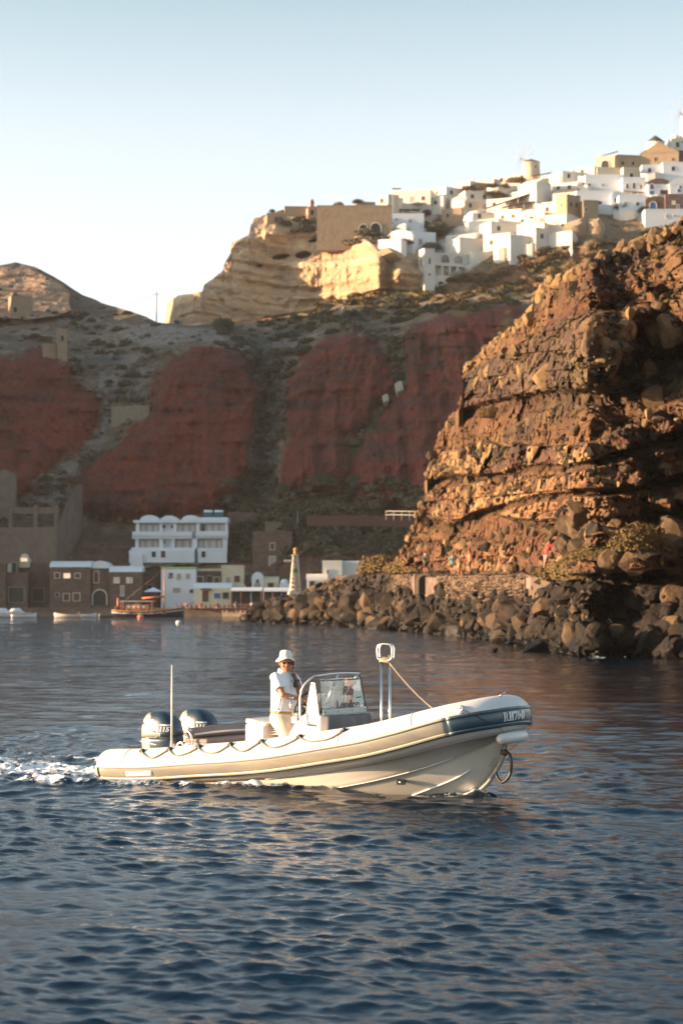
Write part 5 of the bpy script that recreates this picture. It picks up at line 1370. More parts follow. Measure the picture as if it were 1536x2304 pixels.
def bystander(px, py, Y, ht, face, top, legs, label, hat=None, sit=False, lean=0, arm=(.1, -.1), skin=None):
    """far small figure: one body surface, clothes and hat over it"""
    p = A(px, py, Y); o = empty('person', p, R(face), label, 'person', None); k = ht / 1.72
    def V_(x, y, z): return ((x + lean * z) * k, y * k, z * k)
    hipz = .45 if sit else .88; th = hipz
    mb = MB(); s0 = th
    mb.sweep([oval(V_(0, 0, z + s0 - .88), a * k, b * k, 12) for z, a, b in ((.78, .10, .15), (.9, .11, .16), (1.1, .10, .15), (1.3, .11, .19), (1.42, .08, .13), (1.48, .05, .06), (1.52, .05, .055))])
    hd = V_(.02, 0, 1.62 + s0 - .88); ball(mb, hd, (.095 * k, .075 * k, .12 * k)); ball(mb, (hd[0] + .09 * k, 0, hd[2] - .02 * k), (.02 * k, .014 * k, .025 * k), 8)
    for sy, a in ((-1, arm[0]), (1, arm[1])):
        mb.ring([V_(0, sy * .20, 1.38 + s0 - .88), V_(.05 + a, sy * .24, 1.12 + s0 - .88), V_(.16 + a * 1.6, sy * .20, .92 + s0 - .88), V_(.2 + a * 1.8, sy * .2, .84 + s0 - .88)], [.05 * k, .04 * k, .03 * k, .035 * k], 8)
        if sit: mb.ring([V_(0, sy * .09, th), V_(.42, sy * .12, th + .03), V_(.44, sy * .12, .08), V_(.55, sy * .13, .03)], [.09 * k, .07 * k, .05 * k, .035 * k], 8)
        else: mb.ring([V_(0, sy * .09, th), V_(.05 * sy, sy * .1, .5), V_(.08 * sy, sy * .1, .08), V_(.08 * sy + .13, sy * .11, .03)], [.09 * k, .06 * k, .042 * k, .035 * k], 8)
    b = mb.build('body', skin or M_skin, o, fix=False); remesh(b, .022, 1)
    mb = MB(); mb.sweep([oval(V_(0, 0, z + s0 - .88), a * k, b * k, 14) for z, a, b in ((.84, .135, .185), (1.1, .125, .175), (1.32, .13, .21), (1.43, .09, .14))])
    for sy, a in ((-1, arm[0]), (1, arm[1])): mb.ring([V_(0, sy * .19, 1.37 + s0 - .88), V_(.04 + a * .7, sy * .235, 1.2 + s0 - .88)], [.07 * k, .065 * k], 8)
    mb.build('shirt', top, o)
    mb = MB(); mb.sweep([oval(V_(0, 0, z + s0 - .88), a * k, b * k, 14) for z, a, b in ((.70, .13, .18), (.9, .125, .175))])
    for sy in (-1, 1):
        if sit: mb.ring([V_(0, sy * .09, th), V_(.38, sy * .12, th + .03)], [.105 * k, .09 * k], 10)
        else: mb.ring([V_(0, sy * .09, th), V_(.04 * sy, sy * .1, .55)], [.105 * k, .085 * k], 10)
    mb.build('shorts', legs, o)
    mb = MB(); ball(mb, (hd[0] - .012 * k, 0, hd[2] + .03 * k), (.10 * k, .083 * k, .105 * k), 12)
    if hat: mb.lathe([(.17 * k, .0), (.17 * k, .015), (.1 * k, .03)], (hd[0], 0, hd[2] + .04 * k), 14)
    mb.build('hat' if hat else 'hair', hat or mat('hair_dark', (.04, .03, .02)), o)
    return o
M_red = mat('cloth_red', (.42, .03, .025)); M_cyan = mat('cloth_cyan', (.10, .34, .34)); M_pink = mat('cloth_pink', (.42, .2, .15)); M_orange = mat('cloth_orange', (.55, .15, .07)); M_dk = mat('cloth_dark', (.03, .035, .05)); M_wc = mat('cloth_white', (.6, .58, .52)); M_grn = mat('cloth_green', (.08, .12, .07)); M_beige = mat('cloth_beige', (.35, .28, .18))
for (px, py, ht, face, top, legs, lab, hat, sit) in (
    (817, 1288, 1.75, -60, M_red, M_dk, 'person in a red top walking on the spit path, left of the pair', None, False),
    (828, 1289, 1.65, 200, M_red, M_beige, 'person in a red top with bare arms, right of the pair on the spit', None, False),
    (852, 1287, 1.5, -90, M_wc, M_beige, 'person in pale clothes sitting low behind the golden bush mound', None, True),
    (957, 1292, 1.75, -80, M_grn, M_dk, 'person in white sun hat and dark clothes above the stone arch', M_wc, False),
    (1018, 1293, 1.7, -100, M_cyan, M_dk, 'person in a pale turquoise top behind the path wall', None, False),
    (1034, 1294, 1.55, -60, M_pink, M_beige, 'person in pink stooping between the turquoise and the orange tops', None, False),
    (1056, 1292, 1.8, 190, M_orange, M_dk, 'person in a bright orange top at the right of the three on the path', None, False)):
    bystander(px, py, Yhead(px, 1287) - 1.2, ht, face, top, legs, lab, hat, sit)
bystander(1222, 1283, Yhead(1222, 1276) - 1.0, 1.7, 30, M_red, M_pink, 'person in a red top scrambling up the rocks right of the path', None, False, .25, (.3, .35))

for (px, top, lab) in ((418, M_wc, 'person in white seated at the cafe table nearest the wooden boat'), (452, M_red, 'person in red seated outside the yellow restaurant door'), (489, M_dk, 'person in dark clothes seated under the blue sign of the yellow restaurant'), (530, M_cyan, 'person in turquoise seated at the left end of the first awning'), (566, M_wc, 'person in white seated at the last cafe table by the rocks')):
    o_ = bystander(px, 1366, 334.8 - (px - 400) * .04, 1.7, -120 + px % 60, top, M_dk, lab, None, True); o_.location.z = 1.26
# ------------------------------------------------------------------ buildings
M_wh = mat('limewash_sunlit', (.62, .58, .51), rough=.85, var=.06, vs=.6, bump=.02, bs=2, tint=(.50, .45, .37), ts=.35, tstr=.45)  # warm copy: evening sunlight tinted into the white
M_wh2 = mat('limewash_shaded', (.60, .63, .66), rough=.85, var=.06, vs=.6, bump=.02, bs=2, tint=(.50, .53, .56), ts=.3, tstr=.4)  # cool copy: bluish shade put into the white
M_cr = mat('plaster_cream', (.52, .45, .33), rough=.85, var=.08, vs=.7, tint=(.40, .33, .22), ts=.4, tstr=.5)
M_tan = mat('tuff_masonry', (.31, .23, .15), rough=.95, var=.22, vs=1.1, bump=.06, bs=2.5, tint=(.24, .17, .11), ts=.5, tstr=.7)
M_stone = mat('dark_masonry', (.105, .070, .056), rough=.95, var=.3, vs=1.4, bump=.08, bs=2.5, tint=(.16, .11, .085), ts=.7, tstr=.6, stretch=(.6, .6, 1.6))
M_conc = mat('terrace_masonry', (.155, .122, .095), rough=.95, var=.22, vs=.8, bump=.06, bs=2, tint=(.11, .085, .07), ts=.5, tstr=.6)
M_pinkw = mat('plaster_pink', (.52, .26, .19), rough=.85, var=.08)
M_yel = mat('plaster_yellow', (.58, .53, .36), rough=.85, var=.06)
M_hole = mat('opening_dark', (.022, .018, .016), rough=.6)
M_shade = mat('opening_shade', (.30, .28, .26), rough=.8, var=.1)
M_bluep = mat('paint_blue', (.03, .12, .34), rough=.5)
M_redp = mat('paint_oxblood', (.11, .018, .014), rough=.5)
M_brn = mat('timber_brown', (.12, .055, .035), rough=.8, var=.2)
M_thatch = mat('reed_shade', (.16, .10, .055), rough=.95, var=.3, vs=4)
M_wood = mat('timber_varnish', (.34, .13, .045), rough=.45, var=.2, vs=4)
M_dome = mat('roof_grey', (.055, .045, .045), rough=.8, var=.15)
M_glassd = mat('glass_dark', (.03, .045, .055), rough=.12)
WCOL = {'k': M_hole, 's': M_shade, 'b': M_bluep, 'r': M_redp, 'n': M_brn, 'w': M_wh, 'y': None}
M_lit = bpy.data.materials.new('lit_window'); M_lit.use_nodes = True
M_lit.node_tree.nodes['Principled BSDF'].inputs['Emission Color'].default_value = (1, .55, .2, 1); M_lit.node_tree.nodes['Principled BSDF'].inputs['Emission Strength'].default_value = .18
WCOL['y'] = M_lit

def opening(par, x, z, w_, h_, c, face='f', W=0, D=0, arch=False, depth=.14, sill=True):
    """a window or door: frame round a recessed pane on the front (f) or left (l) face"""
    def V(a, d, b):
        return (a, -d, b) if face == 'f' else (-W / 2 - d, a, b)
    def slab(mb, a0, a1, b0, b1, d0, d1):
        vs = [V(a, d, b) for d in (d0, d1) for b in (b0, b1) for a in (a0, a1)]
        mb.add(vs, [(0, 1, 3, 2), (4, 6, 7, 5), (0, 4, 5, 1), (2, 3, 7, 6), (0, 2, 6, 4), (1, 5, 7, 3)])
    f = .10
    mb = MB()
    if not arch:
        slab(mb, x - w_ / 2 - f, x - w_ / 2, z, z + h_ + f, -.02, depth * .6); slab(mb, x + w_ / 2, x + w_ / 2 + f, z, z + h_ + f, -.02, depth * .6)
        slab(mb, x - w_ / 2, x + w_ / 2, z + h_, z + h_ + f, -.02, depth * .6)
        if sill: slab(mb, x - w_ / 2 - f, x + w_ / 2 + f, z - .08, z, -.02, depth)
    else:
        n = 12; r = w_ / 2
        pts = [(x - r, z)] + [(x - r * math.cos(math.pi * i / n), z + h_ - r + r * math.sin(math.pi * i / n)) for i in range(n + 1)] + [(x + r, z)]
        out = [(x - r - f * 2, z)] + [(x - (r + f * 2) * math.cos(math.pi * i / n), z + h_ - r + (r + f * 2) * math.sin(math.pi * i / n)) for i in range(n + 1)] + [(x + r + f * 2, z)]
        vs = [V(a, d, b) for d in (-.02, depth) for (a, b) in pts + out]; m = len(pts); fs = []
        for i in range(m - 1):
            fs += [(2 * m + i, 2 * m + i + 1, 3 * m + i + 1, 3 * m + i), (i, i + 1, 2 * m + i + 1, 2 * m + i), (m + i, 3 * m + i, 3 * m + i + 1, m + i + 1)]
        mb.add(vs, fs)
    is_door = h_ > 1.75
    fr = mb.build('door' if is_door and not arch else ('arch' if arch else 'window'), M_wh if c != 'k' or arch else M_shade, par)
    mb = MB()
    if arch:
        vs = [V(a, d, b) for d in (-.02, .02) for (a, b) in pts]; mb.add(vs, [tuple(range(m)), tuple(range(2 * m - 1, m - 1, -1))] + [(i, (i + 1) % m, m + (i + 1) % m, m + i) for i in range(m)])
    else: slab(mb, x - w_ / 2, x + w_ / 2, z, z + h_, -.02, .02)
    mb.build('leaf' if is_door else 'pane', WCOL[c], fr)
    return fr

def vault(mb, W, D, z, rise, axis='y', n=12, over=.0):
    R_ = (W if axis == 'y' else D) / 2
    prof = [(-R_ * math.cos(math.pi * i / n), z + rise * math.sin(math.pi * i / n)) for i in range(n + 1)]
    if axis == 'y': mb.prism(prof, 'y', -over, D + over)
    else: mb.prism([(a + D / 2, b) for a, b in prof], 'x', -W / 2 - over, W / 2 + over)

def house(px0, px1, pyt, pyb, Y, label, m=None, roof='flat', yaw=0, D=None, dig=3.0, wins=(), rise=None, name='house', cat='house', rm=None, group=None, chim=False):
    m = m or M_wh
    W = (px1 - px0) / F * Y; Hh = (pyb - pyt) / F * Y
    D = D or max(3.5, W * .75)
    a = R(yaw)
    Wr = W / (math.cos(a) + .0) if abs(yaw) < 5 else W / (math.cos(a) + .5 * abs(math.sin(a)))
    o = empty(name, A((px0 + px1) / 2, pyb, Y), a, label, cat, group)
    mb = MB()
    wh = Hh
    if roof in ('vault', 'vaultx', 'dome'):
        rs = rise if rise is not None else min(Hh * .4, (Wr if roof == 'vault' else D) * .35); wh = Hh - rs
    mb.box((0, D / 2, (wh - dig) / 2), (Wr, D, wh + dig)); wl_ = mb.build('wall', m, o)
    mb = MB(); rm = rm or m
    if roof == 'flat':
        t = .22
        for (c, d) in (((0, t / 2 - .03, wh + .12), (Wr + .06, t, .42)), ((0, D - t / 2 + .03, wh + .12), (Wr + .06, t, .42)), ((-Wr / 2 + t / 2 - .03, D / 2, wh + .12), (t, D - 2 * t + .05, .42)), ((Wr / 2 - t / 2 + .03, D / 2, wh + .12), (t, D - 2 * t + .05, .42))): mb.box(c, d)
        mb.box((0, D / 2, wh + .02), (Wr - .1, D - .1, .06))
    elif roof == 'vault': vault(mb, Wr + .1, D, wh, rs, 'y', over=.08)
    elif roof == 'vaultx': vault(mb, Wr, D + .1, wh, rs, 'x', over=.08)
    elif roof == 'dome':
        r = min(Wr, D) * .42; mb.lathe([(r, wh - .1), (r, wh + .2)] + [(r * math.cos(t * math.pi / 16), wh + .2 + rs * math.sin(t * math.pi / 16)) for t in range(1, 8)] + [(.02, wh + .2 + rs)], (0, D / 2, 0), 20)
    elif roof == 'lean':
        mb.prism([(-.1, wh - .05), (D + .1, wh + .35 * D * .4), (D + .1, wh + .35 * D * .4 + .15), (-.1, wh + .12)], 'x', -Wr / 2 - .1, Wr / 2 + .1)
    elif roof == 'gable':
        mb.prism([(-Wr / 2 - .1, wh), (0, wh + Wr * .28), (Wr / 2 + .1, wh)], 'y', -.1, D + .1)
    mb.build('roof', rm, o)
    if chim:
        mb = MB(); mb.box((Wr * .28, D * .5, wh + .8), (.5, .5, 1.5)); mb.box((Wr * .28, D * .5, wh + 1.6), (.66, .66, .12)); mb.build('chimney', m, o)
    for q in wins:
        x, z, w_, h_, c = q[:5]; face = q[5] if len(q) > 5 else 'f'; arch = len(q) > 6 and q[6]
        if face == 'f': opening(o, (x - .5) * Wr, z * wh, w_, h_, c, 'f', Wr, D, arch)
        else: opening(o, x * D, z * wh, w_, h_, c, 'l', Wr, D, arch)
    return o

# =============== harbour
HY = 342
# quay
def quay():
    mb = MB(); p0 = A(-260, 1380, 336); p1 = A(612, 1380, 326)
    x0, x1 = p0.x, p1.x
    mb.prism([(x0, 337.5), (x0 * .6, 336.5), (-20, 334), (x1, 329), (x1, 352), (x0, 362)], 'z', -2, 1.25); o = mb.build('quay', mat('quay_stone', (.15, .115, .09), rough=.95, var=.3, vs=.5, bump=.08, bs=1.4, tint=(.08, .06, .05), ts=.3, tstr=.7)); tag(o, kind='structure')
    mb = MB(); mb.prism([(x0, 337.3), (x0 * .6, 336.3), (-20, 333.8), (x1, 328.8), (x1, 330), (-20, 335), (x0 * .6, 337.5), (x0, 338.5)], 'z', 1.25, 1.42); tag(mb.build('quay_kerb', M_conc), kind='structure')
quay()
# hotel
def hotel():
    Y = 362; o = empty('hotel', A(407, 1254, Y), 0, 'white three-storey hotel with vaulted roofs and shaded balconies above the harbour', 'hotel')
    k = Y / F
    def X(px): return (px - 407) * k
    def Z(py): return (1254 - py) * k
    mb = MB(); mb.box((X(407), 5.5, (Z(1172) - 5) / 2), ((511 - 306) * k, 8, Z(1172) + 5)); mb.build('wall', M_wh2, o)
    for c, w_, t in ((334, 44, 1158), (379, 40, 1159), (427, 42, 1158)):
        mb = MB(); r = w_ * k / 2; mb.prism([(X(c) - r * math.cos(math.pi * i / 14), Z(1173) + (Z(t) - Z(1173)) * math.sin(math.pi * i / 14) ** .8) for i in range(15)], 'y', 1.44, 9); mb.build('roof', M_wh2, o)
    mb = MB(); mb.box((X(476), 5.4, Z(1169)), (72 * k, 8.3, .9)); mb.build('roof', M_wh2, o)
    # loggia frames: panels with recess shade put into their colour, between piers and slab
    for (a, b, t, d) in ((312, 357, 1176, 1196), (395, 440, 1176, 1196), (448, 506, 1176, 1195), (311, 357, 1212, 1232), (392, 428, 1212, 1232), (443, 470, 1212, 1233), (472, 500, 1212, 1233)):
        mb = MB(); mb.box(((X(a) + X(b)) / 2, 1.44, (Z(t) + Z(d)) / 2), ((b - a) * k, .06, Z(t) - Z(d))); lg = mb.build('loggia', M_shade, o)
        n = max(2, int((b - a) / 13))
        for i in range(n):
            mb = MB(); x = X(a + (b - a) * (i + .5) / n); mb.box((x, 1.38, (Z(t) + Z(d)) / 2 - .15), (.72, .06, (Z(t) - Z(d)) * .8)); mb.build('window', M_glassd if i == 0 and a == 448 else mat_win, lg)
    # floor slabs and parapets of the terraces
    for (a, b, t, d, y) in ((299, 440, 1170, 1176, .3), (440, 511, 1170, 1176, .5), (297, 432, 1196, 1206, -.1), (440, 512, 1195, 1206, .1), (297, 432, 1206, 1212, .2), (440, 512, 1206, 1211, .4), (296, 440, 1232, 1238, -.7), (444, 511, 1233, 1242, -.4)):
        mb = MB(); mb.box(((X(a) + X(b)) / 2, (y + 1.42) / 2, (Z(t) + Z(d)) / 2), ((b - a) * k, 1.42 - y, Z(t) - Z(d))); mb.build('balcony', M_wh2, o)
    mb = MB(); mb.box((X(365), .2, Z(1246) - .5), ((441 - 294) * k, 2.4, Z(1238) - Z(1254) + 1)); mb.build('terrace_wall', M_wh2, o)
    mb = MB(); mb.box((X(478), .4, Z(1248) - .5), ((511 - 446) * k, 2.0, Z(1242) - Z(1254) + 1)); mb.build('terrace_wall', M_wh2, o)
    for a, b in ((304, 312), (357, 364), (388, 396), (440, 448), (505, 511)):
        mb = MB(); mb.box(((X(a) + X(b)) / 2, 1.1, (Z(1176) + Z(1196)) / 2), ((b - a) * k, .62, Z(1176) - Z(1196))); mb.build('pier', M_wh2, o)
    for a, b in ((303, 311), (357, 366), (384, 392), (432, 443), (500, 511)):
        mb = MB(); mb.box(((X(a) + X(b)) / 2, 1.0, (Z(1212) + Z(1233)) / 2), ((b - a) * k, .8, Z(1212) - Z(1233))); mb.build('pier', M_wh2, o)
    for x, y, w_, h_, c in ((367, 1184, .5, .5, 'k'), (386, 1184, .5, .6, 'k'), (367, 1220, .5, .45, 's'), (386, 1220, .45, .45, 's')):
        mb = MB(); mb.box((X(x), 1.4, Z(y)), (w_, .2, h_)); mb.build('window', WCOL[c], o)
    for x, w_, h_, c in ((347, .7, 1.0, 'k'), (368, .75, 1.2, 'r'), (458, .7, 1.1, 'k')):
        mb = MB(); mb.box((X(x), -1.02 if x < 440 else -.62, Z(1250) + .2), (w_, .1, h_)); mb.build('door', WCOL[c], o)
    mb = MB(); mb.box((X(309), -.2, Z(1268)), ((325 - 296) * k, 3, 3.2), taper=.9); mb.build('annex', M_wh2, o)
    for i, px in enumerate((468, 492)):
        t = empty('solar_water_heater', A(px, 1164, Y + 3.5), 0, ('left' if i == 0 else 'right') + ' teal solar panel with its tank on the hotel roof', 'solar heater', 'solar heaters on the hotel roof')
        mb = MB(); mb.box((0, 0, .45), (1.75, .08, 1.2), rot=Euler((R(-35), 0, 0)).to_matrix()); mb.build('panel', mat('panel_teal', (.02, .10, .13), rough=.2), t)
        mb = MB(); mb.cyl((-.8, .5, 1.1), (.8, .5, 1.1), .26); mb.build('tank', M_white, t)
        mb = MB(); mb.box((0, .6, .4), (1.4, .1, .9)); mb.build('stand', M_shade, t)
mat_win = mat('window_pale', (.42, .40, .39), rough=.3, var=.05)
hotel()
house(112, 203, 1262, 1364, 347, 'dark stone house with long white vaulted roof and lit upper window, on the quay', M_stone, 'vaultx', 0, 6.5, rise=1.1, rm=M_wh2, wins=((.18, .72, .8, .9, 'r'), (.42, .72, 1.1, .8, 'y'), (.68, .72, .9, .8, 'n'), (.18, .25, .6, .6, 'k'), (.41, .14, 1.0, 1.2, 'r'), (.66, .14, 1.1, 1.3, 'n')))
house(203, 247, 1262, 1364, 347.6, 'dark stone house end with round gable and white arched boat door', M_stone, 'vault', 0, 6, rise=1.3, rm=M_wh2, wins=((.3, .62, .8, 1.9, 'r'), (.48, .03, 2.3, 2.6, 'k', 'f', True)))
house(246, 318, 1273, 1364, 346, 'small dark stone house with white barrel roof and two pale windows', M_stone, 'vaultx', 0, 5.5, rise=1.1, rm=M_wh2, wins=((.22, .68, .9, .9, 'w'), (.62, .68, .9, .9, 'w'), (.40, .3, .5, 1.7, 's')))
house(317, 356, 1290, 1364, 350, 'low brown stone shed between the barrel-roofed house and the white building', M_stone, 'flat', 0, 4, wins=((.5, .5, .9, .8, 'k'),))
house(362, 440, 1280, 1347, 348, 'white two-storey harbour building with a green band along its roof', M_wh2, 'flat', 0, 6, wins=((.28, .68, .6, .9, 'k'), (.52, .64, .7, 1.0, 's'), (.78, .66, .7, .9, 's'), (.45, .2, 1.3, .8, 's'), (.88, .2, .5, .5, 'k')), rm=mat('band_green', (.30, .38, .18), rough=.8))
house(436, 500, 1284, 1345, 351, 'brown-fronted upper terrace building behind the yellow restaurant', M_stone, 'flat', 0, 5, rm=M_cr, wins=((.2, .5, 1.2, 1.3, 'n'), (.55, .4, .9, 1.9, 'k'), (.8, .5, .9, 1.2, 'n')))
house(498, 548, 1276, 1345, 350, 'cream terrace building right of the brown-fronted one, with an outside stair', M_cr, 'flat', 0, 5, wins=((.3, .45, .9, 1.2, 's'), (.7, .5, 1.0, 1.2, 'n')))
rs = house(437, 520, 1311, 1357, 340, 'pale yellow waterfront restaurant with white roof and wooden door canopy', M_yel, 'vaultx', 0, 5, rise=.9, rm=M_wh2, wins=((.3, .08, 1.1, 1.9, 'n'), (.62, .3, 1.1, .9, 'b'), (.85, .3, .9, 1.0, 'k')))
mb = MB(); mb.box((-1.1, -.4, 2.35), (1.9, .9, .1), rot=Euler((R(14), 0, 0)).to_matrix()); mb.build('canopy', M_brn, rs)
house(528, 551, 1312, 1330, 343, 'small yellow vault-gabled room behind the restaurant awning', M_yel, 'vault', 0, 3, rise=.8)
house(566, 592, 1287, 1332, 349, 'small white chapel with round gable behind the awnings', M_wh2, 'vault', 0, 5, rise=1.3, wins=((.5, .72, .4, .5, 'k'), (.5, .05, 1.0, 1.4, 's')))
house(592, 626, 1297, 1332, 349, 'low cream vault-roofed boat shed right of the small chapel', M_cr, 'vaultx', 0, 4, rise=1.0, wins=((.5, .1, .9, 1.4, 'k'),))
house(628, 650, 1305, 1330, 347, 'low grey shed beside the lattice tower', M_wh2, 'dome', 0, 3, rise=.6)
house(568, 657, 1199, 1275, 357, 'tall square brown stone warehouse with boarded door, roofless at the top', M_stone, 'flat', 0, 7, wins=((.5, .50, .8, 1.2, 'n'), (.5, .02, 1.1, 1.7, 's')))
house(596, 684, 1178, 1203, 364, 'long pale-topped stone wall block behind the square warehouse', M_conc, 'flat', 0, 4)
house(725, 769, 1266, 1312, 300, 'white cube house at the left of the pair on the spit', M_wh, 'flat', 0, 4, wins=((.3, .45, .5, .6, 's'),))
house(768, 816, 1267, 1312, 301, 'wider white house joined to the right of the white cube on the spit', M_wh, 'flat', 0, 4, rm=M_wh2)
house(690, 736, 1291, 1330, 299, 'low white vaulted room in front of the white cube house', M_wh, 'vaultx', 0, 3.5, rise=.9, wins=((.25, .1, .7, 1.3, 'k'),))
house(13, 40, 1262, 1292, 350, 'small pale house with a dark door at the far left of the harbour', M_conc, 'flat', 0, 3, wins=((.25, .1, .7, 1.5, 'w'), (.7, .1, .8, 1.8, 'k')))
house(-30, 12, 1272, 1362, 348, 'dark stone boathouse cut by the left edge of the photo', M_stone, 'flat', 0, 4)
house(12, 62, 1292, 1362, 349, 'dark boathouse under a red flat canopy', M_stone, 'flat', 0, 4, rm=M_brn, wins=((.5, .1, 2.6, 2.6, 'k'),))
house(60, 112, 1270, 1362, 352, 'brown boathouse left of the long vaulted house', M_stone, 'flat', 0, 4, wins=((.5, .1, 2.0, 2.2, 'k'),))
o = house(42, 66, 1248, 1264, 351, 'small lit kiosk with a domed top above the boathouses', M_cr, 'dome', 0, 2, rise=.7, wins=((.5, .1, 1.2, .6, 'y'),), dig=1)
def wall_piece(name, pts, Y, thick, hgt_px, m, label, cat='wall', dig=2, Y2=None):
    """a masonry wall whose top follows photo points"""
    o_secs = []; n = len(pts)
    for i, (px, py) in enumerate(pts):
        yy = Y + ((Y2 or Y) - Y) * i / (n - 1); p = A(px, py, yy); q = A(px, py + hgt_px, yy)
        o_secs.append([Vector((p.x, p.y, q.z - dig)), Vector((p.x, p.y, p.z)), Vector((p.x, p.y + thick, p.z)), Vector((p.x, p.y + thick, q.z - dig))])
    mb = MB(); mb.sweep(o_secs, smooth=False); o = mb.build(name, m); return tag(o, label, cat)
wall_piece('retaining_wall', [(-20, 1186), (60, 1188), (128, 1184)], 356, 1.2, 70, M_conc, 'tall tan retaining wall behind the boathouses at the far left')
wall_piece('terrace_beam', [(16, 1140), (70, 1142), (132, 1141)], 360, 1.0, 12, M_conc, 'pale horizontal beam of the ruined terrace above the tan retaining wall', dig=.2)
wall_piece('terrace_wall', [(22, 1186), (80, 1187), (130, 1184)], 358, .8, 3, M_conc, 'low lower ledge of the ruined terrace', dig=.3)
for px, lab in ((24, 'left'), (80, 'middle'), (126, 'right')):
    mb = MB(); p = A(px, 1190, 360); mb.box((p.x, p.y, p.z + 1.7), (.75, .75, 5.2)); tag(mb.build('terrace_pillar', M_conc), lab + ' square pillar of the ruined terrace at the left', 'pillar', 'pillars of the ruined terrace')
wall_piece('stair_wall', [(122, 1260), (128, 1190), (150, 1130), (172, 1092), (182, 1088)], 356, 3, 30, M_conc, 'broad sloping wall of the old stair climbing beside the second red bluff', Y2=372, dig=8)
wall_piece('ruin_wall', [(-12, 1062), (10, 1056), (30, 1064), (34, 1078)], 362, 2, 70, M_conc, 'grey ruined wall standing at the left edge below the first red bluff', dig=3)
wall_piece('gully_wall', [(250, 915), (268, 914), (336, 911)], Ybay(300, 930) - 2.5, 1.2, 34, mat('gully_masonry', (.25, .205, .15), rough=.95, var=.2, vs=1, bump=.05), 'pale masonry wall closing the left gully between red bluffs', dig=1)
wall_piece('path_wall', [(256, 912), (280, 890), (292, 872)], Ybay(280, 900) - 1.5, 1.2, 12, M_conc, 'stepped wall climbing left above the pale gully wall', dig=2)
wall_piece('garden_wall', [(512, 1152), (590, 1154), (640, 1153)], 371, .6, 24, M_stone, 'long red-brown terrace wall right of the hotel', dig=1)
wall_piece('garden_wall', [(690, 1160), (800, 1160), (942, 1164)], 345, .6, 10, mat('wall_oxide', (.085, .042, .034), rough=.95, var=.25), 'low dark red terrace wall running behind the spit', dig=1)
# lookout, ruins on the left hill
house(22, 76, 668, 706, Ybay(40, 706) - 2, 'small tan ruined house built against the pale rock of the left hill', M_tan, 'flat', 18, 4, wins=((.2, .1, .7, 1.1, 'k'),))
house(128, 152, 742, 806, Ybay(140, 806) - 2, 'tall narrow tan ruined tower with one dark window on the left hill', M_tan, 'flat', 12, 3, wins=((.5, .62, .6, 1.1, 'k'),))
house(96, 128, 776, 800, Ybay(110, 800) - 2, 'low tan wall stub beside the ruined tower', M_tan, 'flat', 12, 2)
# lattice beacon tower
def lattice():
    Y = 262; b = A(664, 1336, Y); o = empty('lattice_tower', b, R(8), 'white lattice beacon tower with a green band on the end of the spit', 'beacon tower')
    k = Y / F; Ht = 88 * k; w0, w1 = 25 * k / 2, 8 * k / 2
    M_l = mat('tower_cream', (.50, .42, .34), rough=.6)
    def W_(t): return w0 + (w1 - w0) * t
    for sx in (-1, 1):
        for sy in (-1, 1): mb = MB(); mb.ring([(sx * w0, sy * w0, -1), (sx * w1, sy * w1, Ht)], .10, 6); mb.build('leg', M_l, o)
    mg = mat('tower_green', (.10, .22, .08), rough=.6); n = 9
    for i in range(n):
        t0, t1 = i / n, (i + 1) / n; z0, z1 = t0 * Ht, t1 * Ht; a, b_ = W_(t0), W_(t1); mb = MB()
        for (c, d) in (((-1, -1), (1, -1)), ((1, -1), (1, 1)), ((1, 1), (-1, 1)), ((-1, 1), (-1, -1))):
            mb.ring([(c[0] * a, c[1] * a, z0), (d[0] * a, d[1] * a, z0)], .075, 4); mb.ring([(c[0] * a, c[1] * a, z0), (d[0] * b_, d[1] * b_, z1)], .055, 4); mb.ring([(d[0] * a, d[1] * a, z0), (c[0] * b_, c[1] * b_, z1)], .055, 4)
        mb.build('brace_panel', mg if i == 5 else M_l, o)
    for px_, z in ((0, 0), (0, Ht * .98)):
        mb = MB(); w_ = w0 * 1.25 if z == 0 else w1 * 1.8; mb.box((0, 0, z), (w_ * 2, w_ * 2, .5 if z == 0 else .12)); mb.build('platform', M_l, o)
    mb = MB(); mb.cyl((0, 0, Ht), (0, 0, Ht + .55), .20); mb.lathe([(.28, Ht + .55), (.22, Ht + .8), (.05, Ht + .95)], n=12); mb.build('beacon', mat('beacon_gold', (.55, .25, .08), rough=.4), o)
    mb = MB(); mb.box((-.9, 0, Ht * .84), (1.1, .25, .3)); mb.build('bracket', M_l, o)
lattice()
# awnings and parasol
for (px0, px1, py, Y, lab) in ((520, 590, 1327, 337, 'long white flat awning over the waterfront tables, left of the two'), (594, 655, 1328, 334, 'white flat awning nearest the lattice tower, right of the two')):
    c = A((px0 + px1) / 2, py, Y); k = Y / F; w_ = (px1 - px0) * k; o = empty('awning', c, 0, lab, 'awning')
    mb = MB(); mb.prism([(-2.4, -.25), (-2.4, -.05), (1.8, .45), (1.8, .25)], 'x', -w_ / 2, w_ / 2); mb.build('canopy', M_wh2, o)
    for x in (-.48, -.16, .16, .48):
        mb = MB(); mb.cyl((x * w_, -2.2, -2.9), (x * w_, -2.2, -.1), .06); mb.build('post', M_bluep if x == .16 else M_brn, o)
    mb = MB(); mb.box((0, 1.7, -1.2), (w_, .12, 3.0)); mb.build('awning_shade', M_hole, o)  # near-black sheet painted as the shade under the awning
c = A(345, 1326, 343); o = empty('parasol', c, 0, 'white square parasol between the stone houses and the white building', 'parasol')
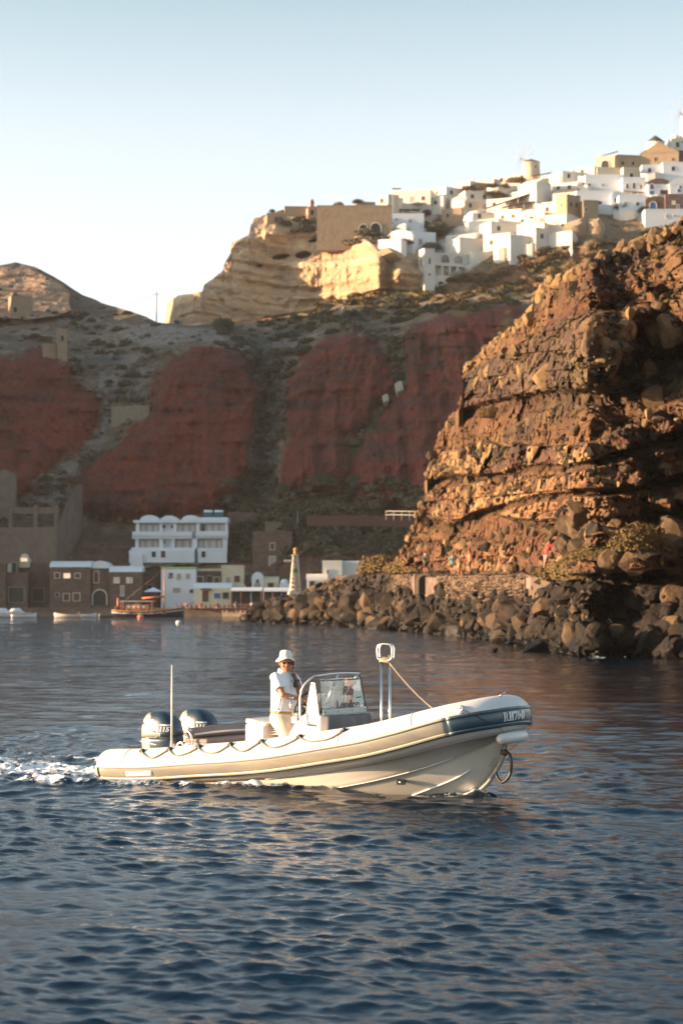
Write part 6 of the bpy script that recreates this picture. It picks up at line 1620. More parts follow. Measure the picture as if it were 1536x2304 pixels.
mb = MB(); mb.add([(-1.6, -1.4, -.45), (1.6, -1.4, -.45), (1.6, 1.4, -.45), (-1.6, 1.4, -.45), (0, 0, .35), (0, 0, .2)], [(0, 1, 4), (1, 2, 4), (2, 3, 4), (3, 0, 4), (1, 0, 5), (2, 1, 5), (3, 2, 5), (0, 3, 5)]); mb.build('canopy', M_wh2, o)
mb = MB(); mb.cyl((0, 0, -2.9), (0, 0, .3), .05); mb.build('pole', M_brn, o)
# cafe tables and chairs along the quay
def table_set():
    o = empty('cafe_table', (0, 0, 0)); mb = MB(); mb.box((0, 0, .74), (.8, .8, .05)); mb.build('tabletop', M_wc, o)
    for sx in (-1, 1):
        for sy in (-1, 1): mb = MB(); mb.cyl((sx * .33, sy * .33, 0), (sx * .33, sy * .33, .72), .03, n=6); mb.build('leg', M_brn, o)
    return o
def chair():
    o = empty('cafe_chair', (0, 0, 0)); mb = MB(); mb.box((0, 0, .45), (.44, .44, .06)); mb.build('seat', M_redc, o)
    mb = MB(); mb.box((0, .21, .72), (.44, .05, .5)); mb.build('backrest', M_redc, o)
    for sx in (-1, 1):
        for sy in (-1, 1): mb = MB(); mb.cyl((sx * .19, sy * .19, 0), (sx * .19, sy * .19, .45), .025, n=6); mb.build('leg', M_redc, o)
    return o
M_redc = mat('chair_red', (.30, .045, .025), rough=.5)
T0, C0 = table_set(), chair()
first = [True, True]
for i in range(17):
    px = 405 + i * 10.5; Y = 335.5 - i * .45; p = A(px, 1370, Y); p.z = 1.26
    t = T0 if first[0] else copy_tree(T0); first[0] = False; t.location = p; tag(t, 'small square cafe table with white top in the row along the quay edge', 'table', 'cafe tables along the quay')
    for dx, rz in ((-.62, 90), (.62, -90)):
        c = C0 if first[1] else copy_tree(C0); first[1] = False; c.location = p + Vector((dx * .62, .0, 0)); c.rotation_euler.z = R(rz); tag(c, 'small red cafe chair drawn up to the tables along the quay edge', 'chair', 'red cafe chairs along the quay')
# poles
def pole(px, pyt, pyb, Y, r, m, label, cross=None):
    b = A(px, pyb, Y); t = A(px, pyt, Y); o = empty('pole', b, 0, label, 'pole'); h = t.z - b.z
    mb = MB(); mb.cyl((0, 0, -.5), (0, 0, h), r, r * .7, 8); mb.build('shaft', m, o)
    if cross: mb = MB(); mb.box((0, -.05, h - .6), (cross, .1, .1)); mb.build('crossarm', m, o)
    return o, t
o1, t1 = pole(352, 656, 724, Ybay(352, 722) + 2, .14, mat('pole_grey', (.22, .22, .22)), 'thin grey utility pole standing against the sky on the saddle', 1.4)
mb = MB(); a, b_ = t1 - Vector((.6, 0, .6)), A(150, 712, 470); mb.ring([a.lerp(b_, q / 12) - Vector((0, 0, 1.5 * math.sin(math.pi * q / 12))) for q in range(13)], .03, 4); tag(mb.build('power_line', M_black), 'thin power line sagging left from the utility pole on the saddle', 'cable')
pole(669, 1150, 1182, 362, .08, M_shade, 'thin pale post on the terrace behind the stone warehouse')
pole(293, 1286, 1346, 341, .07, M_brn, 'thin brown mast in front of the barrel-roofed stone house')
pole(134, 1183, 1262, 354, .06, M_stone, 'thin dark post on the terrace at the left')
mb = MB()
for py in (1150, 1158):
    a, b_ = A(868, py, 330), A(956, py + 1, 318); mb.ring([a, b_], .06, 5)
for q in range(6):
    p = A(868 + q * 17.6, 1149, 330 - q * 2.4); mb.cyl(p - Vector((0, 0, 1.6)), p, .05, n=5)
tag(mb.build('handrail', M_shade), 'pale double handrail along the path at the foot of the fourth red bluff', 'railing')
# blue box on the saddle
mb = MB(); p = A(398, 728, 477); mb.box((p.x, p.y, p.z + .2), (1.2, .8, .9)); mb.box((p.x, p.y, p.z + .72), (1.3, .9, .12)); tag(mb.build('blue_bin', mat('bin_blue', (.02, .04, .12))), 'small dark blue bin on the saddle beside the pale cliff end', 'bin')

# stone parapet with arched niche on the spit
def spit_wall():
    Y0 = Yhead(955, 1330)
    top = [(884, 1294), (915, 1292), (950, 1293), (1040, 1294), (1110, 1293), (1180, 1292)]
    yy = [min(Yhead(px, py + 12), Yhead(px, py + 30)) - 1.0 for px, py in top]
    secs = []
    for (px, py), y in zip(top, yy):
        p = A(px, py, y); secs.append([p + Vector((0, 0, -1.4)), p + Vector((0, 0, .12 * math.sin(px * .7))), p + Vector((0, .8, 0)), p + Vector((0, .8, -1.4))])
    q = random.Random(9); it = []; nx = A(955, 1336, min(yy[2], Yhead(950, 1334), Yhead(962, 1330)) - .8)
    for i in range(len(secs) - 1):          # dry-stone courses
        t0, t1 = secs[i][1], secs[i + 1][1]; Ls = (t1 - t0).length; n = max(1, int(Ls / .42))
        for r_ in range(9):
            for j in range(n):
                p = t0.lerp(t1, (j + .5 * (r_ % 2) + q.uniform(-.3, .3)) / n); V, Fc = ROCKS[8 + q.randrange(6)]
                if abs(p.x - nx.x) < .85: continue
                sc_ = q.uniform(.7, 1.35)
                it.append((V, Fc, (.27 * sc_, .22, .145 * sc_), (p.x, p.y + .16 + q.uniform(-.03, .06), p.z - .06 - r_ * .2 + q.uniform(-.05, .05)), q.uniform(-.4, .4)))
    o = merge(it, 'parapet_wall', mat('parapet_stone', (.17, .11, .070), rough=.95, var=.35, vs=1.6, tint=(.06, .043, .033), ts=1.1, tstr=.9)); tag(o, 'rough stone parapet with a pale arched niche along the spit path', 'wall')
    mb = MB(); mb.sweep([[b0 + Vector((0, .2, -.4)), t0 + Vector((0, .2, -.1)), t0 + Vector((0, .9, -.1)), b0 + Vector((0, .9, -.4))] for b0, t0, _, _ in secs], smooth=False); mb.build('rubble_core', M_stone, o)
    c = A(955, 1336, min(yy[2], Yhead(950, 1334), Yhead(962, 1330)) - .8); par = empty('arched_niche', c, 0); par.parent = o
    fr = opening(par, 0, 0, .95, 1.5, 'k', 'f', 1, 1, True, .35)
    fr.data.materials[0] = M_tan; fr.name = 'arch'
    mb = MB(); mb.box((0, .9, .8), (1.75, 1.78, 1.7), taper=1.0); mb.build('surround', M_conc, par, bevel=.05)
spit_wall()
wall_piece('parapet_wall', [(1180, 1292), (1200, 1296), (1240, 1312), (1285, 1334)], Yhead(1180, 1300) - 1, .7, 14, mat('parapet_stone_b', (.10, .066, .045), rough=.95, var=.3, vs=2, bump=.1, bs=4), 'low broken stone wall slanting down beside the path right of the parapet', Y2=Yhead(1285, 1340) - .8, dig=1)
# concrete path end
wall_piece('path_slab', [(1190, 1300), (1240, 1308), (1300, 1326), (1330, 1346)], Yhead(1200, 1304) - .2, 1.8, 4, M_conc, 'flat grey concrete path end behind the slanting wall', 'path', Y2=Yhead(1330, 1350) - .2, dig=.5)

# =============== boats in the harbour
def small_boat(px, py, Y, L_, rz, m, label, name='rowing_boat', cat='boat', cover=None, inside=M_wood, beam=.36, engine=False):
    b = A(px, py, Y); b.z = 0; o = empty(name, b, R(rz), label, cat)
    secs = []; B = L_ * beam / 2
    for i in range(13):
        t = i / 12; x = (t - .5) * L_; w_ = B * (1 - max(0, t - .35) ** 2.2 * 4.1 * .6) * (1 if t > .05 else .9); w_ = max(w_, .03)
        z = .42 + .35 * t ** 3 + .06 * (1 - t) ** 3; kx = .0 + (.25 * t ** 5)
        secs.append([Vector((x, -w_, z)), Vector((x, -w_ * .9, z * .45)), Vector((x - kx * .3, -w_ * .5, -.08)), Vector((x - kx * .5, 0, -.15)), Vector((x - kx * .3, w_ * .5, -.08)), Vector((x, w_ * .9, z * .45)), Vector((x, w_, z)), Vector((x, w_ * .86, z - .02)), Vector((x, w_ * .5, .12)), Vector((x, -w_ * .5, .12)), Vector((x, -w_ * .86, z - .02))])
    mb = MB(); mb.sweep(secs); mb.build('hull', m, o)
    mb = MB(); mb.ring([q[0] + Vector((0, -.02, .01)) for q in secs], .035, 6); mb.ring([q[6] + Vector((0, .02, .01)) for q in secs], .035, 6); mb.build('gunwale', inside, o)
    for x in (-.22, .08):
        mb = MB(); mb.box((x * L_, 0, .34), (.22, B * 1.7, .04)); mb.build('thwart', inside, o)
    if cover:
        mb = MB(); mb.sweep([[Vector((x * L_, -B * w_, .5)), Vector((x * L_, -B * w_ * .7, .5 + h_)), Vector((x * L_, B * w_ * .7, .5 + h_)), Vector((x * L_, B * w_, .5))] for x, w_, h_ in ((-.3, .9, .2), (-.2, .9, .85), (.1, .85, .95), (.2, .7, .45), (.38, .4, .1))]); mb.build('cabin', cover, o)
    if engine:
        mb = MB(); mb.box((-.53 * L_, 0, .6), (.25, .28, .5)); mb.box((-.53 * L_, 0, .1), (.12, .12, .8)); mb.build('outboard', M_engd2, o, bevel=.04)
    return o
M_engd2 = mat('motor_grey', (.2, .2, .2), rough=.4)
small_boat(2, 1376, 322, 6.5, 0, M_wh2, 'white cabin motorboat cut by the left edge of the photo', 'motorboat', cover=M_wh2, engine=True)
small_boat(54, 1376, 316, 4.0, 4, M_wh2, 'small white rowing boat right of the cabin motorboat')
small_boat(38, 1370, 326, 4.5, 10, M_wh2, 'white boat with a low cover moored behind the small rowing boat', cover=M_wh2, beam=.4)
small_boat(152, 1378, 318, 4.3, 184, M_wh, 'white rowing boat with a sunlit bow, alone before the stone house', beam=.36)
small_boat(198, 1375, 322, 2.8, 0, M_wh2, 'short white dinghy touching the rowing boat before the stone house', 'dinghy', beam=.5, engine=True)
small_boat(240, 1376, 324, 2.6, 10, mat('dinghy_teal', (.16, .22, .2)), 'small dull green dinghy at the stern of the wooden boat', 'dinghy', beam=.5)
def caique():
    Y = 322; b = A(333, 1381, Y); b.z = 0; L_ = 11.6; o = empty('wooden_sailing_boat', b, R(-3), 'wooden sailing boat with dark hull and orange masts moored at the restaurant quay', 'sailing boat')
    secs = []; band_ = []
    for i in range(17):
        t = i / 16; x = (t - .5) * L_; w_ = 1.65 * (1 - abs(t * 2 - .9) ** 2.4 * .8); w_ = max(w_, .08)
        sh = .95 + .75 * max(0, t - .45) ** 1.5 * 2.2 + .45 * max(0, .3 - t) * 1.6
        xo = .6 * max(0, t - .8) * 2 * sh * .3
        secs.append([Vector((x + xo, -w_, sh)), Vector((x + xo * .6, -w_ * .96, sh * .55)), Vector((x, -w_ * .7, .05)), Vector((x, 0, -.3)), Vector((x, w_ * .7, .05)), Vector((x + xo * .6, w_ * .96, sh * .55)), Vector((x + xo, w_, sh)), Vector((x + xo, w_ * .9, sh - .25)), Vector((x + xo, -w_ * .9, sh - .25))])
        band_.append((x + xo, w_, sh))
    mb = MB(); mb.sweep(secs); h = mb.build('hull', mat('hull_navy', (.015, .018, .028), rough=.35), o)
    mb = MB()
    for sg in (-1, 1): mb.ring([Vector((x, sg * (w_ + .01), sh - .42)) for x, w_, sh in band_], .07, 6)
    mb.build('wale', M_wc, h)
    mb = MB()
    for sg in (-1, 1): mb.ring([Vector((x, sg * w_, sh - .08)) for x, w_, sh in band_], .13, 6)
    mb.build('bulwark', M_wood, h)
    mb = MB()
    for x in (-4.2, -2.6, -.6, 1.2, 2.8):
        mb2 = MB(); mb2.ring([(x + .24 * math.cos(a * .7), -1.72, .62 + .24 * math.sin(a * .7)) for a in range(9)], .08, 6, closed=True); mb2.build('tyre_fender', M_black, o)
    mb = MB(); mb.box((-1.6, 0, 1.55), (3.6, 1.9, 1.0)); c = mb.build('cabin', M_wood, o, bevel=.06)
    for x in (-3.0, -2.2, -1.4, -.6): mb = MB(); mb.box((x, -.97, 1.65), (.42, .05, .38)); mb.build('window', M_wc, c)
    mb = MB(); mb.box((-1.7, 0, 2.55), (5.4, 2.5, .09)); c = mb.build('sun_canopy', M_wc, o)
    for x in (-4.2, -1.8, .8):
        for y in (-1.1, 1.1): mb = MB(); mb.cyl((x, y, .9), (x, y, 2.52), .05, n=6); mb.build('canopy_post', M_wood, o)
    mm = mat('mast_orange', (.42, .15, .06), rough=.5)
    mb = MB(); mb.cyl((2.6, 0, .9), (2.6, 0, 8.0), .12, .07, 8); m_ = mb.build('mast', mm, o)
    mb = MB(); mb.ring([(2.5, 0, 3.3), (-1.0, 0, 3.05)], [.17, .13], 8); mb.build('furled_sail', mat('sail_orange', (.48, .13, .05), rough=.8), o)
    mb = MB(); mb.cyl((-4.9, 0, 1.1), (-4.9, 0, 3.1), .17, n=8); mb.build('stern_post', mm, o)
    mb = MB(); mb.box((-5.25, 0, .9), (.3, .9, 1.6)); mb.build('rudder', M_wood, o)
    mb = MB(); mb.ring([(5.4, 0, 1.7), (7.4, 0, 2.4)], [.10, .05], 6); mb.build('bowsprit', M_wood, o)
    mb = MB(); mb.cyl((2.6, 0, 7.8), (7.3, 0, 2.4), .02, n=4); mb.build('forestay', M_rope, o)
    mb = MB(); mb.cyl((2.6, 0, 7.8), (-5.1, 0, 1.6), .02, n=4); mb.build('backstay', M_rope, o)
    for x, lab, top in ((-2.9, 'person in white sitting under the canopy of the wooden boat', M_wc),): pass
caique()
for (px, py, r, m, lab) in ((316, 1388, .42, M_orange, 'round orange buoy in front of the wooden sailing boat'), (169, 1383, .30, M_pink, 'pale pink buoy in front of the white rowing boat'), (184, 1383, .26, M_pink, 'smaller pink buoy just right of the pale pink one'), (474, 1381, .36, M_cr, 'cream buoy off the restaurant quay'), (402, 1401, .30, M_wc, 'cream buoy furthest out from the harbour')):
    Y = ground_y(py + 2); b = A(px, py, Y); b.z = .08; o = empty('buoy', b, 0, lab, 'buoy'); mb = MB(); ball(mb, (0, 0, .05), (r * 1.15, r, r * .8), 14); mb.build('float', m, o); mb = MB(); mb.ring([(.06 * math.cos(a), 0, r * .85 + .06 * math.sin(a)) for a in range(6)], .02, 5, closed=True); mb.build('eye', M_black, o)
# =============== the village on the rim
def vh(px0, px1, pyt, pyb, label, m=None, roof='flat', yaw=24, D=None, wins=(), dy=2.0, **k):
    Y = Yvil((px0 + px1) / 2, pyb) - dy
    if yaw and m is None: q_ = (px1 - px0) * .07; px0 -= q_; px1 += q_; D = D or (px1 - px0) / F * Y * 1.1
    return house(px0, px1, pyt, pyb, Y, label, m, roof, yaw, D, 3.5, wins, **k)
w1 = ((.3, .4, .7, 1.0, 'k'),); w2 = ((.25, .4, .7, .9, 'k'), (.68, .4, .7, .9, 'k')); w3 = ((.5, .1, .9, 1.9, 'b'), (.2, .5, .6, .7, 'k')); wl1 = ((.5, .4, .7, .9, 's', 'l'), (.5, .4, .8, .9, 'k'))
# pale retaining wall with arches and the rim left of it
o = vh(712, 882, 463, 530, 'long tan fortress wall with two dark arched openings under the cliff-top church', M_tan, 'flat', 0, 4, ((.62, .02, 2.0, 2.7, 'k', 'f', True), (.785, .0, 2.5, 3.2, 'k', 'f', True)), 1, name='fortress_wall', cat='wall')
vh(640, 714, 466, 484, 'long low tan ruin left of the pink bell gable', M_tan, 'flat', 4, 4, (), 1)
vh(600, 645, 481, 500, 'tan wall remains at the left end of the cliff top', M_tan, 'flat', 4, 3, (), 1)
def church():
    Y = Yvil(702, 478) - 2.5; o = empty('church', A(702, 478, Y), R(14), 'small pink church with a pointed bell gable on the cliff top', 'church'); k = Y / F
    mb = MB(); mb.prism([(-1.1, -2), (-1.1, 1.2), (0, 2.3), (1.1, 1.2), (1.1, -2)], 'y', 0, 5); mb.build('wall', M_pinkw, o)
    mb = MB(); mb.prism([(-.5, 1.6), (-.5, 2.9), (-.35, 3.2), (0, 3.7), (.35, 3.2), (.5, 2.9), (.5, 1.6)], 'y', -.12, .3); g = mb.build('bell_gable', M_pinkw, o)
    mb = MB(); mb.prism([(-.2, 2.3), (-.2, 2.8), (0, 3.0), (.2, 2.8), (.2, 2.3)], 'y', -.15, -.11); mb.build('bell_opening', M_hole, g)
    mb = MB(); mb.prism([(1.1, 1.2), (1.1, 1.35), (0, 2.45), (0, 2.3)], 'y', .3, 5); mb.build('roof', M_wh, o)
    opening(o, 0, -.6, .7, 1.3, 'k')
church()
rows = [
 (800, 846, 456, 466, 'low brown flat-roofed hut on the rim right of the pink church', M_tan, 'flat', 10, (), {}),
 (846, 886, 443, 462, 'small white house at the left end of the white ridge houses', None, 'flat', 20, w1, {}),
 (884, 968, 430, 462, 'long white house under a dark reed shade on the left ridge', None, 'flat', 12, ((.2, .3, .8, 1, 'k'), (.5, .2, .9, 1.6, 's'), (.8, .35, .7, .9, 'k')), {'chim': True}),
 (870, 900, 440, 456, 'tiny cream cube in front of the reed-shaded house', M_cr, 'flat', 20, (), {'dy': 4}),
 (968, 1000, 418, 446, 'white bell chapel with round gable standing on the left ridge', None, 'vault', 15, ((.5, .55, .6, .7, 'k'),), {'rise': 1.2}),
 (940, 1000, 446, 470, 'wide white house just below the white bell chapel', None, 'flat', 24, w2, {}),
 (1000, 1046, 424, 446, 'white house with sunlit left wall right of the white bell chapel', None, 'flat', 28, w1, {}),
 (1016, 1060, 410, 436, 'tall white house with a step in its roof on the middle ridge', None, 'flat', 28, ((.6, .5, .5, .6, 'k'),), {'chim': True}),
 (1010, 1052, 436, 470, 'white house with a long sloping side wall on the middle slope', None, 'vaultx', 26, (), {}),
 (1046, 1110, 432, 455, 'long low white house under the row of round golden bushes', None, 'flat', 14, w2, {}),
 (1070, 1112, 405, 422, 'low white ridge house left of the long one by the windmill', None, 'flat', 20, (), {}),
 (1108, 1172, 397, 414, 'long white ridge house immediately left of the first windmill', None, 'flat', 20, w1, {}),
 (1040, 1092, 455, 474, 'low cream house in the gap below the middle ridge', M_cr, 'flat', 20, w1, {}),
 (1092, 1165, 448, 470, 'white terrace house under the left end of the brown sloping pergola', None, 'flat', 20, w2, {}),
 (1150, 1204, 432, 462, 'white house behind the brown sloping pergola', None, 'flat', 20, w1, {}),
 (1200, 1246, 412, 462, 'big white gable house, brightest and tallest below the first windmill', None, 'gable', 40, (), {}),
 (1216, 1262, 397, 416, 'white house just right of the first windmill', None, 'flat', 20, w1, {}),
 (1240, 1300, 404, 432, 'white vault-roofed house right of the big white gable house', None, 'vaultx', 20, w2, {}),
 (1262, 1316, 388, 408, 'small white ridge house with a thatched terrace above it', None, 'flat', 20, w1, {'chim': True}),
 (1296, 1338, 376, 398, 'white stepped house on the ridge left of the tan arcade', None, 'flat', 22, w1, {}),
 (1290, 1322, 420, 442, 'white cube between the vault-roofed house and the bluish house', None, 'flat', 26, w1, {}),
 (1060, 1118, 468, 498, 'domed white chapel at the top of the lower white cluster', None, 'dome', 22, w1, {}),
 (1050, 1124, 496, 522, 'broad white house below the domed white chapel', None, 'flat', 24, wl1, {}),
 (1000, 1072, 520, 548, 'white house with sloping roof above the arcaded palace', None, 'vaultx', 20, w1, {}),
 (1030, 1110, 538, 562, 'white terrace house directly behind the arcaded palace', None, 'flat', 22, (), {}),
 (1110, 1174, 474, 502, 'white house with two brown windows left of the arched one', None, 'flat', 22, ((.3, .4, .8, .9, 'n'), (.7, .4, .8, .9, 'n')), {}),
 (1164, 1226, 470, 504, 'white vaulted house with a small arched window in its gable', None, 'vault', 20, ((.5, .3, 1.1, 1.3, 'k', 'f', True), (.15, .35, .6, .7, 'k')), {'rise': 1.6}),
 (1100, 1166, 502, 530, 'low white house with sunlit left wall under the brown-windowed one', None, 'flat', 26, w1, {}),
 (1160, 1226, 504, 536, 'long white house under the vaulted one with the arched window', None, 'flat', 22, w2, {}),
 (1084, 1150, 528, 562, 'white house with a cream garden wall at the lower edge of the village', None, 'flat', 24, w1, {}),
 (1146, 1210, 532, 564, 'lowest white house with a dark doorway above the green shrubs', None, 'flat', 18, ((.7, .05, .9, 1.8, 'k'),), {}),
 (1216, 1262, 456, 486, 'small white house left of the tan ruin', None, 'flat', 22, w1, {}),
 (1224, 1276, 484, 520, 'white house with a pale shutter below the tan ruin', None, 'flat', 26, ((.6, .45, .8, .9, 's'),), {}),
 (1200, 1256, 516, 550, 'white block stepping down toward the sunlit tan rock', None, 'flat', 30, w1, {}),
 (1240, 1296, 432, 460, 'white house with straw-coloured roof terrace above the tan ruin', None, 'flat', 20, w1, {'rm': M_thatch}),
 (1228, 1290, 524, 548, 'low white shed at the foot of the sunlit tan rock', None, 'flat', 30, (), {}),
 (1316, 1404, 394, 430, 'long bluish-white house in shade below the tan arcade', M_wh2, 'flat', 0, ((.1, .3, .6, .7, 'k'), (.45, .35, .6, .5, 's')), {}),
 (1296, 1380, 430, 466, 'white house under a brown pergola with dark furniture on its terrace', M_wh2, 'flat', 0, ((.55, .1, 2.4, 1.1, 'k'),), {}),
 (1400, 1452, 400, 436, 'white house with three oxblood windows and a red-brown balcony', M_wh2, 'flat', 0, ((.2, .35, .6, 1.2, 'r'), (.5, .35, .6, 1.4, 'r'), (.8, .35, .5, 1.0, 'r')), {}),
 (1372, 1412, 430, 462, 'small white house between the pergola house and the oxblood-windowed one', M_wh2, 'vault', 10, w1, {}),
 (1392, 1452, 440, 478, 'white house with two grey windows below the red-brown balcony', M_wh2, 'flat', 0, ((.25, .45, .7, .8, 's'), (.7, .45, .6, .7, 'k')), {}),
 (1340, 1400, 378, 396, 'long cream terrace wall under the dark arch', M_cr, 'flat', 8, (), {}),
 (1400, 1440, 378, 402, 'cream house with a small dark arched door beside the tan arcade', M_cr, 'flat', 8, ((.5, .1, 1.0, 1.3, 'k', 'f', True),), {}),
 (1336, 1386, 352, 386, 'tan arcade building with one big dark arch near the ridge', M_cr, 'flat', 16, ((.5, .1, 2.0, 2.6, 'k', 'f', True),), {}),
 (1384, 1444, 350, 384, 'tan long-roofed captain house left of the tan gable', M_tan, 'flat', 10, w2, {}),
 (1436, 1530, 342, 380, 'big tan gable house with one dark window below the dark-coned windmill', M_tan, 'gable', -12, ((.4, .5, .6, .9, 'k'), (.85, .5, .5, .6, 'k')), {}),
 (1524, 1580, 340, 370, 'brown flat-roofed house at the right edge below the ridge', M_stone, 'flat', 0, (), {}),
 (1444, 1500, 372, 396, 'shaded bluish-white house below the big tan gable', M_wh2, 'flat', 0, w1, {}),
 (1490, 1570, 366, 394, 'long shaded bluish-white house at the right edge under the brown one', M_wh2, 'flat', 0, w1, {}),
 (1456, 1508, 400, 444, 'white house with blue arched door and blue window', M_wh2, 'vault', 0, ((.2, .62, 1.1, 1.3, 'b', 'f', True), (.2, .22, 1.2, 1.0, 'b'), (.72, .22, 1.9, 1.1, 'k')), {'rise': 1.4, 'rm': M_stone}),
 (1506, 1560, 398, 440, 'white vaulted house with two blue windows at the right edge', M_wh2, 'vault', 0, ((.45, .65, .6, .7, 'b'), (.4, .3, .9, .9, 'b')), {'rise': 1.8}),
 (1452, 1500, 440, 476, 'brown vaulted house with a blue arched door', M_stone, 'vault', 0, ((.35, .1, 1.5, 2.2, 'b', 'f', True),), {'rise': 1.2}),
 (1496, 1560, 438, 476, 'brown stone house with blue railings and two blue windows', M_stone, 'flat', 0, ((.3, .45, .7, .8, 'w'), (.45, .1, .5, 1.4, 'b'), (.75, .55, .9, .9, 'b')), {}),
 (1450, 1560, 472, 500, 'long plain white retaining house front at the bottom right of the village', M_wh2, 'flat', 0, ((.45, .35, .4, .9, 's'), (.62, .5, .8, .3, 's')), {}),
 (876, 954, 482, 508, 'white terrace house under a pale pergola right of the fortress arches', M_wh2, 'flat', 0, ((.2, .5, .7, .5, 's'), (.6, .3, .9, .9, 's')), {}),
 (884, 950, 500, 524, 'white round-shouldered chapel under the pergola house', M_wh2, 'vault', 16, ((.5, .3, .5, .7, 'b'),), {'rise': 1.6, 'dy': 3}),
 (864, 934, 516, 544, 'white vaulted cave house with sloping skirt on the outcrop', M_wh2, 'vault', 16, ((.25, .1, 1.2, 1.0, 'n', 'f', True),), {'rise': 2.0, 'dy': 4}),
 (922, 984, 524, 552, 'white house with one grey door at the right end of the outcrop cluster', M_wh2, 'flat', 14, ((.3, .1, 1.6, 1.3, 's'),), {'dy': 4}),
 (846, 906, 540, 556, 'low white terrace wall at the foot of the outcrop cluster', M_wh2, 'flat', 14, (), {'dy': 5}),
 (990, 1042, 470, 500, 'weathered tan stone house in the shady ravine', M_tan, 'flat', 14, w1, {}),
 (1340, 1398, 462, 476, 'low white wall with a bush above the brown ledge', M_wh2, 'flat', 0, (), {}),
]
for ri, r in enumerate(rows):
    kk = dict(r[9]); vh(r[0], r[1], r[2], r[3], r[4], r[5], r[6], (r[7] if r[7] < 12 or ri % 3 == 0 else -r[7] * 1.3), None, r[8], kk.pop('dy', 2.0), **kk)
# tan ruin and its rock
vh(1268, 1312, 440, 490, 'roofless sunlit tan ruin wall with two window holes', M_tan, 'flat', 34, 4, ((.3, .5, .7, 1.2, 'k'), (.7, .5, .7, 1.2, 'k'), (.5, .5, .7, 1.1, 'n', 'l')), 3)
vh(1310, 1348, 452, 486, 'broken tan wall end right of the roofless ruin', M_tan, 'flat', 10, 3, ((.2, .3, .6, 1.0, 'n'),), 3)
mb = MB(); V, Fc = ROCKS[2]; Yr = Yvil(1300, 530)
o = tag(link('tan_rock', np_mesh('tan_rock', V * np.array([5.4, 4.2, 4.6]), Fc), M_tan), 'large sunlit tan rock block under the roofless ruin', 'rock'); o.location = A(1300, 515, Yr - 1); o.rotation_euler.z = .5
o = tag(link('tan_rock', np_mesh('tan_rock', ROCKS[5][0] * np.array([3.2, 3.0, 4.4]), ROCKS[5][1]), M_tan), 'narrower tan rock leaning right of the sunlit block', 'rock'); o.location = A(1348, 520, Yr - 1)
o = tag(link('tan_rock', np_mesh('tan_rock', ROCKS[3][0] * np.array([4.6, 3.0, 2.2]), ROCKS[3][1]), mat('outcrop_tan', (.36, .255, .155), rough=.95, var=.2, vs=1, bump=.1, bs=2)), 'tan outcrop carrying the white cave houses', 'rock'); o.location = A(878, 572, Yvil(878, 575) - 2)
# arcaded palace with a corner tower
def palace():
    Y = Yvil(1010, 610) - 5; o = empty('palace', A(966, 640, Y), R(20), 'white arcaded palace with a square corner tower at the foot of the village', 'palace'); k = Y / F
    hw = 2.2
    mb = MB(); mb.box((0, 1.9, 81 * k / 2 - 1.5), (2.6, 3.8, 81 * k + 3)); t = mb.build('tower', M_wh, o)
    mb = MB(); mb.box((0, 1.9, 81 * k + .08), (2.8, 4.0, .22)); mb.build('cornice', M_wh, t)
    for z in (2.2, 5.0): opening(t, 0, z, .5, 1.4 if z > 4 else .5, 'n', 'f', 2.6, 3.8)
    opening(t, 1.9, 4.6, .6, 1.8, 'n', 'l', 2.6, 3.8)
    W_ = 12.0; mb = MB(); mb.box((1.3 + W_ / 2 - .02, 5.2, 3.0), (W_, 5, 10.2)); mb.build('wall', M_wh, o)
    for x in (5.2, 8.7): opening(o, x, 6.0 - .0, 2.2, 1.9, 'k', 'f', 0, 0, True).location = (0, 2.72, 0)
    mb = MB(); mb.box((1.3 + W_ / 2, 2.0, 5.2), (W_, 1.3, .35)); mb.build('balcony', M_wh, o)
    for x in (1.9, 3.9, 5.9, 7.9, 9.9, 12.0): mb = MB(); mb.box((x, 1.6, 3.8), (.45, .45, 2.5)); mb.build('column', M_wh, o)
    for x in (2.9, 4.9, 6.9, 8.9): opening(o, x, 2.7, 1.2, 1.5, 's').location = (0, 2.72, 0)
    mb = MB(); mb.box((1.3 + W_ / 2, 1.6, 1.2), (W_, 1.2, 2.8)); mb.build('terrace_wall', M_wh, o)
    mb = MB(); mb.box((1.3 + W_ / 2, 5.2, 8.2), (W_ + .2, 5.2, .3)); mb.build('roof', M_wh, o)
palace()
# pergolas, reed shades
def shade(px0, px1, py0, py1, label, m, dy=4, yaw=10, dep=3.0, post=1.6, Y=None):
    Y = Y or Yvil((px0 + px1) / 2, max(py0, py1)) - dy; a, b = A(px0, py0, Y), A(px1, py1, Y); o = empty('pergola', (a + b) / 2, 0, label, 'pergola')
    d = (b - a) / 2; mb = MB(); t = Vector((0, 0, .16)); n = Vector((0, dep, .25))
    mb.add([-d, d, d + n, -d + n, -d + t, d + t, d + n + t, -d + n + t], [(0, 1, 2, 3), (7, 6, 5, 4), (0, 4, 5, 1), (1, 5, 6, 2), (2, 6, 7, 3), (3, 7, 4, 0)]); mb.build('reed_roof', m, o)
    for q in (-.95, -.3, .35, .95): mb = MB(); p = d * q + Vector((0, .1, 0)); mb.cyl(p - Vector((0, 0, post)), p, .07, n=6); mb.build('post', M_wh, o)
shade(1093, 1200, 468, 432, 'long brown pergola sloping up to the right beside the big gable house', M_brn, 5)
shade(1130, 1202, 466, 452, 'shorter brown pergola below the long sloping one', M_brn, 6)
shade(884, 946, 471, 471, 'flat pale pergola over the terrace right of the fortress arches', M_brn, 4, Y=Yvil(915, 480) - 4)
shade(884, 952, 462, 458, 'dark reed shade spread over the terrace on the left ridge', M_thatch, 3)
shade(1296, 1380, 427, 430, 'thin brown pergola across the shaded white terrace', M_brn, 4)
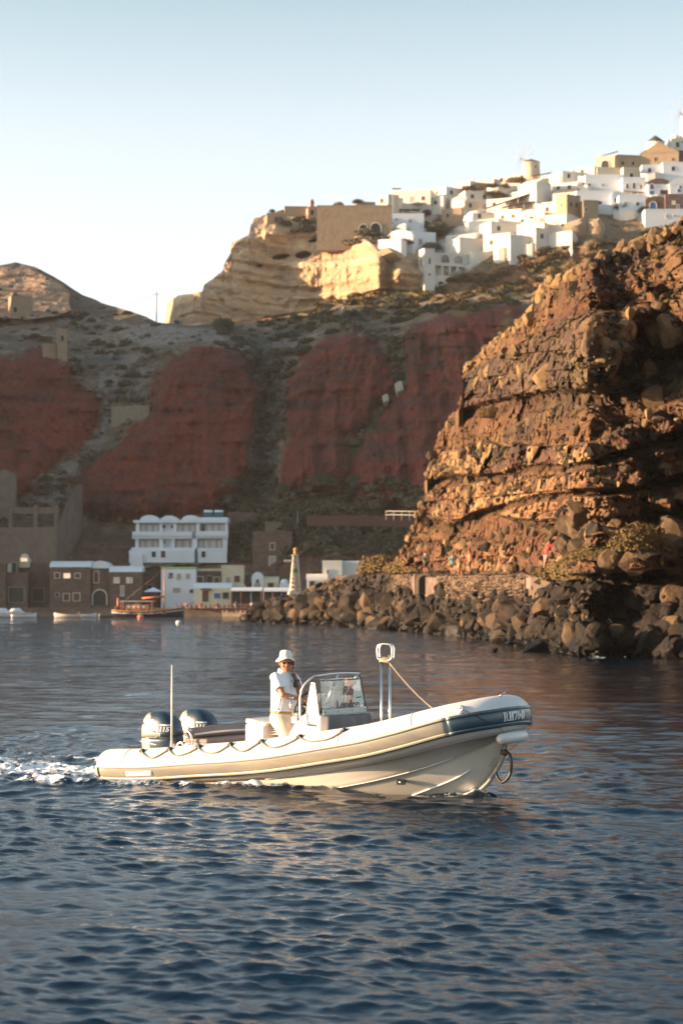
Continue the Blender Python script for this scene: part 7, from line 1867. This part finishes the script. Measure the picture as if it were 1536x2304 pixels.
shade(1350, 1390, 352, 340, 'dark tilted reed shade on the ridge above the tan arcade', M_dome, 1, dep=2)
shade(1402, 1450, 429, 433, 'red-brown slatted balcony front of the oxblood-windowed house', M_brn, 4, dep=1.2, post=.9)
shade(882, 902, 424, 424, 'small dark reed shade on the highest white roof of the left ridge', M_dome, 1, dep=2, post=1.0)
shade(1196, 1240, 396, 388, 'golden reed terrace shade at the foot of the first windmill', M_thatch, 3, dep=2)
shade(1512, 1560, 322, 316, 'red-brown awning at the right edge below the white dome', M_brn, 3, dep=2)
# windmills
def windmill(px, pyb, pyt, w_px, label, cone=None, sails=True, cone_h=9, Y=None, m=None, rot=25, cl=18, sr=38):
    Y = Y or Yvil(px, pyb) - 2; k = Y / F; o = empty('windmill', A(px, pyb, Y), R(rot), label, 'windmill'); r = w_px * k / 2; h = (pyb - pyt) * k
    mb = MB(); mb.lathe([(r * 1.06, -3), (r * 1.04, 0), (r, h * .5), (r * .96, h - .2), (r * .97, h)], n=32); mb.build('tower', m or M_cr, o)
    mb = MB(); mb.lathe([(r * 1.02, h), (r * .98, h + .12), (r * .45, h + cone_h * k * .62), (.05, h + cone_h * k)], n=28); c = mb.build('conical_roof', cone or M_brn, o)
    opening(o, 0, h * .55, .6, .8, 'n', 'f').location = (0, -r * .98, 0)
    if sails:
        L_ = sr * k; hub = Vector((-r * 1.0, -.6, h + .5)); ax = Vector((-1, -.25, .1)).normalized()
        mb = MB(); mb.cyl(hub + ax * 1.2, Vector((0, 0, h + .4)), .14); mb.build('axle', M_dome, o)
        u = ax.cross(Vector((0, 0, 1))).normalized(); v = ax.cross(u)
        tips = []
        for i in range(12):
            t = i * math.pi / 6 + .2; d = u * math.cos(t) + v * math.sin(t); mb = MB(); mb.ring([hub + ax * 1.0, hub + ax * 1.0 + d * L_], [.05, .03], 5); mb.build('sail_spar', M_spar, o); tips.append(hub + ax * 1.0 + d * L_ * .97)
        mb = MB()
        for a, b in zip(tips, tips[1:] + tips[:1]): mb.ring([a, b], .018, 4)
        mb.build('spar_rope', M_spar, o)
    return o
M_spar = mat('spar_grey', (.30, .29, .28), rough=.8)
windmill(1194, 402, 365, 41, 'cream windmill with brown cone roof and bare spars on the ridge, left of the three', Y=Yvil(1194, 402) - 1)
windmill(1474, 342, 320, 42, 'squat white windmill tower with dark grey conical roof and no sails', M_dome, False, 17, m=M_wh, Y=Yvil(1474, 342) - 1)
windmill(1546, 330, 262, 30, 'tall white windmill at the right edge of the photo with bare spars', M_brn, True, 10, m=M_wh, Y=Yvil(1546, 335) - 1, sr=42)
vh(1508, 1540, 300, 332, 'white domed building at the right edge between the last two windmills', M_wh, 'dome', 10, None, ((.5, .1, .8, 1.2, 'k'),), 3)
# village shrubs
def vbush(px, py, s, m, lab, wd=1.5): bush_obj(px, py, s, lambda a, b: Yvil(a, b) - 2.5, m, lab, wd)
for (px, py, s, m, lab, wd) in ((1052, 428, 1.8, M_scrub_y, 'round golden bush, leftmost in the row under the long ridge house', 1.4), (1078, 424, 1.7, M_scrub, 'dark rounded bush second in the row under the long ridge house', 2), (1108, 424, 1.9, M_scrub_y, 'round golden bush in the middle of the ridge row', 1.4), (1134, 422, 1.5, M_scrub_y, 'small golden bush right of the middle one on the ridge', 1.2), (1160, 408, 1.6, mat('bush_red', (.12, .05, .03), rough=.9, var=.3), 'red-brown bush left of the first windmill', 1.8),
                              (1396, 468, 1.9, M_scrub, 'round grey-green bush beside the white wall below the two-windowed house', 1.3), (985, 458, 1.4, M_scrub, 'dark bush under the white bell chapel', 1.8), (960, 480, 1.3, mat('bougainvillea', (.16, .03, .09), rough=.9, var=.3), 'purple bougainvillea beside the pale pergola', 2), (1120, 442, 1.8, M_scrub_y, 'long olive bush on the slope above the sloping pergola', 3), (985, 520, 3.0, M_scrub, 'deep green shrub mass in the ravine right of the outcrop houses', 1.4), (970, 560, 2.2, M_scrub, 'dark shrub left of the palace tower', 1.3), (1448, 476, 1.8, M_scrub, 'dark climbing plant on the corner of the plain white retaining front', .8),
                              (900, 548, 1.6, mat('bush_brown', (.10, .06, .035), rough=.9, var=.3), 'brown dried bush under the vaulted cave house', 2.2), (760, 462, 1.2, M_scrub_y, 'low golden bush on top of the fortress wall, left', 1.8), (806, 456, 1.3, M_scrub, 'rounded dark bush on top of the fortress wall, right', 1.4), (612, 476, .9, M_scrub, 'small dark bush on the very edge of the cliff top', 1)):
    vbush(px, py, s, m, lab, wd)

q_ = random.Random(4)
tw = [(1000, 1060, 556, 'under the terrace behind the palace'), (1056, 1120, 575, 'lowest, just right of the palace'), (1110, 1180, 566, 'above the green shrubs, left of the lowest doorway'), (1176, 1240, 556, 'between the lowest doorway and the tan rock'),
      (1046, 1112, 508, 'below the domed chapel'), (1112, 1190, 512, 'under the arched-window house'), (1190, 1262, 500, 'left of the tan rock, upper'), (1020, 1090, 482, 'between the ravine house and the domed chapel'), (1120, 1200, 482, 'under the lower brown pergola'),
      (1204, 1268, 466, 'at the foot of the big gable house'), (1096, 1170, 430, 'along the golden bushes'), (1236, 1300, 436, 'under the vault-roofed house'), (1300, 1390, 404, 'above the long bluish house'), (1440, 1540, 398, 'above the blue-windowed house'),
      (1450, 1540, 446, 'between the blue-windowed and the brown vaulted house'), (1380, 1460, 482, 'above the brown ledge at the right'), (960, 1020, 470, 'below the bell chapel'), (888, 950, 466, 'at the edge of the left ridge terrace')]
for a_px, b_px, y_, where in tw:
    Y = Yvil((a_px + b_px) / 2, y_) - 2.2; n = 7; secs = []
    for i in range(n):
        px = a_px + (b_px - a_px) * i / (n - 1); p = A(px, y_ - 9 - (3 if i > 3 else 0) + 2 * math.sin(i * 2.1), Y - 1.2 * math.sin(i * .9))
        secs.append([p + Vector((0, 0, -3.6)), p, p + Vector((0, 1.6, 0)), p + Vector((0, 1.6, -3.6))])
    mb = MB(); mb.sweep(secs, smooth=False); tag(mb.build('terrace_wall', M_wh), 'low stepped white terrace wall ' + where, 'wall', 'white terrace walls of the village')
